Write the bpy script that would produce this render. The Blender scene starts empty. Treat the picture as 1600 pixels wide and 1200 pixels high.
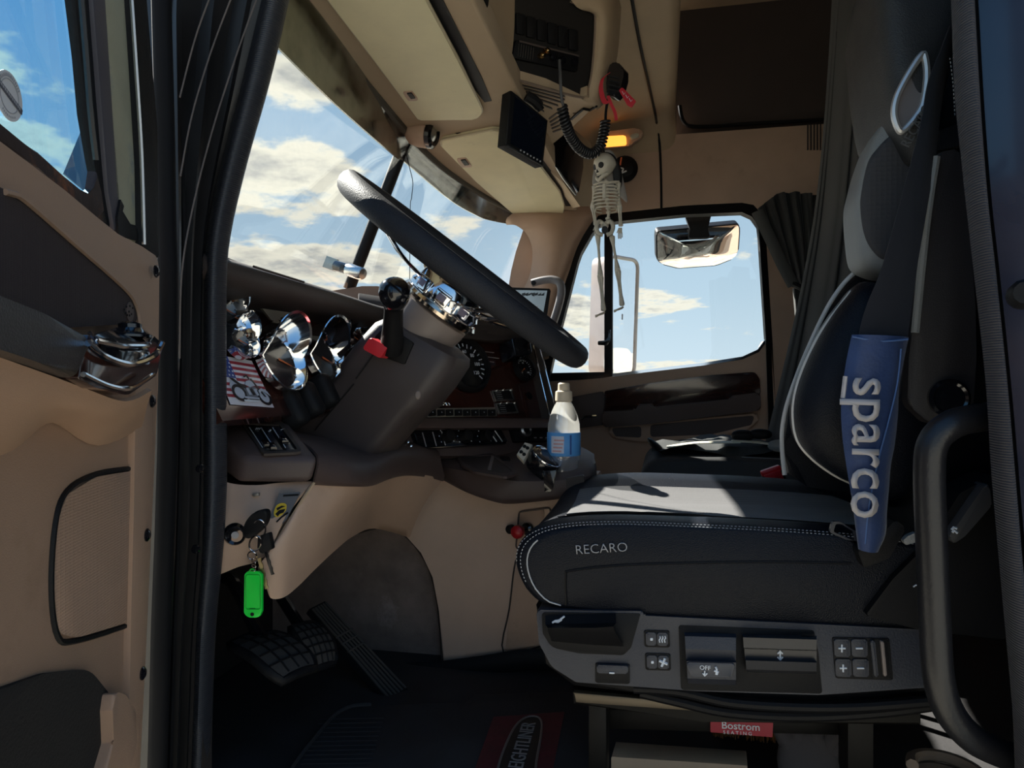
import bpy, bmesh, math, random
from mathutils import Vector, Matrix
from math import sin, cos, pi, radians, sqrt, atan2

SC = bpy.context.scene
COL = SC.collection
# ------------------------------------------------------------------ camera
# truck axes: +X to the rear of the truck, +Y across the cab to the passenger side, +Z up, cab floor at z = 0
FPX = 1110.0; YAW = radians(12); CAMH = 0.64
CA, SA = cos(YAW), sin(YAW)
cam_d = bpy.data.cameras.new('camera'); cam = bpy.data.objects.new('camera', cam_d); COL.objects.link(cam)
cam.location = (0, 0, CAMH); cam.rotation_euler = (pi/2, 0, YAW)
cam_d.sensor_width = 36; cam_d.lens = 36*FPX/1600; cam_d.clip_start = 0.02; cam_d.clip_end = 1000
SC.camera = cam
# ------------------------------------------------------------------ view
SC.view_settings.view_transform = 'Standard'; SC.view_settings.look = 'None'
SC.view_settings.exposure = 0.80; SC.view_settings.gamma = 1.0; SC.view_settings.use_curve_mapping = False
# ------------------------------------------------------------------ sky and sun
SUN_DIR = Vector((-0.635, 0.428, 0.643)).normalized()      # towards the sun: ahead of the truck, passenger side
world = bpy.data.worlds.new('sky'); SC.world = world; world.use_nodes = True
wt = world.node_tree; wt.nodes.clear()
def wn(t, **k):
    n = wt.nodes.new(t)
    for a, v in k.items(): setattr(n, a, v)
    return n
def wl(a, b): wt.links.new(a, b)
def wmath(op, a, b=None, clamp=False):
    n = wn('ShaderNodeMath', operation=op, use_clamp=clamp)
    for i, v in enumerate((a, b)):
        if v is None: continue
        if isinstance(v, (int, float)): n.inputs[i].default_value = v
        else: wl(v, n.inputs[i])
    return n.outputs[0]
wo = wn('ShaderNodeOutputWorld'); wb = wn('ShaderNodeBackground'); wl(wb.outputs[0], wo.inputs[0])
tc = wn('ShaderNodeTexCoord'); nv = wn('ShaderNodeVectorMath', operation='NORMALIZE'); wl(tc.outputs['Generated'], nv.inputs[0])
sp = wn('ShaderNodeSeparateXYZ'); wl(nv.outputs[0], sp.inputs[0])
ramp = wn('ShaderNodeValToRGB'); wl(sp.outputs[2], ramp.inputs[0])
cr_ = ramp.color_ramp
cr_.elements[0].position = 0.0; cr_.elements[0].color = (0.58, 0.70, 0.79, 1)
cr_.elements[1].position = 0.75; cr_.elements[1].color = (0.10, 0.26, 0.54, 1)
for p_, c_ in ((0.12, (0.45, 0.59, 0.71, 1)), (0.30, (0.32, 0.47, 0.63, 1)), (0.45, (0.19, 0.38, 0.62, 1))):
    e = cr_.elements.new(p_); e.color = c_
# clouds: fractal noise on a flat layer overhead
zz = wmath('ADD', wmath('MAXIMUM', sp.outputs[2], 0.0), 0.16)
cx = wmath('DIVIDE', sp.outputs[0], zz); cy = wmath('DIVIDE', sp.outputs[1], zz)
cv = wn('ShaderNodeCombineXYZ'); wl(cx, cv.inputs[0]); wl(cy, cv.inputs[1]); cv.inputs[2].default_value = 3.7
n1 = wn('ShaderNodeTexNoise'); wl(cv.outputs[0], n1.inputs['Vector'])
n1.inputs['Scale'].default_value = 1.15; n1.inputs['Detail'].default_value = 9; n1.inputs['Roughness'].default_value = 0.58; n1.inputs['Distortion'].default_value = 0.25
n2 = wn('ShaderNodeTexNoise'); wl(cv.outputs[0], n2.inputs['Vector'])
n2.inputs['Scale'].default_value = 4.6; n2.inputs['Detail'].default_value = 7; n2.inputs['Roughness'].default_value = 0.6
SKYBIAS = []
def sky_mask(px, py, w, h, strength):
    """a cloud bank in one direction of the sky: soft ellipse around a direction"""
    r = (px-800)/FPX; u = (600-py)/FPX
    d = Vector((CA*r-SA, SA*r+CA, u)).normalized()
    rt = Vector((d.y, -d.x, 0)).normalized(); up = rt.cross(d)
    a = wn('ShaderNodeVectorMath', operation='DOT_PRODUCT'); wl(nv.outputs[0], a.inputs[0]); a.inputs[1].default_value = rt
    b = wn('ShaderNodeVectorMath', operation='DOT_PRODUCT'); wl(nv.outputs[0], b.inputs[0]); b.inputs[1].default_value = up
    c = wn('ShaderNodeVectorMath', operation='DOT_PRODUCT'); wl(nv.outputs[0], c.inputs[0]); c.inputs[1].default_value = d
    q = wmath('ADD', wmath('POWER', wmath('ABSOLUTE', wmath('DIVIDE', a.outputs['Value'], w/FPX)), 2.0), wmath('POWER', wmath('ABSOLUTE', wmath('DIVIDE', b.outputs['Value'], h/FPX)), 2.0))
    m = wmath('MULTIPLY', wmath('SUBTRACT', 1.0, q, True), wmath('GREATER_THAN', c.outputs['Value'], 0.0))
    SKYBIAS.append(wmath('MULTIPLY', m, strength))
sky_mask(430, 285, 170, 85, 0.42); sky_mask(530, 330, 70, 30, 0.3); sky_mask(460, 420, 260, 62, 0.42); sky_mask(430, 110, 110, 60, 0.30)
sky_mask(730, 360, 95, 40, 0.36); sky_mask(700, 420, 60, 55, 0.30); sky_mask(815, 375, 45, 45, 0.28)
sky_mask(1010, 470, 130, 26, 0.22); sky_mask(1060, 575, 180, 18, 0.28); sky_mask(900, 470, 60, 130, 0.18)
sky_mask(90, 235, 70, 55, 0.16); sky_mask(60, 70, 120, 30, 0.10)
bias = SKYBIAS[0]
for s_ in SKYBIAS[1:]: bias = wmath('MAXIMUM', bias, s_)
dens = wmath('ADD', wmath('ADD', n1.outputs[0], wmath('MULTIPLY', wmath('SUBTRACT', n2.outputs[0], 0.5), 0.80)), bias)
mr = wn('ShaderNodeMapRange', interpolation_type='SMOOTHSTEP'); wl(dens, mr.inputs[0]); mr.inputs[1].default_value = 0.64; mr.inputs[2].default_value = 0.78
# thick parts of the cloud are greyer than their sunlit rims
mr2 = wn('ShaderNodeMapRange', interpolation_type='SMOOTHSTEP'); wl(dens, mr2.inputs[0]); mr2.inputs[1].default_value = 0.76; mr2.inputs[2].default_value = 1.04
mr2.inputs[3].default_value = 0.0; mr2.inputs[4].default_value = 1.0
cc = wn('ShaderNodeMix', data_type='RGBA'); wl(mr2.outputs[0], cc.inputs[0]); cc.inputs[6].default_value = (0.86, 0.81, 0.68, 1); cc.inputs[7].default_value = (0.36, 0.37, 0.38, 1)
mixc = wn('ShaderNodeMix', data_type='RGBA'); wl(wmath('MULTIPLY', mr.outputs[0], 0.95), mixc.inputs[0]); wl(ramp.outputs[0], mixc.inputs[6]); wl(cc.outputs[2], mixc.inputs[7])
wl(mixc.outputs[2], wb.inputs[0]); wb.inputs[1].default_value = 0.70
sun_d = bpy.data.lights.new('sun', 'SUN'); sun = bpy.data.objects.new('sun', sun_d); COL.objects.link(sun)
sun_d.energy = 11.0; sun_d.angle = radians(0.6); sun_d.color = (1.0, 0.95, 0.87)
sun.rotation_euler = SUN_DIR.to_track_quat('Z', 'Y').to_euler(); sun.location = SUN_DIR*20

# ------------------------------------------------------------------ helpers
def ray(px, py):
    r = (px-800)/FPX; u = (600-py)/FPX
    return Vector((CA*r-SA, SA*r+CA, u))
CAM = Vector((0, 0, CAMH))
def W(px, py, Y): d = ray(px, py); return CAM + d*(Y/d.y)
def WX(px, py, X): d = ray(px, py); return CAM + d*(X/d.x)
def WZ(px, py, Z): d = ray(px, py); return CAM + d*((Z-CAMH)/d.z)
def WP(px, py, pl): d = ray(px, py); return CAM + d*((pl[0]-CAM).dot(pl[1])/d.dot(pl[1]))
def plane3(a, b, c):
    n = (b-a).cross(c-a).normalized()
    if n.dot(CAM-a) < 0: n = -n
    return (a, n)
def WF(px, py, f): return CAM + ray(px, py)*f
def WFs(pts): return [WF(*p) for p in pts]
def Ws(pts, Y): return [W(p[0], p[1], Y) for p in pts]
def WPs(pts, pl): return [WP(p[0], p[1], pl) for p in pts]
def rp(pts, r=8, n=4):
    """round the corners of a closed 2-D outline; a point may carry its own radius as third value"""
    out = []; m = len(pts)
    for i in range(m):
        p = Vector(pts[i][:2]); rr = pts[i][2] if len(pts[i]) > 2 else r
        a = Vector(pts[i-1][:2])-p; b = Vector(pts[(i+1) % m][:2])-p
        if rr <= 0 or a.length < 1e-6 or b.length < 1e-6: out.append(tuple(p)); continue
        ang = a.angle(b, pi); l = min(rr/max(math.tan(ang/2), 0.05), a.length*.48, b.length*.48)
        s = p+a.normalized()*l; e = p+b.normalized()*l
        for k in range(n+1):
            t = k/n; out.append(tuple(s*(1-t)**2+p*2*t*(1-t)+e*t*t))
    return out
def cr(pts, n=6, closed=False):
    """Catmull-Rom through points of any dimension"""
    P = [Vector(p) for p in pts]; m = len(P); out = []
    rng = range(m) if closed else range(m-1)
    for i in rng:
        if closed: p0, p1, p2, p3 = P[i-1], P[i], P[(i+1) % m], P[(i+2) % m]
        else: p0, p1, p2, p3 = P[max(i-1, 0)], P[i], P[i+1], P[min(i+2, m-1)]
        for k in range(n):
            t = k/n
            out.append(0.5*((2*p1)+(p2-p0)*t+(2*p0-5*p1+4*p2-p3)*t*t+(3*p1-p0-3*p2+p3)*t**3))
    if not closed: out.append(P[-1])
    return out
def resample(pts, n, closed=False):
    P = [Vector(p) for p in pts]
    if closed: P = P+[P[0]]
    L = [0]
    for a, b in zip(P, P[1:]): L.append(L[-1]+(b-a).length)
    out = []; j = 0
    for k in range(n):
        s = L[-1]*k/(n if closed else n-1)
        while j < len(L)-2 and L[j+1] < s: j += 1
        t = (s-L[j])/max(L[j+1]-L[j], 1e-9); out.append(P[j].lerp(P[j+1], min(max(t, 0), 1)))
    return out
ORG = {}
def put(name, bm_or_me, mat, parent=None, label=None, cat=None, group=None, kind=None, smooth=35, origin=None):
    if isinstance(bm_or_me, bmesh.types.BMesh):
        bm = bm_or_me; me = bpy.data.meshes.new(name)
        bmesh.ops.recalc_face_normals(bm, faces=bm.faces[:]); bm.to_mesh(me); bm.free()
    else: me = bm_or_me
    if smooth:
        me.polygons.foreach_set('use_smooth', [True]*len(me.polygons)); me.set_sharp_from_angle(angle=radians(smooth))
    if origin is None:
        vs = [v.co for v in me.vertices]
        origin = Vector([(min(v[i] for v in vs)+max(v[i] for v in vs))/2 for i in range(3)])
        if parent is None: origin.z = min(v.z for v in vs)
    me.transform(Matrix.Translation(-origin))
    for m in (mat if isinstance(mat, (list, tuple)) else [mat]): me.materials.append(m)
    o = bpy.data.objects.new(name, me); COL.objects.link(o); ORG[o.name] = origin
    if parent is not None: o.parent = parent; o.location = origin-ORG[parent.name]
    else: o.location = origin
    tag(o, label, cat, group, kind)
    return o
def tag(o, label=None, cat=None, group=None, kind=None):
    if label: o['label'] = label
    if cat: o['category'] = cat
    if group: o['group'] = group
    if kind: o['kind'] = kind
    return o
def thing(name, label, cat, loc, group=None, kind=None):
    o = bpy.data.objects.new(name, None); COL.objects.link(o); o.location = loc; ORG[o.name] = Vector(loc); o.empty_display_size = .05
    return tag(o, label, cat, group, kind)
def struct(name, loc=(0, 0, 0)): return thing(name, None, None, loc, kind='structure')
# ---- shapes into bmesh
def slab_bm(pts, ext, bevel=0, seg=2, bm=None, both=False):
    """planar outline (3-D points) extruded by the vector ext; front edges bevelled"""
    own = bm is None
    b2 = bmesh.new()
    vs = [b2.verts.new(p) for p in pts]; ws = [b2.verts.new(Vector(p)+ext) for p in pts]
    f = b2.faces.new(vs); b2.faces.new(ws[::-1]); m = len(vs)
    for i in range(m): b2.faces.new((vs[i], ws[i], ws[(i+1) % m], vs[(i+1) % m]))
    if bevel > 0:
        ed = set(f.edges)
        if both: ed |= set(e for e in b2.edges if all(v in ws for v in e.verts))
        bmesh.ops.bevel(b2, geom=list(ed), offset=bevel, segments=seg, profile=0.5, affect='EDGES', clamp_overlap=True)
    if own: return b2
    me = bpy.data.meshes.new('t'); b2.to_mesh(me); b2.free(); bm.from_mesh(me); bpy.data.meshes.remove(me)
    return bm
def slab(name, pts, ext, mat, parent=None, bevel=0, seg=2, both=False, **k):
    return put(name, slab_bm(pts, Vector(ext), bevel, seg, both=both), mat, parent, **k)
def box_bm(c, sx, sy, sz, rot=None, bevel=0, seg=2, bm=None):
    own = bm is None
    b2 = bmesh.new(); bmesh.ops.create_cube(b2, size=1); 
    for v in b2.verts: v.co = Vector((v.co.x*sx, v.co.y*sy, v.co.z*sz))
    if bevel > 0: bmesh.ops.bevel(b2, geom=b2.edges[:], offset=bevel, segments=seg, profile=0.5, affect='EDGES', clamp_overlap=True)
    M_ = Matrix.Translation(Vector(c)) @ (rot.to_4x4() if rot else Matrix.Identity(4))
    bmesh.ops.transform(b2, matrix=M_, verts=b2.verts)
    if own: return b2
    me = bpy.data.meshes.new('t'); b2.to_mesh(me); b2.free(); bm.from_mesh(me); bpy.data.meshes.remove(me)
    return bm
def box(name, c, s, mat, parent=None, rot=None, bevel=0, seg=2, **k):
    return put(name, box_bm(c, s[0], s[1], s[2], rot, bevel, seg), mat, parent, **k)
def loft_bm(rows, cu=False, cv=False, cap=False, bm=None):
    """rows: list of equally long point lists; cv closes each row, cu closes the list"""
    bm = bm or bmesh.new(); V = [[bm.verts.new(p) for p in r] for r in rows]; n = len(rows[0])
    for i in range(len(V) if cu else len(V)-1):
        A, B = V[i], V[(i+1) % len(V)]
        for j in range(n if cv else n-1):
            try: bm.faces.new((A[j], A[(j+1) % n], B[(j+1) % n], B[j]))
            except ValueError: pass
    if cap and cv: bm.faces.new(V[0][::-1]); bm.faces.new(V[-1])
    return bm
def loft(name, rows, mat, parent=None, cu=False, cv=False, cap=False, thick=0, **k):
    bm = loft_bm(rows, cu, cv, cap)
    if thick:
        bmesh.ops.recalc_face_normals(bm, faces=bm.faces[:])
        bmesh.ops.solidify(bm, geom=bm.faces[:], thickness=thick)
    return put(name, bm, mat, parent, **k)
def frame_at(t, ref=None):
    t = Vector(t).normalized(); ref = Vector(ref) if ref is not None else (Vector((0, 0, 1)) if abs(t.z) < .9 else Vector((1, 0, 0)))
    u = (ref-t*ref.dot(t)).normalized(); return u, t.cross(u), t
def tube_bm(pts, r, n=8, closed=False, caps=True, bm=None, flat=None, ref=None):
    """r: number or list; flat=(a,b) gives an elliptical/rect section"""
    bm = bm or bmesh.new(); P = [Vector(p) for p in pts]; m = len(P); rows = []; pu = None
    for i in range(m):
        if closed: t = P[(i+1) % m]-P[i-1]
        else: t = P[min(i+1, m-1)]-P[max(i-1, 0)]
        t.normalize()
        if pu is None: u, v, _ = frame_at(t, ref)
        else:
            u = pu-t*pu.dot(t)
            u = u.normalized() if u.length > 1e-6 else frame_at(t)[0]
            v = t.cross(u)
        pu = u; rr = r[i] if isinstance(r, (list, tuple)) else r
        a, b = flat if flat else (1, 1)
        rows.append([P[i]+(u*cos(2*pi*k/n)*a+v*sin(2*pi*k/n)*b)*rr for k in range(n)])
    return loft_bm(rows, cu=closed, cv=True, cap=caps and not closed, bm=bm)
def tube(name, pts, r, mat, parent=None, n=8, closed=False, flat=None, ref=None, **k):
    return put(name, tube_bm(pts, r, n, closed, flat=flat, ref=ref), mat, parent, **k)
def lathe_bm(prof, o, ax, n=24, bm=None, ref=None, sy=1.0):
    """prof: (radius, height) list revolved round axis ax from o"""
    u, v, t = frame_at(ax, ref); o = Vector(o); rows = []
    for r, h in prof: rows.append([o+t*h+(u*cos(2*pi*k/n)+v*sy*sin(2*pi*k/n))*max(r, 1e-5) for k in range(n)])
    bm = loft_bm(rows, cv=True, cap=True, bm=bm)
    return bm
def ringlathe_bm(prof, o, ax, n=32):
    u, v, t = frame_at(ax); o = Vector(o)
    return loft_bm([[o+t*h+(u*cos(2*pi*k/n)+v*sin(2*pi*k/n))*r for k in range(n)] for r, h in prof], cu=True, cv=True)
def lathe(name, prof, o, ax, mat, parent=None, n=24, sy=1.0, ref=None, **k):
    return put(name, lathe_bm(prof, o, ax, n, sy=sy, ref=ref), mat, parent, **k)
def pillow_bm(pts, nrm, front, back, k=3.0, rings=7, bm=None):
    bm = bm or bmesh.new(); P = [Vector(p) for p in pts]; c = sum(P, Vector())/len(P); nrm = Vector(nrm).normalized(); rows = []
    S = [sin(pi/2*(i+.12)/(rings)) for i in range(rings)]
    for s in S: rows.append([c+(p-c)*s-nrm*back*(1-s**k)**(1/k) for p in P])
    rows.append(P)
    for s in S[::-1]: rows.append([c+(p-c)*s+nrm*front*(1-s**k)**(1/k) for p in P])
    return loft_bm(rows, cv=True, cap=True, bm=bm)
def pillow(name, pts, nrm, front, back, mat, parent=None, kk=3.0, **k):
    return put(name, pillow_bm(pts, nrm, front, back, kk), mat, parent, **k)
def ring_bm(outer, inner, ext, n=64, bevel=0):
    O = resample(outer, n, True); I = resample(inner, n, True); ext = Vector(ext)
    # align starts
    s = min(range(n), key=lambda q: sum((O[i]-I[(i+q) % n]).length for i in range(0, n, 4))); I = I[s:]+I[:s]
    return loft_bm([O, I, [p+ext for p in I], [p+ext for p in O]], cu=True, cv=True)
def ring(name, outer, inner, ext, mat, parent=None, n=64, **k): return put(name, ring_bm(outer, inner, ext, n), mat, parent, **k)
def text_bm(s, o, u, v, size, depth=.0004, shear=0, spacing=1.0, bm=None, align='LEFT', sx=1.0, bold=0, fit=None):
    cu_ = bpy.data.curves.new('txt', 'FONT'); cu_.body = s; cu_.size = 1; cu_.extrude = 0; cu_.resolution_u = 3; cu_.align_x = align; cu_.space_character = spacing; cu_.shear = shear; cu_.offset = bold
    to = bpy.data.objects.new('txt', cu_); me = bpy.data.meshes.new_from_object(to)
    bpy.data.objects.remove(to); bpy.data.curves.remove(cu_)
    u = Vector(u).normalized(); v = Vector(v); v = (v-u*v.dot(u)).normalized(); n = u.cross(v)
    b2 = bmesh.new(); b2.from_mesh(me); bpy.data.meshes.remove(me)
    bmesh.ops.remove_doubles(b2, verts=b2.verts[:], dist=1e-5)
    if fit: sx = fit/(max(w.co.x for w in b2.verts)*size)
    r = bmesh.ops.extrude_face_region(b2, geom=b2.faces[:])
    top = [e for e in r['geom'] if isinstance(e, bmesh.types.BMVert)]; tops = set(top)
    for w in b2.verts:
        h = depth if w in tops else 0
        w.co = Vector(o)+u*w.co.x*size*sx+v*w.co.y*size+n*h
    if bm is None: return b2
    me = bpy.data.meshes.new('t'); b2.to_mesh(me); b2.free(); bm.from_mesh(me); bpy.data.meshes.remove(me); return bm
def text(name, s, o, u, v, size, mat, parent=None, **k):
    kk = {q: k.pop(q) for q in list(k) if q in ('depth', 'shear', 'spacing', 'align', 'sx', 'bold', 'fit')}
    return put(name, text_bm(s, o, u, v, size, **kk), mat, parent, smooth=0, **k)
def circ(c, u, v, r, n=24, r2=None):
    c = Vector(c); return [c+Vector(u)*r*cos(2*pi*i/n)+Vector(v)*(r2 or r)*sin(2*pi*i/n) for i in range(n)]
def copy_part(o, parent, world_loc):
    c = o.copy(); COL.objects.link(c); c.parent = parent; ORG[c.name] = Vector(world_loc); c.location = Vector(world_loc)-ORG[parent.name]; return c
# ------------------------------------------------------------------ materials
MATS = {}
def M(name, col, rough=.5, metal=0.0, bump=0.0, bscale=300, var=.08, vscale=9, coat=0.0, spec=.5, sheen=0.0, stain=None, rvar=.06, trans=0, ior=1.45, alpha=1, emit=None, es=1, pattern=None, aniso=1):
    """procedural principled material: colour drift, roughness drift and fine relief from object-space noise"""
    if name in MATS: return MATS[name]
    m = bpy.data.materials.new(name); m.use_nodes = True; t = m.node_tree; b = t.nodes['Principled BSDF']
    b.inputs['Metallic'].default_value = metal; b.inputs['Roughness'].default_value = rough; b.inputs['Coat Weight'].default_value = coat
    b.inputs['Coat Roughness'].default_value = .08; b.inputs['Specular IOR Level'].default_value = spec; b.inputs['IOR'].default_value = ior
    b.inputs['Sheen Weight'].default_value = sheen; b.inputs['Transmission Weight'].default_value = trans; b.inputs['Alpha'].default_value = alpha
    if sheen: b.inputs['Sheen Roughness'].default_value = .5
    tc = t.nodes.new('ShaderNodeTexCoord'); no = t.nodes.new('ShaderNodeTexNoise'); t.links.new(tc.outputs['Object'], no.inputs['Vector'])
    no.inputs['Scale'].default_value = vscale; no.inputs['Detail'].default_value = 5; no.inputs['Roughness'].default_value = .6
    mp = t.nodes.new('ShaderNodeMapRange'); t.links.new(no.outputs[0], mp.inputs[0]); mp.inputs[1].default_value = .3; mp.inputs[2].default_value = .7; mp.inputs[3].default_value = 1-var; mp.inputs[4].default_value = 1+var
    sc = t.nodes.new('ShaderNodeVectorMath'); sc.operation = 'SCALE'; sc.inputs[0].default_value = col[:3]; t.links.new(mp.outputs[0], sc.inputs['Scale'])
    out = sc.outputs[0]
    if stain:      # blotches of dirt with their own colour: (colour, scale, threshold, strength)
        n3 = t.nodes.new('ShaderNodeTexNoise'); t.links.new(tc.outputs['Object'], n3.inputs['Vector']); n3.inputs['Scale'].default_value = stain[1]; n3.inputs['Detail'].default_value = 6; n3.inputs['Roughness'].default_value = .7
        m3 = t.nodes.new('ShaderNodeMapRange'); t.links.new(n3.outputs[0], m3.inputs[0]); m3.inputs[1].default_value = stain[2]; m3.inputs[2].default_value = stain[2]+.15; m3.inputs[4].default_value = stain[3]
        mx = t.nodes.new('ShaderNodeMix'); mx.data_type = 'RGBA'; t.links.new(m3.outputs[0], mx.inputs[0]); t.links.new(out, mx.inputs[6]); mx.inputs[7].default_value = (*stain[0], 1); out = mx.outputs[2]
    t.links.new(out, b.inputs['Base Color'])
    mr = t.nodes.new('ShaderNodeMapRange'); t.links.new(no.outputs[0], mr.inputs[0]); mr.inputs[1].default_value = .3; mr.inputs[2].default_value = .7; mr.inputs[3].default_value = max(rough-rvar, .02); mr.inputs[4].default_value = min(rough+rvar, 1); t.links.new(mr.outputs[0], b.inputs['Roughness'])
    if bump:
        bp = t.nodes.new('ShaderNodeBump'); bp.inputs['Strength'].default_value = bump; bp.inputs['Distance'].default_value = .001
        if pattern == 'weave':
            w1 = t.nodes.new('ShaderNodeTexVoronoi'); w1.inputs['Randomness'].default_value = .15
        elif pattern == 'ribs':
            w1 = t.nodes.new('ShaderNodeTexWave'); w1.bands_direction = 'Z'
        elif pattern == 'ribx':
            w1 = t.nodes.new('ShaderNodeTexWave'); w1.bands_direction = 'X'
        elif pattern == 'grain':
            w1 = t.nodes.new('ShaderNodeTexVoronoi')
        else:
            w1 = t.nodes.new('ShaderNodeTexNoise'); w1.inputs['Detail'].default_value = 3
        t.links.new(tc.outputs['Object'], w1.inputs['Vector']); w1.inputs['Scale'].default_value = bscale
        t.links.new(w1.outputs[0], bp.inputs['Height']); t.links.new(bp.outputs[0], b.inputs['Normal'])
    if emit: b.inputs['Emission Color'].default_value = (*emit, 1); b.inputs['Emission Strength'].default_value = es
    MATS[name] = m; return m
def glassmat(name, col, alpha_tint=.9, rough=.0, refl=1.45):
    """thin pane: mostly transparent, mirror reflection by Fresnel"""
    if name in MATS: return MATS[name]
    m = bpy.data.materials.new(name); m.use_nodes = True; t = m.node_tree; t.nodes.clear()
    o = t.nodes.new('ShaderNodeOutputMaterial'); mx = t.nodes.new('ShaderNodeMixShader'); fr = t.nodes.new('ShaderNodeFresnel'); fr.inputs[0].default_value = refl
    ge = t.nodes.new('ShaderNodeNewGeometry'); mi = t.nodes.new('ShaderNodeMapRange'); t.links.new(ge.outputs['Backfacing'], mi.inputs[0]); mi.inputs[3].default_value = refl; mi.inputs[4].default_value = 1/refl; t.links.new(mi.outputs[0], fr.inputs[0])   # same Fresnel on both faces of the pane
    tr = t.nodes.new('ShaderNodeBsdfTransparent'); gl = t.nodes.new('ShaderNodeBsdfGlossy'); tr.inputs[0].default_value = (*col, 1); gl.inputs['Roughness'].default_value = rough
    no = t.nodes.new('ShaderNodeTexNoise'); no.inputs['Scale'].default_value = 6; no.inputs['Detail'].default_value = 5
    tcn = t.nodes.new('ShaderNodeTexCoord'); t.links.new(tcn.outputs['Object'], no.inputs['Vector'])
    mr = t.nodes.new('ShaderNodeMapRange'); mr.inputs[1].default_value = .4; mr.inputs[2].default_value = .8; mr.inputs[3].default_value = rough; mr.inputs[4].default_value = rough+.03
    t.links.new(no.outputs[0], mr.inputs[0]); t.links.new(mr.outputs[0], gl.inputs['Roughness'])
    t.links.new(fr.outputs[0], mx.inputs[0]); t.links.new(tr.outputs[0], mx.inputs[1]); t.links.new(gl.outputs[0], mx.inputs[2]); t.links.new(mx.outputs[0], o.inputs[0])
    MATS[name] = m; return m
def woodmat(name, c1, c2, rough=.18):
    if name in MATS: return MATS[name]
    m = M(name, c1, rough, coat=.7); t = m.node_tree; b = t.nodes['Principled BSDF']
    tc = t.nodes.new('ShaderNodeTexCoord'); mp = t.nodes.new('ShaderNodeMapping'); t.links.new(tc.outputs['Object'], mp.inputs[0]); mp.inputs['Scale'].default_value = (6, 6, 26)
    n = t.nodes.new('ShaderNodeTexNoise'); t.links.new(mp.outputs[0], n.inputs['Vector']); n.inputs['Scale'].default_value = 3; n.inputs['Detail'].default_value = 6; n.inputs['Distortion'].default_value = 1.2
    r = t.nodes.new('ShaderNodeValToRGB'); t.links.new(n.outputs[0], r.inputs[0]); r.color_ramp.elements[0].position = .35; r.color_ramp.elements[0].color = (*c1, 1); r.color_ramp.elements[1].position = .7; r.color_ramp.elements[1].color = (*c2, 1)
    t.links.new(r.outputs[0], b.inputs['Base Color']); return m
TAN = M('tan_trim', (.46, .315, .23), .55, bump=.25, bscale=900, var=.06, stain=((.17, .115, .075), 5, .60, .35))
TAND = M('tan_door_trim', (.34, .215, .145), .55, bump=.3, bscale=900, var=.06, stain=((.20, .12, .07), 9, .60, .4))  # same trim as the cab; darker copy evens out stronger light at the door
HEAD = M('headliner', (.40, .30, .20), .75, bump=.25, bscale=700, var=.06)
VISOR = M('visor_vinyl', (.70, .63, .41), .6, bump=.35, bscale=420, var=.06, stain=((.48, .41, .28), 14, .6, .5))
BROWN = M('brown_plastic', (.070, .048, .044), .5, bump=.3, bscale=900, var=.06)
BROWN2 = M('brown_dash_pad', (.036, .027, .024), .6, bump=.35, bscale=700, var=.08)
BROWNF = M('brown_fabric', (.040, .028, .027), .85, bump=.6, bscale=900, pattern='weave')
GREYB = M('grey_brown_neck', (.20, .165, .15), .42, bump=.15, bscale=900)
BLACK = M('black_plastic', (.007, .007, .008), .5, bump=.3, bscale=900, spec=.2)
BLACKG = M('black_gloss', (.006, .006, .008), .12, coat=.6)
RUBBER = M('black_rubber', (.007, .0075, .009), .6, bump=.3, bscale=500, spec=.25)
JAMB = M('black_jamb', (.005, .005, .006), .38, coat=.08, bump=.1, bscale=60, stain=((.03, .028, .025), 12, .62, .5))
LEATHER = M('black_leather', (.005, .0065, .011), .42, bump=.5, bscale=650, pattern='grain', spec=.22)
SEATFAB = M('seat_fabric', (.075, .072, .075), .85, bump=.8, bscale=520, pattern='weave', sheen=.25)
SEATLT = M('seat_light_inlay', (.33, .31, .30), .75, bump=.4, bscale=500, sheen=.2)
CARPET = M('toe_carpet', (.20, .155, .135), .95, bump=.9, bscale=500, var=.25, vscale=14, stain=((.40, .34, .32), 9, .58, .6))
MATRUB = M('floor_rubber', (.032, .030, .031), .8, bump=.5, bscale=150, var=.3, stain=((.05, .045, .04), 20, .68, .5))
CHROME = M('chrome', (.85, .86, .88), .07, metal=1, var=.02, rvar=.03)
STEEL = M('worn_steel', (.45, .45, .45), .35, metal=1)
WOOD = woodmat('burgundy_wood', (.018, .006, .005), (.05, .014, .009))
WHITEP = M('white_print', (.62, .66, .72), .5)
GREYP = M('grey_print', (.33, .33, .35), .5)
CURT = M('black_curtain', (.014, .0145, .0145), .8, bump=.4, bscale=400, sheen=.3)
STITCH = M('stitch_thread', (.42, .42, .42), .7)
GLASS = glassmat('window_glass', (.97, .985, .98))
# ================================================================== SETTING
GRASS = M('dry_grass_ground', (.36, .335, .27), .95, bump=.8, bscale=30, var=.45, vscale=3, stain=((.42, .40, .35), .8, .55, .7))
bm = bmesh.new(); bmesh.ops.create_grid(bm, x_segments=2, y_segments=2, size=150)
for v in bm.verts: v.co.z = -1.25
put('ground', bm, GRASS, kind='structure', smooth=0)
# cab floor
fl = box('floor', (.26, 1.72, -.03), (2.44, 1.90, .06), MATRUB, kind='structure')
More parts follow.
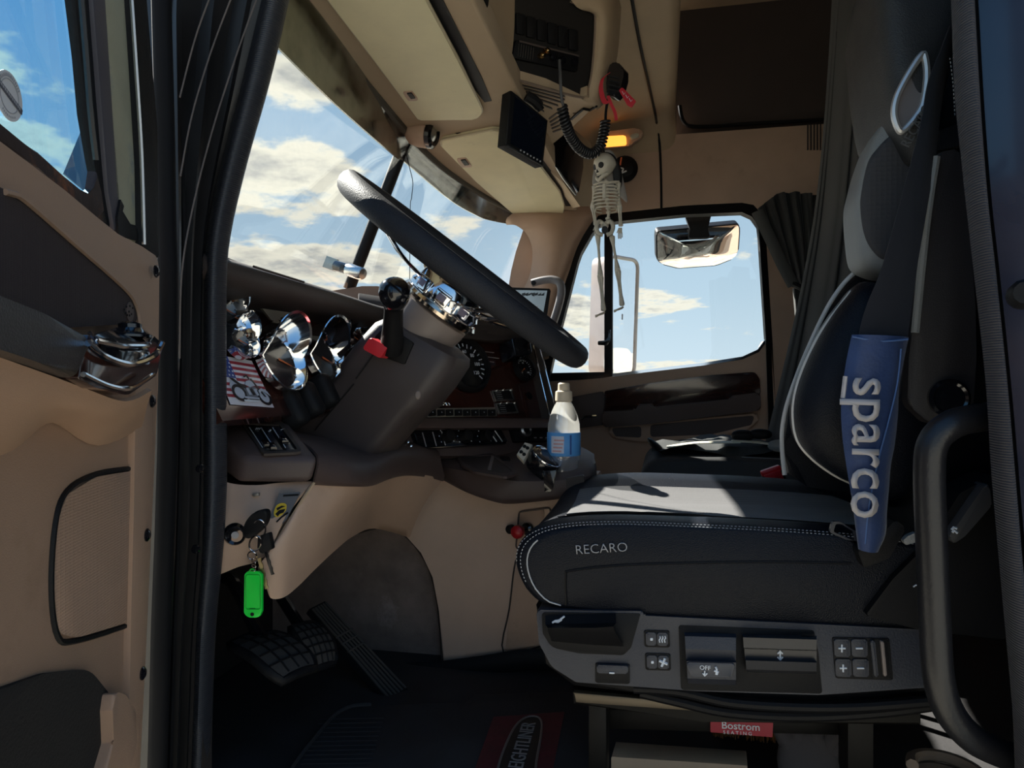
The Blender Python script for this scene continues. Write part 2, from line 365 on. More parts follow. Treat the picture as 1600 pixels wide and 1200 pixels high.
# ---------------------------------------------------------------- passenger side wall with the door opening
YR = 2.60
APER = rp([(846, 640, 5), (846, 600, 5), (860, 494, 40), (893, 380, 40), (926, 337, 30), (1070, 321, 60), (1176, 316, 24), (1195, 340, 24), (1207, 533, 40), (1212, 640, 40), (1216, 880, 30), (850, 880, 10)], 10)
apw = Ws(APER, YR)
rect = [Vector((x, YR, z)) for x, z in ((-.62, -.02), (-.62, .5), (-.60, .8), (-.55, 1.1), (-.48, 1.30), (-.2, 1.53), (.2, 1.53), (1.45, 1.53), (1.45, .7), (1.45, -.02), (.6, -.02), (.1, -.02))]
wr = struct('wall_right', (0.3, YR, 0))
ring('side_panel', rect, apw, (0, .09, 0), TAN, wr, n=96)
# recessed wall of the raised roof, its shade painted dark, with its ledge line
slab('upper_panel', [Vector((-.02, 2.66, 1.52)), Vector((1.45, 2.66, 1.52)), Vector((1.45, 2.66, 2.02)), Vector((-.02, 2.66, 2.02))], (0, .03, 0), M('roof_shade_dark', (.07, .053, .047), .9, bump=.4, bscale=500), wr)
tube('ledge_moulding', cr([W(1062, 165, 2.61), W(1068, 190, 2.61), W(1090, 198, 2.61), W(1180, 193, 2.61), W(1300, 186, 2.61), W(1420, 180, 2.61)], 5), .007, BLACK, wr, n=6)
for i in range(5):
    x = 1262+i*5
    box('vent_slot', W(x, 214, YR-.002), (.004, .008, .09), BROWN2, wr)
# black rubber seal round the door opening
ap2 = Ws(rp([(858, 636, 5), (858, 590, 5), (866, 553, 20), (905, 400, 40), (934, 349, 25), (1070, 335, 60), (1168, 331, 20), (1185, 350, 20), (1197, 533, 40), (1201, 640, 40), (1204, 870, 30), (862, 870, 10)], 10), YR-.02)
ring('door_seal', apw, ap2, (0, .05, 0), RUBBER, wr, n=96)
# ---------------------------------------------------------------- passenger door
d2 = struct('door_2', W(1030, 750, YR))
YD = YR+.015
slab('lower_panel', Ws(rp([(848, 596, 0), (944, 593, 0), (957, 588, 4), (1007, 581, 30), (1100, 569, 60), (1160, 560, 30), (1184, 549, 14), (1195, 530, 10), (1206, 533, 0), (1212, 640, 0), (1216, 870, 0), (850, 870, 0)], 4), YD-.02), (0, .06, 0), TAN, d2, bevel=.006)
slab('window_edge_strip', Ws([(957, 584), (1007, 577.5), (1100, 566.5), (1160, 557), (1184, 546), (1196, 530), (1196, 536), (1186, 550), (1160, 561.5), (1100, 571), (1007, 582), (957, 589)], YD-.022), (0, .03, 0), CHROME, d2)
slab('divider_bar', Ws([(944, 345), (957, 343), (957, 590), (944, 592)], YD), (0, .03, 0), BLACK, d2, bevel=.003)
slab('lower_frame', Ws([(850, 583), (945, 581), (945, 594), (850, 600)], YD), (0, .03, 0), BLACK, d2, bevel=.003)
lt = slab('vent_latch', Ws(rp([(951, 515), (954, 515), (954, 532), (949, 540), (934, 539), (934, 533), (946, 532), (950, 527)], 1.5), YD-.03), (0, .02, 0), BLACKG, d2, bevel=.002)
wood2 = slab('wood_trim', Ws(rp([(944, 611, 4), (1020, 598, 60), (1112, 586, 60), (1180, 581, 8), (1187, 592, 8), (1189, 618, 6), (1060, 632, 30), (944, 645, 4)], 5), YD-.028), (0, .015, 0), WOOD, d2, bevel=.004, seg=3)
slab('armrest', Ws(rp([(941, 643, 4), (992, 641, 4), (998, 632, 4), (1018, 631, 4), (1024, 637, 4), (1140, 624, 4), (1148, 618, 4), (1188, 613, 6), (1190, 641, 8), (1120, 650, 40), (1000, 664, 40), (941, 668, 8)], 5), YD-.085), (0, .07, 0), BROWN, d2, bevel=.012, seg=3)
slab('front_trim', Ws(rp([(884, 622, 4), (943, 611, 4), (943, 664, 4), (884, 672, 4)], 4), YD-.05), (0, .03, 0), BROWN, d2, bevel=.006)
tube('inner_latch', Ws([(908, 655), (914, 651), (932, 650)], YD-.056), .006, CHROME, d2, n=8)
slab('map_pocket', Ws(rp([(948, 666, 8), (1000, 664, 20), (1120, 651, 20), (1189, 645, 10), (1180, 668, 20), (1112, 684, 20), (1000, 690, 20), (955, 684, 14)], 8), YD-.045), (0, .03, 0), TAN, d2, bevel=.010, seg=3)
slab('pocket_slot', Ws(rp([(1016, 664), (1112, 655), (1180, 649), (1174, 664), (1110, 679), (1016, 683)], 6), YD-.046), (0, .006, 0), BROWN, d2)
slab('pocket_slot', Ws(rp([(954, 669), (1002, 666), (1002, 684), (962, 682)], 5), YD-.046), (0, .006, 0), BROWN, d2)
w3 = struct('window_3', W(1070, 460, YR+.03))
slab('side_glass', Ws(rp([(950, 340), (1070, 326), (1172, 322), (1192, 345), (1203, 540), (1190, 556), (957, 594)], 12), YR+.035), (0, .004, 0), GLASS, w3, smooth=0)
slab('vent_glass', Ws(rp([(856, 594), (862, 550), (903, 395), (930, 348), (950, 340), (948, 596)], 6), YR+.035), (0, .004, 0), GLASS, w3, smooth=0)
# passenger A-pillar trim between windscreen and door
pa = [[W(p[0], p[1], p[2]) for p in row] for row in [
    [(792, 347, 2.53), (808, 349, 2.53), (825, 363, 2.55), (835, 392, 2.55), (831, 430, 2.56), (818, 460, 2.57), (800, 520, 2.58)],
    [(800, 336, 2.50), (840, 338, 2.50), (862, 358, 2.51), (868, 392, 2.52), (858, 440, 2.53), (846, 480, 2.55), (840, 540, 2.56)],
    [(880, 322, 2.54), (904, 335, 2.56), (903, 352, 2.57), (893, 385, 2.58), (872, 450, 2.59), (860, 500, 2.59), (848, 560, 2.59)],
    [(930, 320, 2.60), (932, 335, 2.60), (922, 345, 2.60), (900, 385, 2.60), (880, 450, 2.60), (866, 500, 2.60), (856, 560, 2.60)]]]
rows = [[Vector(q) for q in cr(r, 5)] for r in pa]
rows = [list(x) for x in zip(*[cr([rows[i][j] for i in range(4)], 4) for j in range(len(rows[0]))])]
loft('trim_1', rows, TAN, kind='structure', thick=.012, smooth=60)
# ---------------------------------------------------------------- windscreen, header, outside visor
HZ = 1.262
TOP = [(-.50, .80), (-.545, .92), (-.574, 1.054), (-.590, 1.278), (-.612, 1.635), (-.618, 1.80), (-.610, 2.0), (-.572, 2.272), (-.52, 2.50), (-.46, 2.66)]
BOT = [(-.66, .78), (-.715, .92), (-.745, 1.08), (-.775, 1.30), (-.80, 1.64), (-.80, 1.80), (-.785, 2.0), (-.735, 2.28), (-.67, 2.52), (-.60, 2.66)]
tcv = [Vector((p[0], p[1], HZ+.004)) for p in cr([Vector(p) for p in TOP], 5)]; bcv = [Vector((p[0], p[1], .86)) for p in cr([Vector(p) for p in BOT], 5)]
def pane(name, lo, hi):
    rows = []
    for k in range(9):
        t = k/8; rows.append([tcv[i].lerp(bcv[i], t)+Vector((-.018*sin(pi*t), 0, 0)) for i in range(len(tcv)) if lo <= tcv[i].y <= hi])
    return rows
w1 = struct('window_1', (-.7, 1.72, .86))
loft('windscreen_pane', pane('l', .7, 1.72), GLASS, w1, thick=.005, smooth=60)
loft('windscreen_pane', pane('r', 1.69, 2.8), GLASS, w1, thick=.005, smooth=60)
dv0 = W(641, 200, 1.71); dv1 = W(545, 452, 1.71)
tube('divider_post', [dv0, dv0.lerp(dv1, .5), dv1], .0155, RUBBER, w1, n=12)
# roof header (plan outline, underside at HZ)
hd = [Vector((p[0], p[1], HZ)) for p in cr([Vector(p) for p in TOP], 4)]
hdr = hd+[Vector((-.30, 2.66, HZ)), Vector((-.30, 1.98, HZ)), Vector((-.30, .80, HZ))]
cl = struct('ceiling', (0, 1.7, HZ))
slab('header', hdr, (0, 0, .05), HEAD, cl, bevel=.012, seg=3)
tube('windscreen_gasket', [p+Vector((-.004, 0, -.002)) for p in hd], .010, M('header_gasket', (.05, .042, .03), .7), cl, n=8)
# front roof lining: from the header up to the low ceiling, which ends at the raised roof
prof = [(-.40, HZ+.012), (-.36, 1.30), (-.33, 1.40), (-.29, 1.49), (-.22, 1.545), (-.12, 1.565), (-.01, 1.57), (.03, 1.585), (.045, 1.63), (.045, 1.75), (.05, 2.02)]
pr = cr([Vector((p[0], 0, p[1])) for p in prof], 4)
rows = []
for p in pr:
    x, z = p.x, p.z
    rows.append([Vector((x, y, z)) for y in (.78, 1.2, 1.7, 2.2, 2.48)]+[Vector((x, 2.50+.10*sin(t), z-.10*(1-cos(t)))) for t in (.25, .6, .95, 1.25, 1.5)]+[Vector((x, 2.604, min(z-.14, z)))])
loft('roof_lining', rows, HEAD, cl, thick=-.01, smooth=60)
slab('raised_roof', [Vector(p) for p in ((-.1, .75, 2.0), (1.5, .75, 2.0), (1.5, 2.7, 2.0), (-.1, 2.7, 2.0))], (0, 0, .04), HEAD, cl)
slab('roof_skin', [Vector(p) for p in ((-.62, .72, 1.40), (0, .72, 2.06), (0, 2.75, 2.06), (-.62, 2.75, 1.40))], (0, 0, .03), M('roof_paint', (.02, .02, .025), .2, coat=.5), cl)
# seam down the roof lining and passenger wall
sm_ = [WZ(984, -20, 1.561), WZ(1000, 70, 1.558), WZ(1012, 125, 1.555), WZ(1021, 165, 1.548)]
tube('lining_seam', cr(sm_+[WZ(1024, 180, 1.535), W(1026, 192, 2.55), W(1028.5, 207, 2.58), W(1031, 230, 2.596), W(1033, 280, 2.599), W(1033.5, 326, 2.599)], 4), .0045, BLACK, cl, n=6)
# outside sun visor of polished metal, hung over the windscreen
VL = [(405, 50), (430, 73), (524, 165), (614, 243), (634, 256), (704, 314), (742, 336), (762, 344), (800, 351), (835, 353)]
vy = [.93, .98, 1.22, 1.60, 1.74, 2.10, 2.32, 2.44, 2.62, 2.70]
low = [W(p[0], p[1], y) for p, y in zip(VL, vy)]
topv = [Vector((p.x+.10, p.y, p.z+.20)) for p in low]
lowc, topc = cr(low, 5), cr(topv, 5)
rows = [[a.lerp(b, t)+Vector((-.03*sin(pi*t), 0, .02*sin(pi*t))) for a, b in zip(lowc, topc)] for t in (0, .25, .5, .75, 1)]
loft('outside_sun_visor', rows, M('tinted_visor', (.30, .32, .30), .16, metal=1.0, var=.25, vscale=20, rvar=.1), label='tinted outside sun visor over the top of the windscreen', cat='sun visor', thick=.004, smooth=60)
# dark lens-shaped marker lamps under it are reflections in the photograph: nothing built
# ---------------------------------------------------------------- walls that close the cab
DARKW = M('sleeper_fabric', (.016, .013, .012), .9, bump=.4, bscale=400)
slab('wall_rear', [Vector(p) for p in ((1.45, .72, -.02), (1.45, 2.7, -.02), (1.45, 2.7, 2.04), (1.45, .72, 2.04))], (.04, 0, 0), DARKW, kind='structure')
fw = [Vector((-.95, .70, -.05)), Vector((-.95, 2.72, -.05)), Vector((-.95, 2.72, .84)), Vector((-.95, .70, .84))]
slab('wall_front', fw, (-.03, 0, 0), DARKW, kind='structure')
slab('cowl', [Vector((-.97, .70, .84)), Vector((-.97, 2.72, .84)), Vector((-.62, 2.72, .84)), Vector((-.80, 1.72, .84)), Vector((-.62, .70, .84))], (0, 0, -.02), BROWN2, kind='structure')
# ---------------------------------------------------------------- driver side: door opening
wl_ = struct('wall_left', (0.4, .75, 0))
PAINT = M('dark_blue_paint', (.012, .016, .034), .22, coat=.6, bump=.05, bscale=20)
slab('upper_side', [Vector(p) for p in ((-.56, .72, 1.38), (-.1, .72, 1.42), (1.48, .72, 1.42), (1.48, .72, 2.05), (0, .72, 2.05), (-.55, .72, 1.47))], (0, .07, 0), PAINT, wl_)
# rear door pillar: ribbed seal strip and painted body edge
SL = [(1466, -360, .80), (1472, -240, .80), (1479, -120, .80), (1486, 0, .80), (1491, 140, .80), (1505, 280, .80), (1521, 423, .80), (1540, 597, .80), (1548, 727, .80), (1562, 890, .80), (1582, 1110, .80), (1586, 1200, .80), (1592, 1350, .80)]
SR = [(1501, -360, .775), (1508, -240, .775), (1516, -120, .775), (1523, 0, .775), (1533, 175, .775), (1544, 315, .775), (1556, 423, .775), (1574, 597, .775), (1587, 748, .775), (1600, 900, .775), (1621, 1110, .775), (1626, 1200, .775), (1632, 1350, .775)]
sl3 = cr([W(*p) for p in SL], 4); sr3 = cr([W(*p) for p in SR], 4)
n = 60; sl3 = resample(sl3, n); sr3 = resample(sr3, n)
mid = [(a+b)/2+Vector((-.004, -.016, 0)) for a, b in zip(sl3, sr3)]
bk = [p+Vector((.012, .03, 0)) for p in sl3]
loft('pillar_seal', list(zip(*[cr([a, m_+(a-b)*.25, m_+(b-a)*.25, b], 3) for a, m_, b in zip(sl3, mid, sr3)])), M('ribbed_seal', (.05, .048, .055), .7, bump=1.0, bscale=120, pattern='ribs'), wl_, thick=-.006, smooth=70)
edge = [p+Vector((.004, .002, 0)) for p in sr3]
pm = [p+Vector((.05, -.03, 0)) for p in edge]; pe = [Vector((1.48, .70, p.z)) for p in edge]
loft('pillar_body', [edge, pm, [p+Vector((.05, -.02, 0)) for p in pm], pe], PAINT, wl_, smooth=60)
loft('pillar_return', [sl3, bk, [Vector((1.48, .84, p.z)) for p in bk]], M('pillar_inner', (.028, .025, .026), .6), wl_, smooth=60)
lathe('striker_bolt', [(.0, .0), (.013, .0), (.013, .02), (.010, .026), (0, .026)], W(1597, 462, .735), (-.3, -1, 0), BLACK, wl_, n=12)
# front door jamb (A-pillar): black painted channel with ridges and inner bead
ys = [-340, -220, -100, 0, 75, 150, 230, 300, 360, 420, 560, 680, 750, 850, 975, 1100, 1200, 1320]
XR = [526, 498, 470, 447, 430, 411, 388, 370, 357, 350, 349, 350, 350, 345, 333, 328, 325, 320]      # inner bead right edge
XL = [306, 295, 285, 276, 276, 277, 278, 279, 280, 280, 278, 276, 274, 271, 266, 262, 259, 256]      # channel left edge
XB = [500, 470, 440, 414, 396, 378, 357, 340, 329, 323, 321, 321, 321, 318, 308, 303, 299, 295]
def colpx(X, Y): return resample(cr([W(x, y, Y) for x, y in zip(X, ys)], 3), 70)
A0 = colpx(XL, .735); A3 = colpx(XB, .85); A4 = colpx(XR, .87)
lf = lambda a, b, t: [p.lerp(q, t) for p, q in zip(a, b)]
rows = [A0, lf(A0, A3, .06), [p+Vector((-.012, .0, 0)) for p in lf(A0, A3, .10)], [p+Vector((-.012, 0, 0)) for p in lf(A0, A3, .36)], lf(A0, A3, .40), lf(A0, A3, .46), [p+Vector((-.016, 0, 0)) for p in lf(A0, A3, .50)], [p+Vector((-.014, 0, 0)) for p in lf(A0, A3, .74)], lf(A0, A3, .78), lf(A0, A3, .84), [p+Vector((-.012, 0, 0)) for p in lf(A0, A3, .88)], A3]
loft('jamb_channel', rows, JAMB, wl_, thick=-.01, smooth=40)
bd = [(a+b)/2 for a, b in zip(A3, A4)]
rows = [[p+Vector((-.03, .03, 0)) for p in A3]] + list(zip(*[cr([a, (a*.8+b*.2)+Vector((.010, -.014, 0)), (a+b)/2+Vector((.012, -.020, 0)), (a*.2+b*.8)+Vector((.010, -.010, 0)), b], 3) for a, b in zip(A3, A4)])) + [[p+Vector((-.05, .05, 0)) for p in A4]]
loft('jamb_bead', [list(r) for r in rows], M('bead_rubber', (.022, .024, .030), .42, bump=.5, bscale=120, pattern='ribs'), wl_, thick=-.004, smooth=60)
# thin edges of the pressed channel, their highlights painted in a lighter brown
RIDGE = M('edge_highlight', (.10, .08, .07), .5, metal=.2, var=.3, vscale=30)
for pts in ([(330, -10, .75), (305, 60, .745), (281, 152, .737)], [(364, -10, .77), (330, 80, .76), (300, 180, .745), (282, 275, .737)], [(404, -10, .80), (368, 90, .785), (330, 210, .765), (300, 330, .75), (284, 430, .738), (281, 560, .738)]):
    tube('pressed_edge', cr([W(p[0], p[1], p[2]-.012) for p in pts], 6), .0010, RIDGE, wl_, n=6)
for (x, y) in ((313, 732), (306, 858), (276, 668)):
    lathe('jamb_screw', [(0, 0), (.006, 0), (.005, .003), (0, .004)], W(x, y, .79), (.3, -1, 0), BLACKG, wl_, n=10)
# outer door gasket tube on the body
XG = [262, 254, 250, 252, 254, 256, 258, 259, 260, 262, 262, 262, 260, 257, 252, 249, 246, 242]
gx = [W(x, y, .70) for x, y in zip(XG, ys)]
tube('door_gasket', resample(cr(gx, 3), 60), .0105, M('gasket_rubber', (.005, .005, .006), .7, spec=.15), wl_, n=12, smooth=60)
# plate closing the hinge gap and the kick panel beside the pedals
loft('hinge_plate', [colpx([x-70 for x in XL], .775), colpx([x+6 for x in XL], .755)], JAMB, wl_, thick=-.004)
slab('kick_panel', [Vector(p) for p in ((-.97, .80, -.05), (-.60, .86, -.05), (-.60, .86, .80), (-.97, .80, .84))], (0, -.02, 0), DARKW, wl_)
# sill below the opening
slab('door_sill', [Vector(p) for p in ((-.62, .70, -.06), (.34, .70, -.06), (.34, .84, -.06), (-.62, .86, -.06))], (0, 0, -.05), BLACK, wl_)
# ================================================================== DRIVER DOOR, standing open
TH = radians(70); HN = W(249, 600, .705)
DD = Vector((cos(TH), -sin(TH), 0)); DN = Vector((sin(TH), cos(TH), 0))
def D(s, z, off=0): return Vector((HN.x, HN.y, 0))+DD*s+DN*off+Vector((0, 0, z))
def dpl(off): return (HN+DN*off, DN)
def DP(px, py, off=0): return WP(px, py, dpl(off))
def DPs(pts, off): return [DP(p[0], p[1], off) for p in pts]
def sz(px, py, off=0): p = DP(px, py, off); return ((p-Vector((HN.x, HN.y, 0))).dot(DD), p.z)
def door_out(pix, ext, off):
    """pixel outline (open at the left) closed by points further along the door given as (s, z)"""
    return DPs(pix, off)+[D(s, z, off) for s, z in ext]
d1 = struct('door_1', D(.4, 0))
top = rp([(30, 248, 0), (100, 296, 30), (150, 338, 30), (185, 366, 20), (222, 385, 12), (247, 402, 16), (249, 430, 6), (247, 600, 0), (238, 800, 0), (229, 1000, 0), (218, 1230, 0)], 10)[3:]
pz = [sz(0, 225)[1], sz(0, 1200)[1]]
o_ = door_out([(0, 224)]+top, [(.93, -.25), (.93, 1.02), (.75, 1.0)], .02)
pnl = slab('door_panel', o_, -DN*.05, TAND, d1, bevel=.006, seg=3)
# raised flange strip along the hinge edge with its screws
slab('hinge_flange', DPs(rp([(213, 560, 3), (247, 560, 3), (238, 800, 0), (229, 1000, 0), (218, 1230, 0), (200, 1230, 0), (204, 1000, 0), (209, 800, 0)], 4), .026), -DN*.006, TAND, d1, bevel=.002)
for (x, y) in ((243, 424), (237, 627), (229, 836), (222, 1052)):
    sc_ = lathe('panel_screw', [(0, 0), (.0065, 0), (.0065, .001), (.004, .003), (0, .0035)], DP(x, y, .026), DN, BLACKG, d1, n=14)
# dark brown cloth insert above the armrest
slab('cloth_insert', door_out(rp([(0, 300, 0), (30, 306, 8), (120, 385, 40), (195, 452, 20), (214, 480, 12), (217, 505, 8), (110, 512, 10), (0, 470, 0)], 8), [(.85, sz(0, 470, .03)[1]+.0), (.85, sz(0, 300, .03)[1]+.02)], .03), -DN*.01, BROWNF, d1, bevel=.003)
tube('insert_piping', [DP(*p, .031) for p in cr([(8, 300), (20, 303), (40, 314), (120, 384), (192, 448), (212, 476), (218, 504)], 6)], .0022, TAND, d1, n=6)
for k in range(9):
    a = k*.7; lathe('tweeter_hole', [(0, 0), (.0011, 0), (.0008, .0008), (0, .001)], DP(201+5*cos(a)*(k > 0)*(1+(k > 4)*.5), 487+6*sin(a)*(k > 0)*(1+(k > 4)*.5), .031), DN, BLACK, d1, n=6)
lathe('tweeter_bezel', [(.0, 0), (.009, 0), (.009, .0015), (0, .0018)], DP(201, 487, .0295), DN, BROWN, d1, n=16)
# armrest: thick dark bar ending in a wood and chrome switch pod
def dz(px, py, off): return sz(px, py, off)
AR = [(-120, 418), (0, 462), (70, 490), (142, 521), (146, 545), (128, 590), (60, 566), (0, 546), (-120, 500)]
ar = DPs(AR, .085)
ss = [((p-Vector((HN.x, HN.y, 0))).dot(DD), p.z) for p in ar]
bm = slab_bm([D(.80, ss[0][1]+.02, .085)]+ar+[D(.80, ss[-1][1]-.005, .085)], -DN*.065, .02, 4)
put('armrest', bm, M('armrest_vinyl', (.032, .027, .026), .38, bump=.3, bscale=700), d1)
pod = slab('switch_pod', DPs(rp([(128, 552, 5), (140, 522, 5), (190, 535, 20), (245, 534, 10), (253, 549, 8), (246, 585, 14), (200, 618, 16), (150, 606, 14), (124, 592, 5)], 8), .082), -DN*.06, WOOD, d1, bevel=.014, seg=4)
tube('chrome_strip', [DP(*p, .087) for p in cr([(138, 536), (165, 558), (205, 569), (240, 556), (253, 536)], 6)], .0024, CHROME, pod, n=8)
tube('chrome_edge', [DP(*p, .089) for p in cr([(130, 585), (170, 603), (205, 606), (240, 585)], 6)], .0018, CHROME, pod, n=8)
# pod top: glossy plate, joystick and buttons (faces up)
slab('switch_plate', [DP(*p, o) for p, o in (((141, 520), .078), ((175, 512), .03), ((222, 508), .02), ((252, 534), .05), ((232, 545), .085), ((190, 543), .088))], (0, 0, -.012), BLACKG, pod, bevel=.003)
jp = DP(203, 527, .05)
lathe('mirror_knob', [(.017, 0), (.017, .002), (.012, .004), (.009, .008), (.009, .011), (.006, .013), (0, .0135)], jp, (0, 0, 1), BLACKG, pod, n=20)
tube('plate_edge', [DP(*p, o) for p, o in (((141, 521), .08), ((152, 533), .088), ((190, 541), .09), ((230, 541), .087), ((240, 528), .06), ((222, 512), .03))], .0018, CHROME, pod, n=6)
slab('window_switch', [DP(*p, .083) for p in ((158, 527), (176, 523), (184, 532), (166, 536))], (0, 0, -.008), BLACK, pod, bevel=.002)
# tan belly under the armrest: big swelling of the panel
sw = cr([(0, 556), (60, 578), (122, 600), (190, 622), (228, 612), (214, 690), (160, 690), (100, 660), (40, 690), (0, 692)], 4, True)
belly = DPs([(-200, 520), (0, 552), (70, 582), (135, 604), (190, 622), (226, 612), (214, 660), (190, 700), (120, 690), (78, 650), (30, 690), (0, 697), (-200, 700)], .022)
rows = []
P0 = DPs([(-200, 515), (-60, 540), (40, 572), (120, 600), (190, 622), (230, 606)], .07)
P1 = DPs([(-200, 600), (-60, 610), (30, 618), (105, 625), (180, 640), (226, 622)], .062)
P2 = DPs([(-200, 690), (-60, 690), (15, 680), (85, 640), (165, 665), (222, 640)], .040)
P3 = DPs([(-200, 720), (-60, 712), (12, 697), (80, 652), (150, 690), (216, 665)], .021)
P0, P1, P2, P3 = [[D(.90, P[0].z-.01, o), D(.70, P[0].z, o)]+P for P, o in ((P0, .07), (P1, .062), (P2, .04), (P3, .021))]
rr = [cr(P, 5) for P in (P0, P1, P2, P3)]
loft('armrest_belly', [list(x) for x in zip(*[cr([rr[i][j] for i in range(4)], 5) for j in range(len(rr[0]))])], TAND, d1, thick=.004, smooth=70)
# speaker grille and lower bin
slab('speaker_grille', DPs(rp([(106, 772, 16), (150, 745, 40), (212, 735, 3), (207, 880, 0), (201, 972, 3), (120, 997, 40), (92, 990, 14), (82, 920, 40), (88, 820, 40)], 10), .0225), -DN*.004, M('tan_mesh', (.34, .215, .145), .8, bump=1.0, bscale=420, pattern='weave', stain=((.17, .105, .075), 40, .64, .6)), d1, bevel=.003)
tube('grille_groove', [DP(*p, .0205) for p in cr([(214, 731), (150, 741), (103, 768), (85, 820), (79, 920), (89, 994), (120, 1001), (203, 976)], 5)], .0025, BLACK, d1, n=6)
slab('bin_recess', door_out(rp([(0, 1076, 0), (70, 1052, 60), (140, 1045, 30), (172, 1085, 30), (180, 1140, 20), (176, 1230, 0), (0, 1240, 0)], 10), [(.80, -.25), (.80, sz(0, 1076, .024)[1]-.04)], .024), -DN*.008, M('bin_carpet', (.012, .0095, .008), .9, bump=.6, bscale=400), d1, bevel=.002)
slab('bin_lip', DPs(rp([(180, 1080, 8), (196, 1085, 12), (214, 1110, 20), (214, 1160, 20), (200, 1230, 0), (158, 1230, 0), (178, 1160, 20), (176, 1110, 20)], 8), .034), -DN*.012, TAND, d1, bevel=.005, seg=3)
# window frame of the door: rusty channel, rubber run, bare steel strip, outer seal
RUST = M('rusty_channel', (.035, .022, .02), .7, bump=.8, bscale=90, stain=((.22, .075, .03), 30, .52, .9))
slab('rusty_sill', door_out([(0, 198), (35, 222), (60, 237), (100, 276), (125, 300), (138, 306), (148, 296), (152, 268), (160, 300), (164, 330), (150, 346), (120, 322), (60, 262), (0, 222)], [(.8, 1.03), (.8, 1.06)], .012), -DN*.008, RUST, d1, bevel=.002)
slab('glass_run', DPs([(110, -40), (146, -40), (162, 180), (182, 340), (186, 372), (164, 352), (156, 300), (146, 250), (134, 180), (126, 90)], .008), -DN*.007, RUBBER, d1, bevel=.004)
tube('run_lip', [DP(*p, .02) for p in cr([(124, -40), (134, 80), (142, 180), (150, 250)], 5)], .0025, JAMB, d1, n=6)
slab('run_cover', DPs([(143, -40), (164, -40), (176, 180), (188, 330), (190, 372), (180, 360), (170, 300), (158, 160)], .012), -DN*.008, M('grey_run_cover', (.06, .055, .065), .5), d1, bevel=.003)
OLIVE = M('bare_steel_strip', (.33, .32, .23), .42, metal=.15, var=.18, vscale=10, stain=((.10, .17, .24), 14, .58, .7))
slab('steel_strip', DPs([(160, -40), (202, -40), (214, 120), (222, 260), (224, 384), (190, 372), (183, 300), (174, 150)], .012), -DN*.02, OLIVE, d1, bevel=.002)
slab('torn_tape', DPs([(189, 312), (194, 322), (192, 330), (204, 350), (212, 352), (221, 378), (186, 368), (184, 340)], .0145), -DN*.002, BLACK, d1)
slab('outer_seal', DPs([(202, -40), (228, -40), (246, 200), (250, 400), (249, 404), (222, 384), (220, 260), (212, 120)], .018), -DN*.015, RUBBER, d1, bevel=.004)
tube('seal_highlight_bead', [DP(*p, .02) for p in cr([(203, -40), (213, 110), (221, 240), (225, 382)], 5)], .002, STEEL, d1, n=6)
w2 = struct('window_2', D(.3, 1.0))
slab('door_glass', [DP(148, 330, .0), DP(140, 200, 0), DP(118, -40, 0), D(.16, 1.42, 0), D(.86, 1.46, 0), D(.86, 1.0, 0), DP(0, 235, 0)], -DN*.004, glassmat('door_glass', (.66, .88, 1.0)), w2, smooth=0)
slab('upper_door_frame', [D(.02, 1.40, .02), D(.93, 1.44, .02), D(.93, 1.50, .02), D(.0, 1.46, .02)], -DN*.05, RUBBER, d1)
slab('rear_door_frame', [D(.86, 1.0, .02), D(.93, 1.0, .02), D(.93, 1.5, .02), D(.86, 1.5, .02)], -DN*.05, RUBBER, d1)
# round sticker on the glass, seen from behind
st = thing('window_sticker', 'round white sticker on the open door window', 'sticker', DP(17, 147, .002))
cS = DP(13, 150, .0015); us = DD; 
rS = (DP(13, 112, .0015)-cS).length
def S(a, b, k=0): return cS+DD*(-a*rS)+Vector((0, 0, b*rS))+DN*k
def sdisc(r, k): return [S(r*cos(2*pi*i/32), r*sin(2*pi*i/32), k) for i in range(32)]
slab('sticker_disc', sdisc(1, .0006), -DN*.0005, M('sticker_white', (.62, .60, .60), .6), st, smooth=0)
put('sticker_ring', ring_bm(sdisc(.70, .0010), sdisc(.66, .0010), -DN*.0003, 48), GREYP, st, smooth=0)
slab('sticker_band', [S(a, b, .0012) for a, b in ((-.98, .22), (.90, -.45), (.96, -.22), (-.90, .44))], -DN*.0004, M('sticker_grey', (.09, .09, .11), .6), st, smooth=0)
bm = bmesh.new()
rs_ = random.Random(4)
for k in range(15):
    a = radians(35+k*8); r0, r1 = .76, .90
    slab_bm([S(r0*cos(a-.04), r0*sin(a-.04), .0011), S(r0*cos(a+.03), r0*sin(a+.03), .0011), S(r1*cos(a+.02*rs_.random()), r1*sin(a+.02), .0011), S(r1*cos(a-.03), r1*sin(a-.03), .0011)], -DN*.0003, bm=bm)
for k in range(9):
    a = radians(235+k*8); r0, r1 = .80, .88
    slab_bm([S(r0*cos(a-.03), r0*sin(a-.03), .0011), S(r0*cos(a+.02), r0*sin(a+.02), .0011), S(r1*cos(a+.02), r1*sin(a+.02), .0011), S(r1*cos(a-.03), r1*sin(a-.03), .0011)], -DN*.0003, bm=bm)
for k in range(12):
    a = -.8+k*.135; b = .22-(a+.9)*.358+.05
    slab_bm([S(a, b+.02, .0014), S(a+.08, b-.0, .0014), S(a+.08, b+.1, .0014), S(a, b+.12, .0014)], -DN*.0002, bm=bm)
put('sticker_lettering', bm, GREYP, st, smooth=0)
# mirror arm fairing seen through the door glass
slab('mirror_fairing', [W(132, 185, 1.02), W(96, 272, 1.02), W(140, 306, 1.02), W(175, 330, 1.02), W(170, 180, 1.02)], (.02, .05, 0), M('fairing_blue', (.05, .08, .13), .35), d1, bevel=.004)
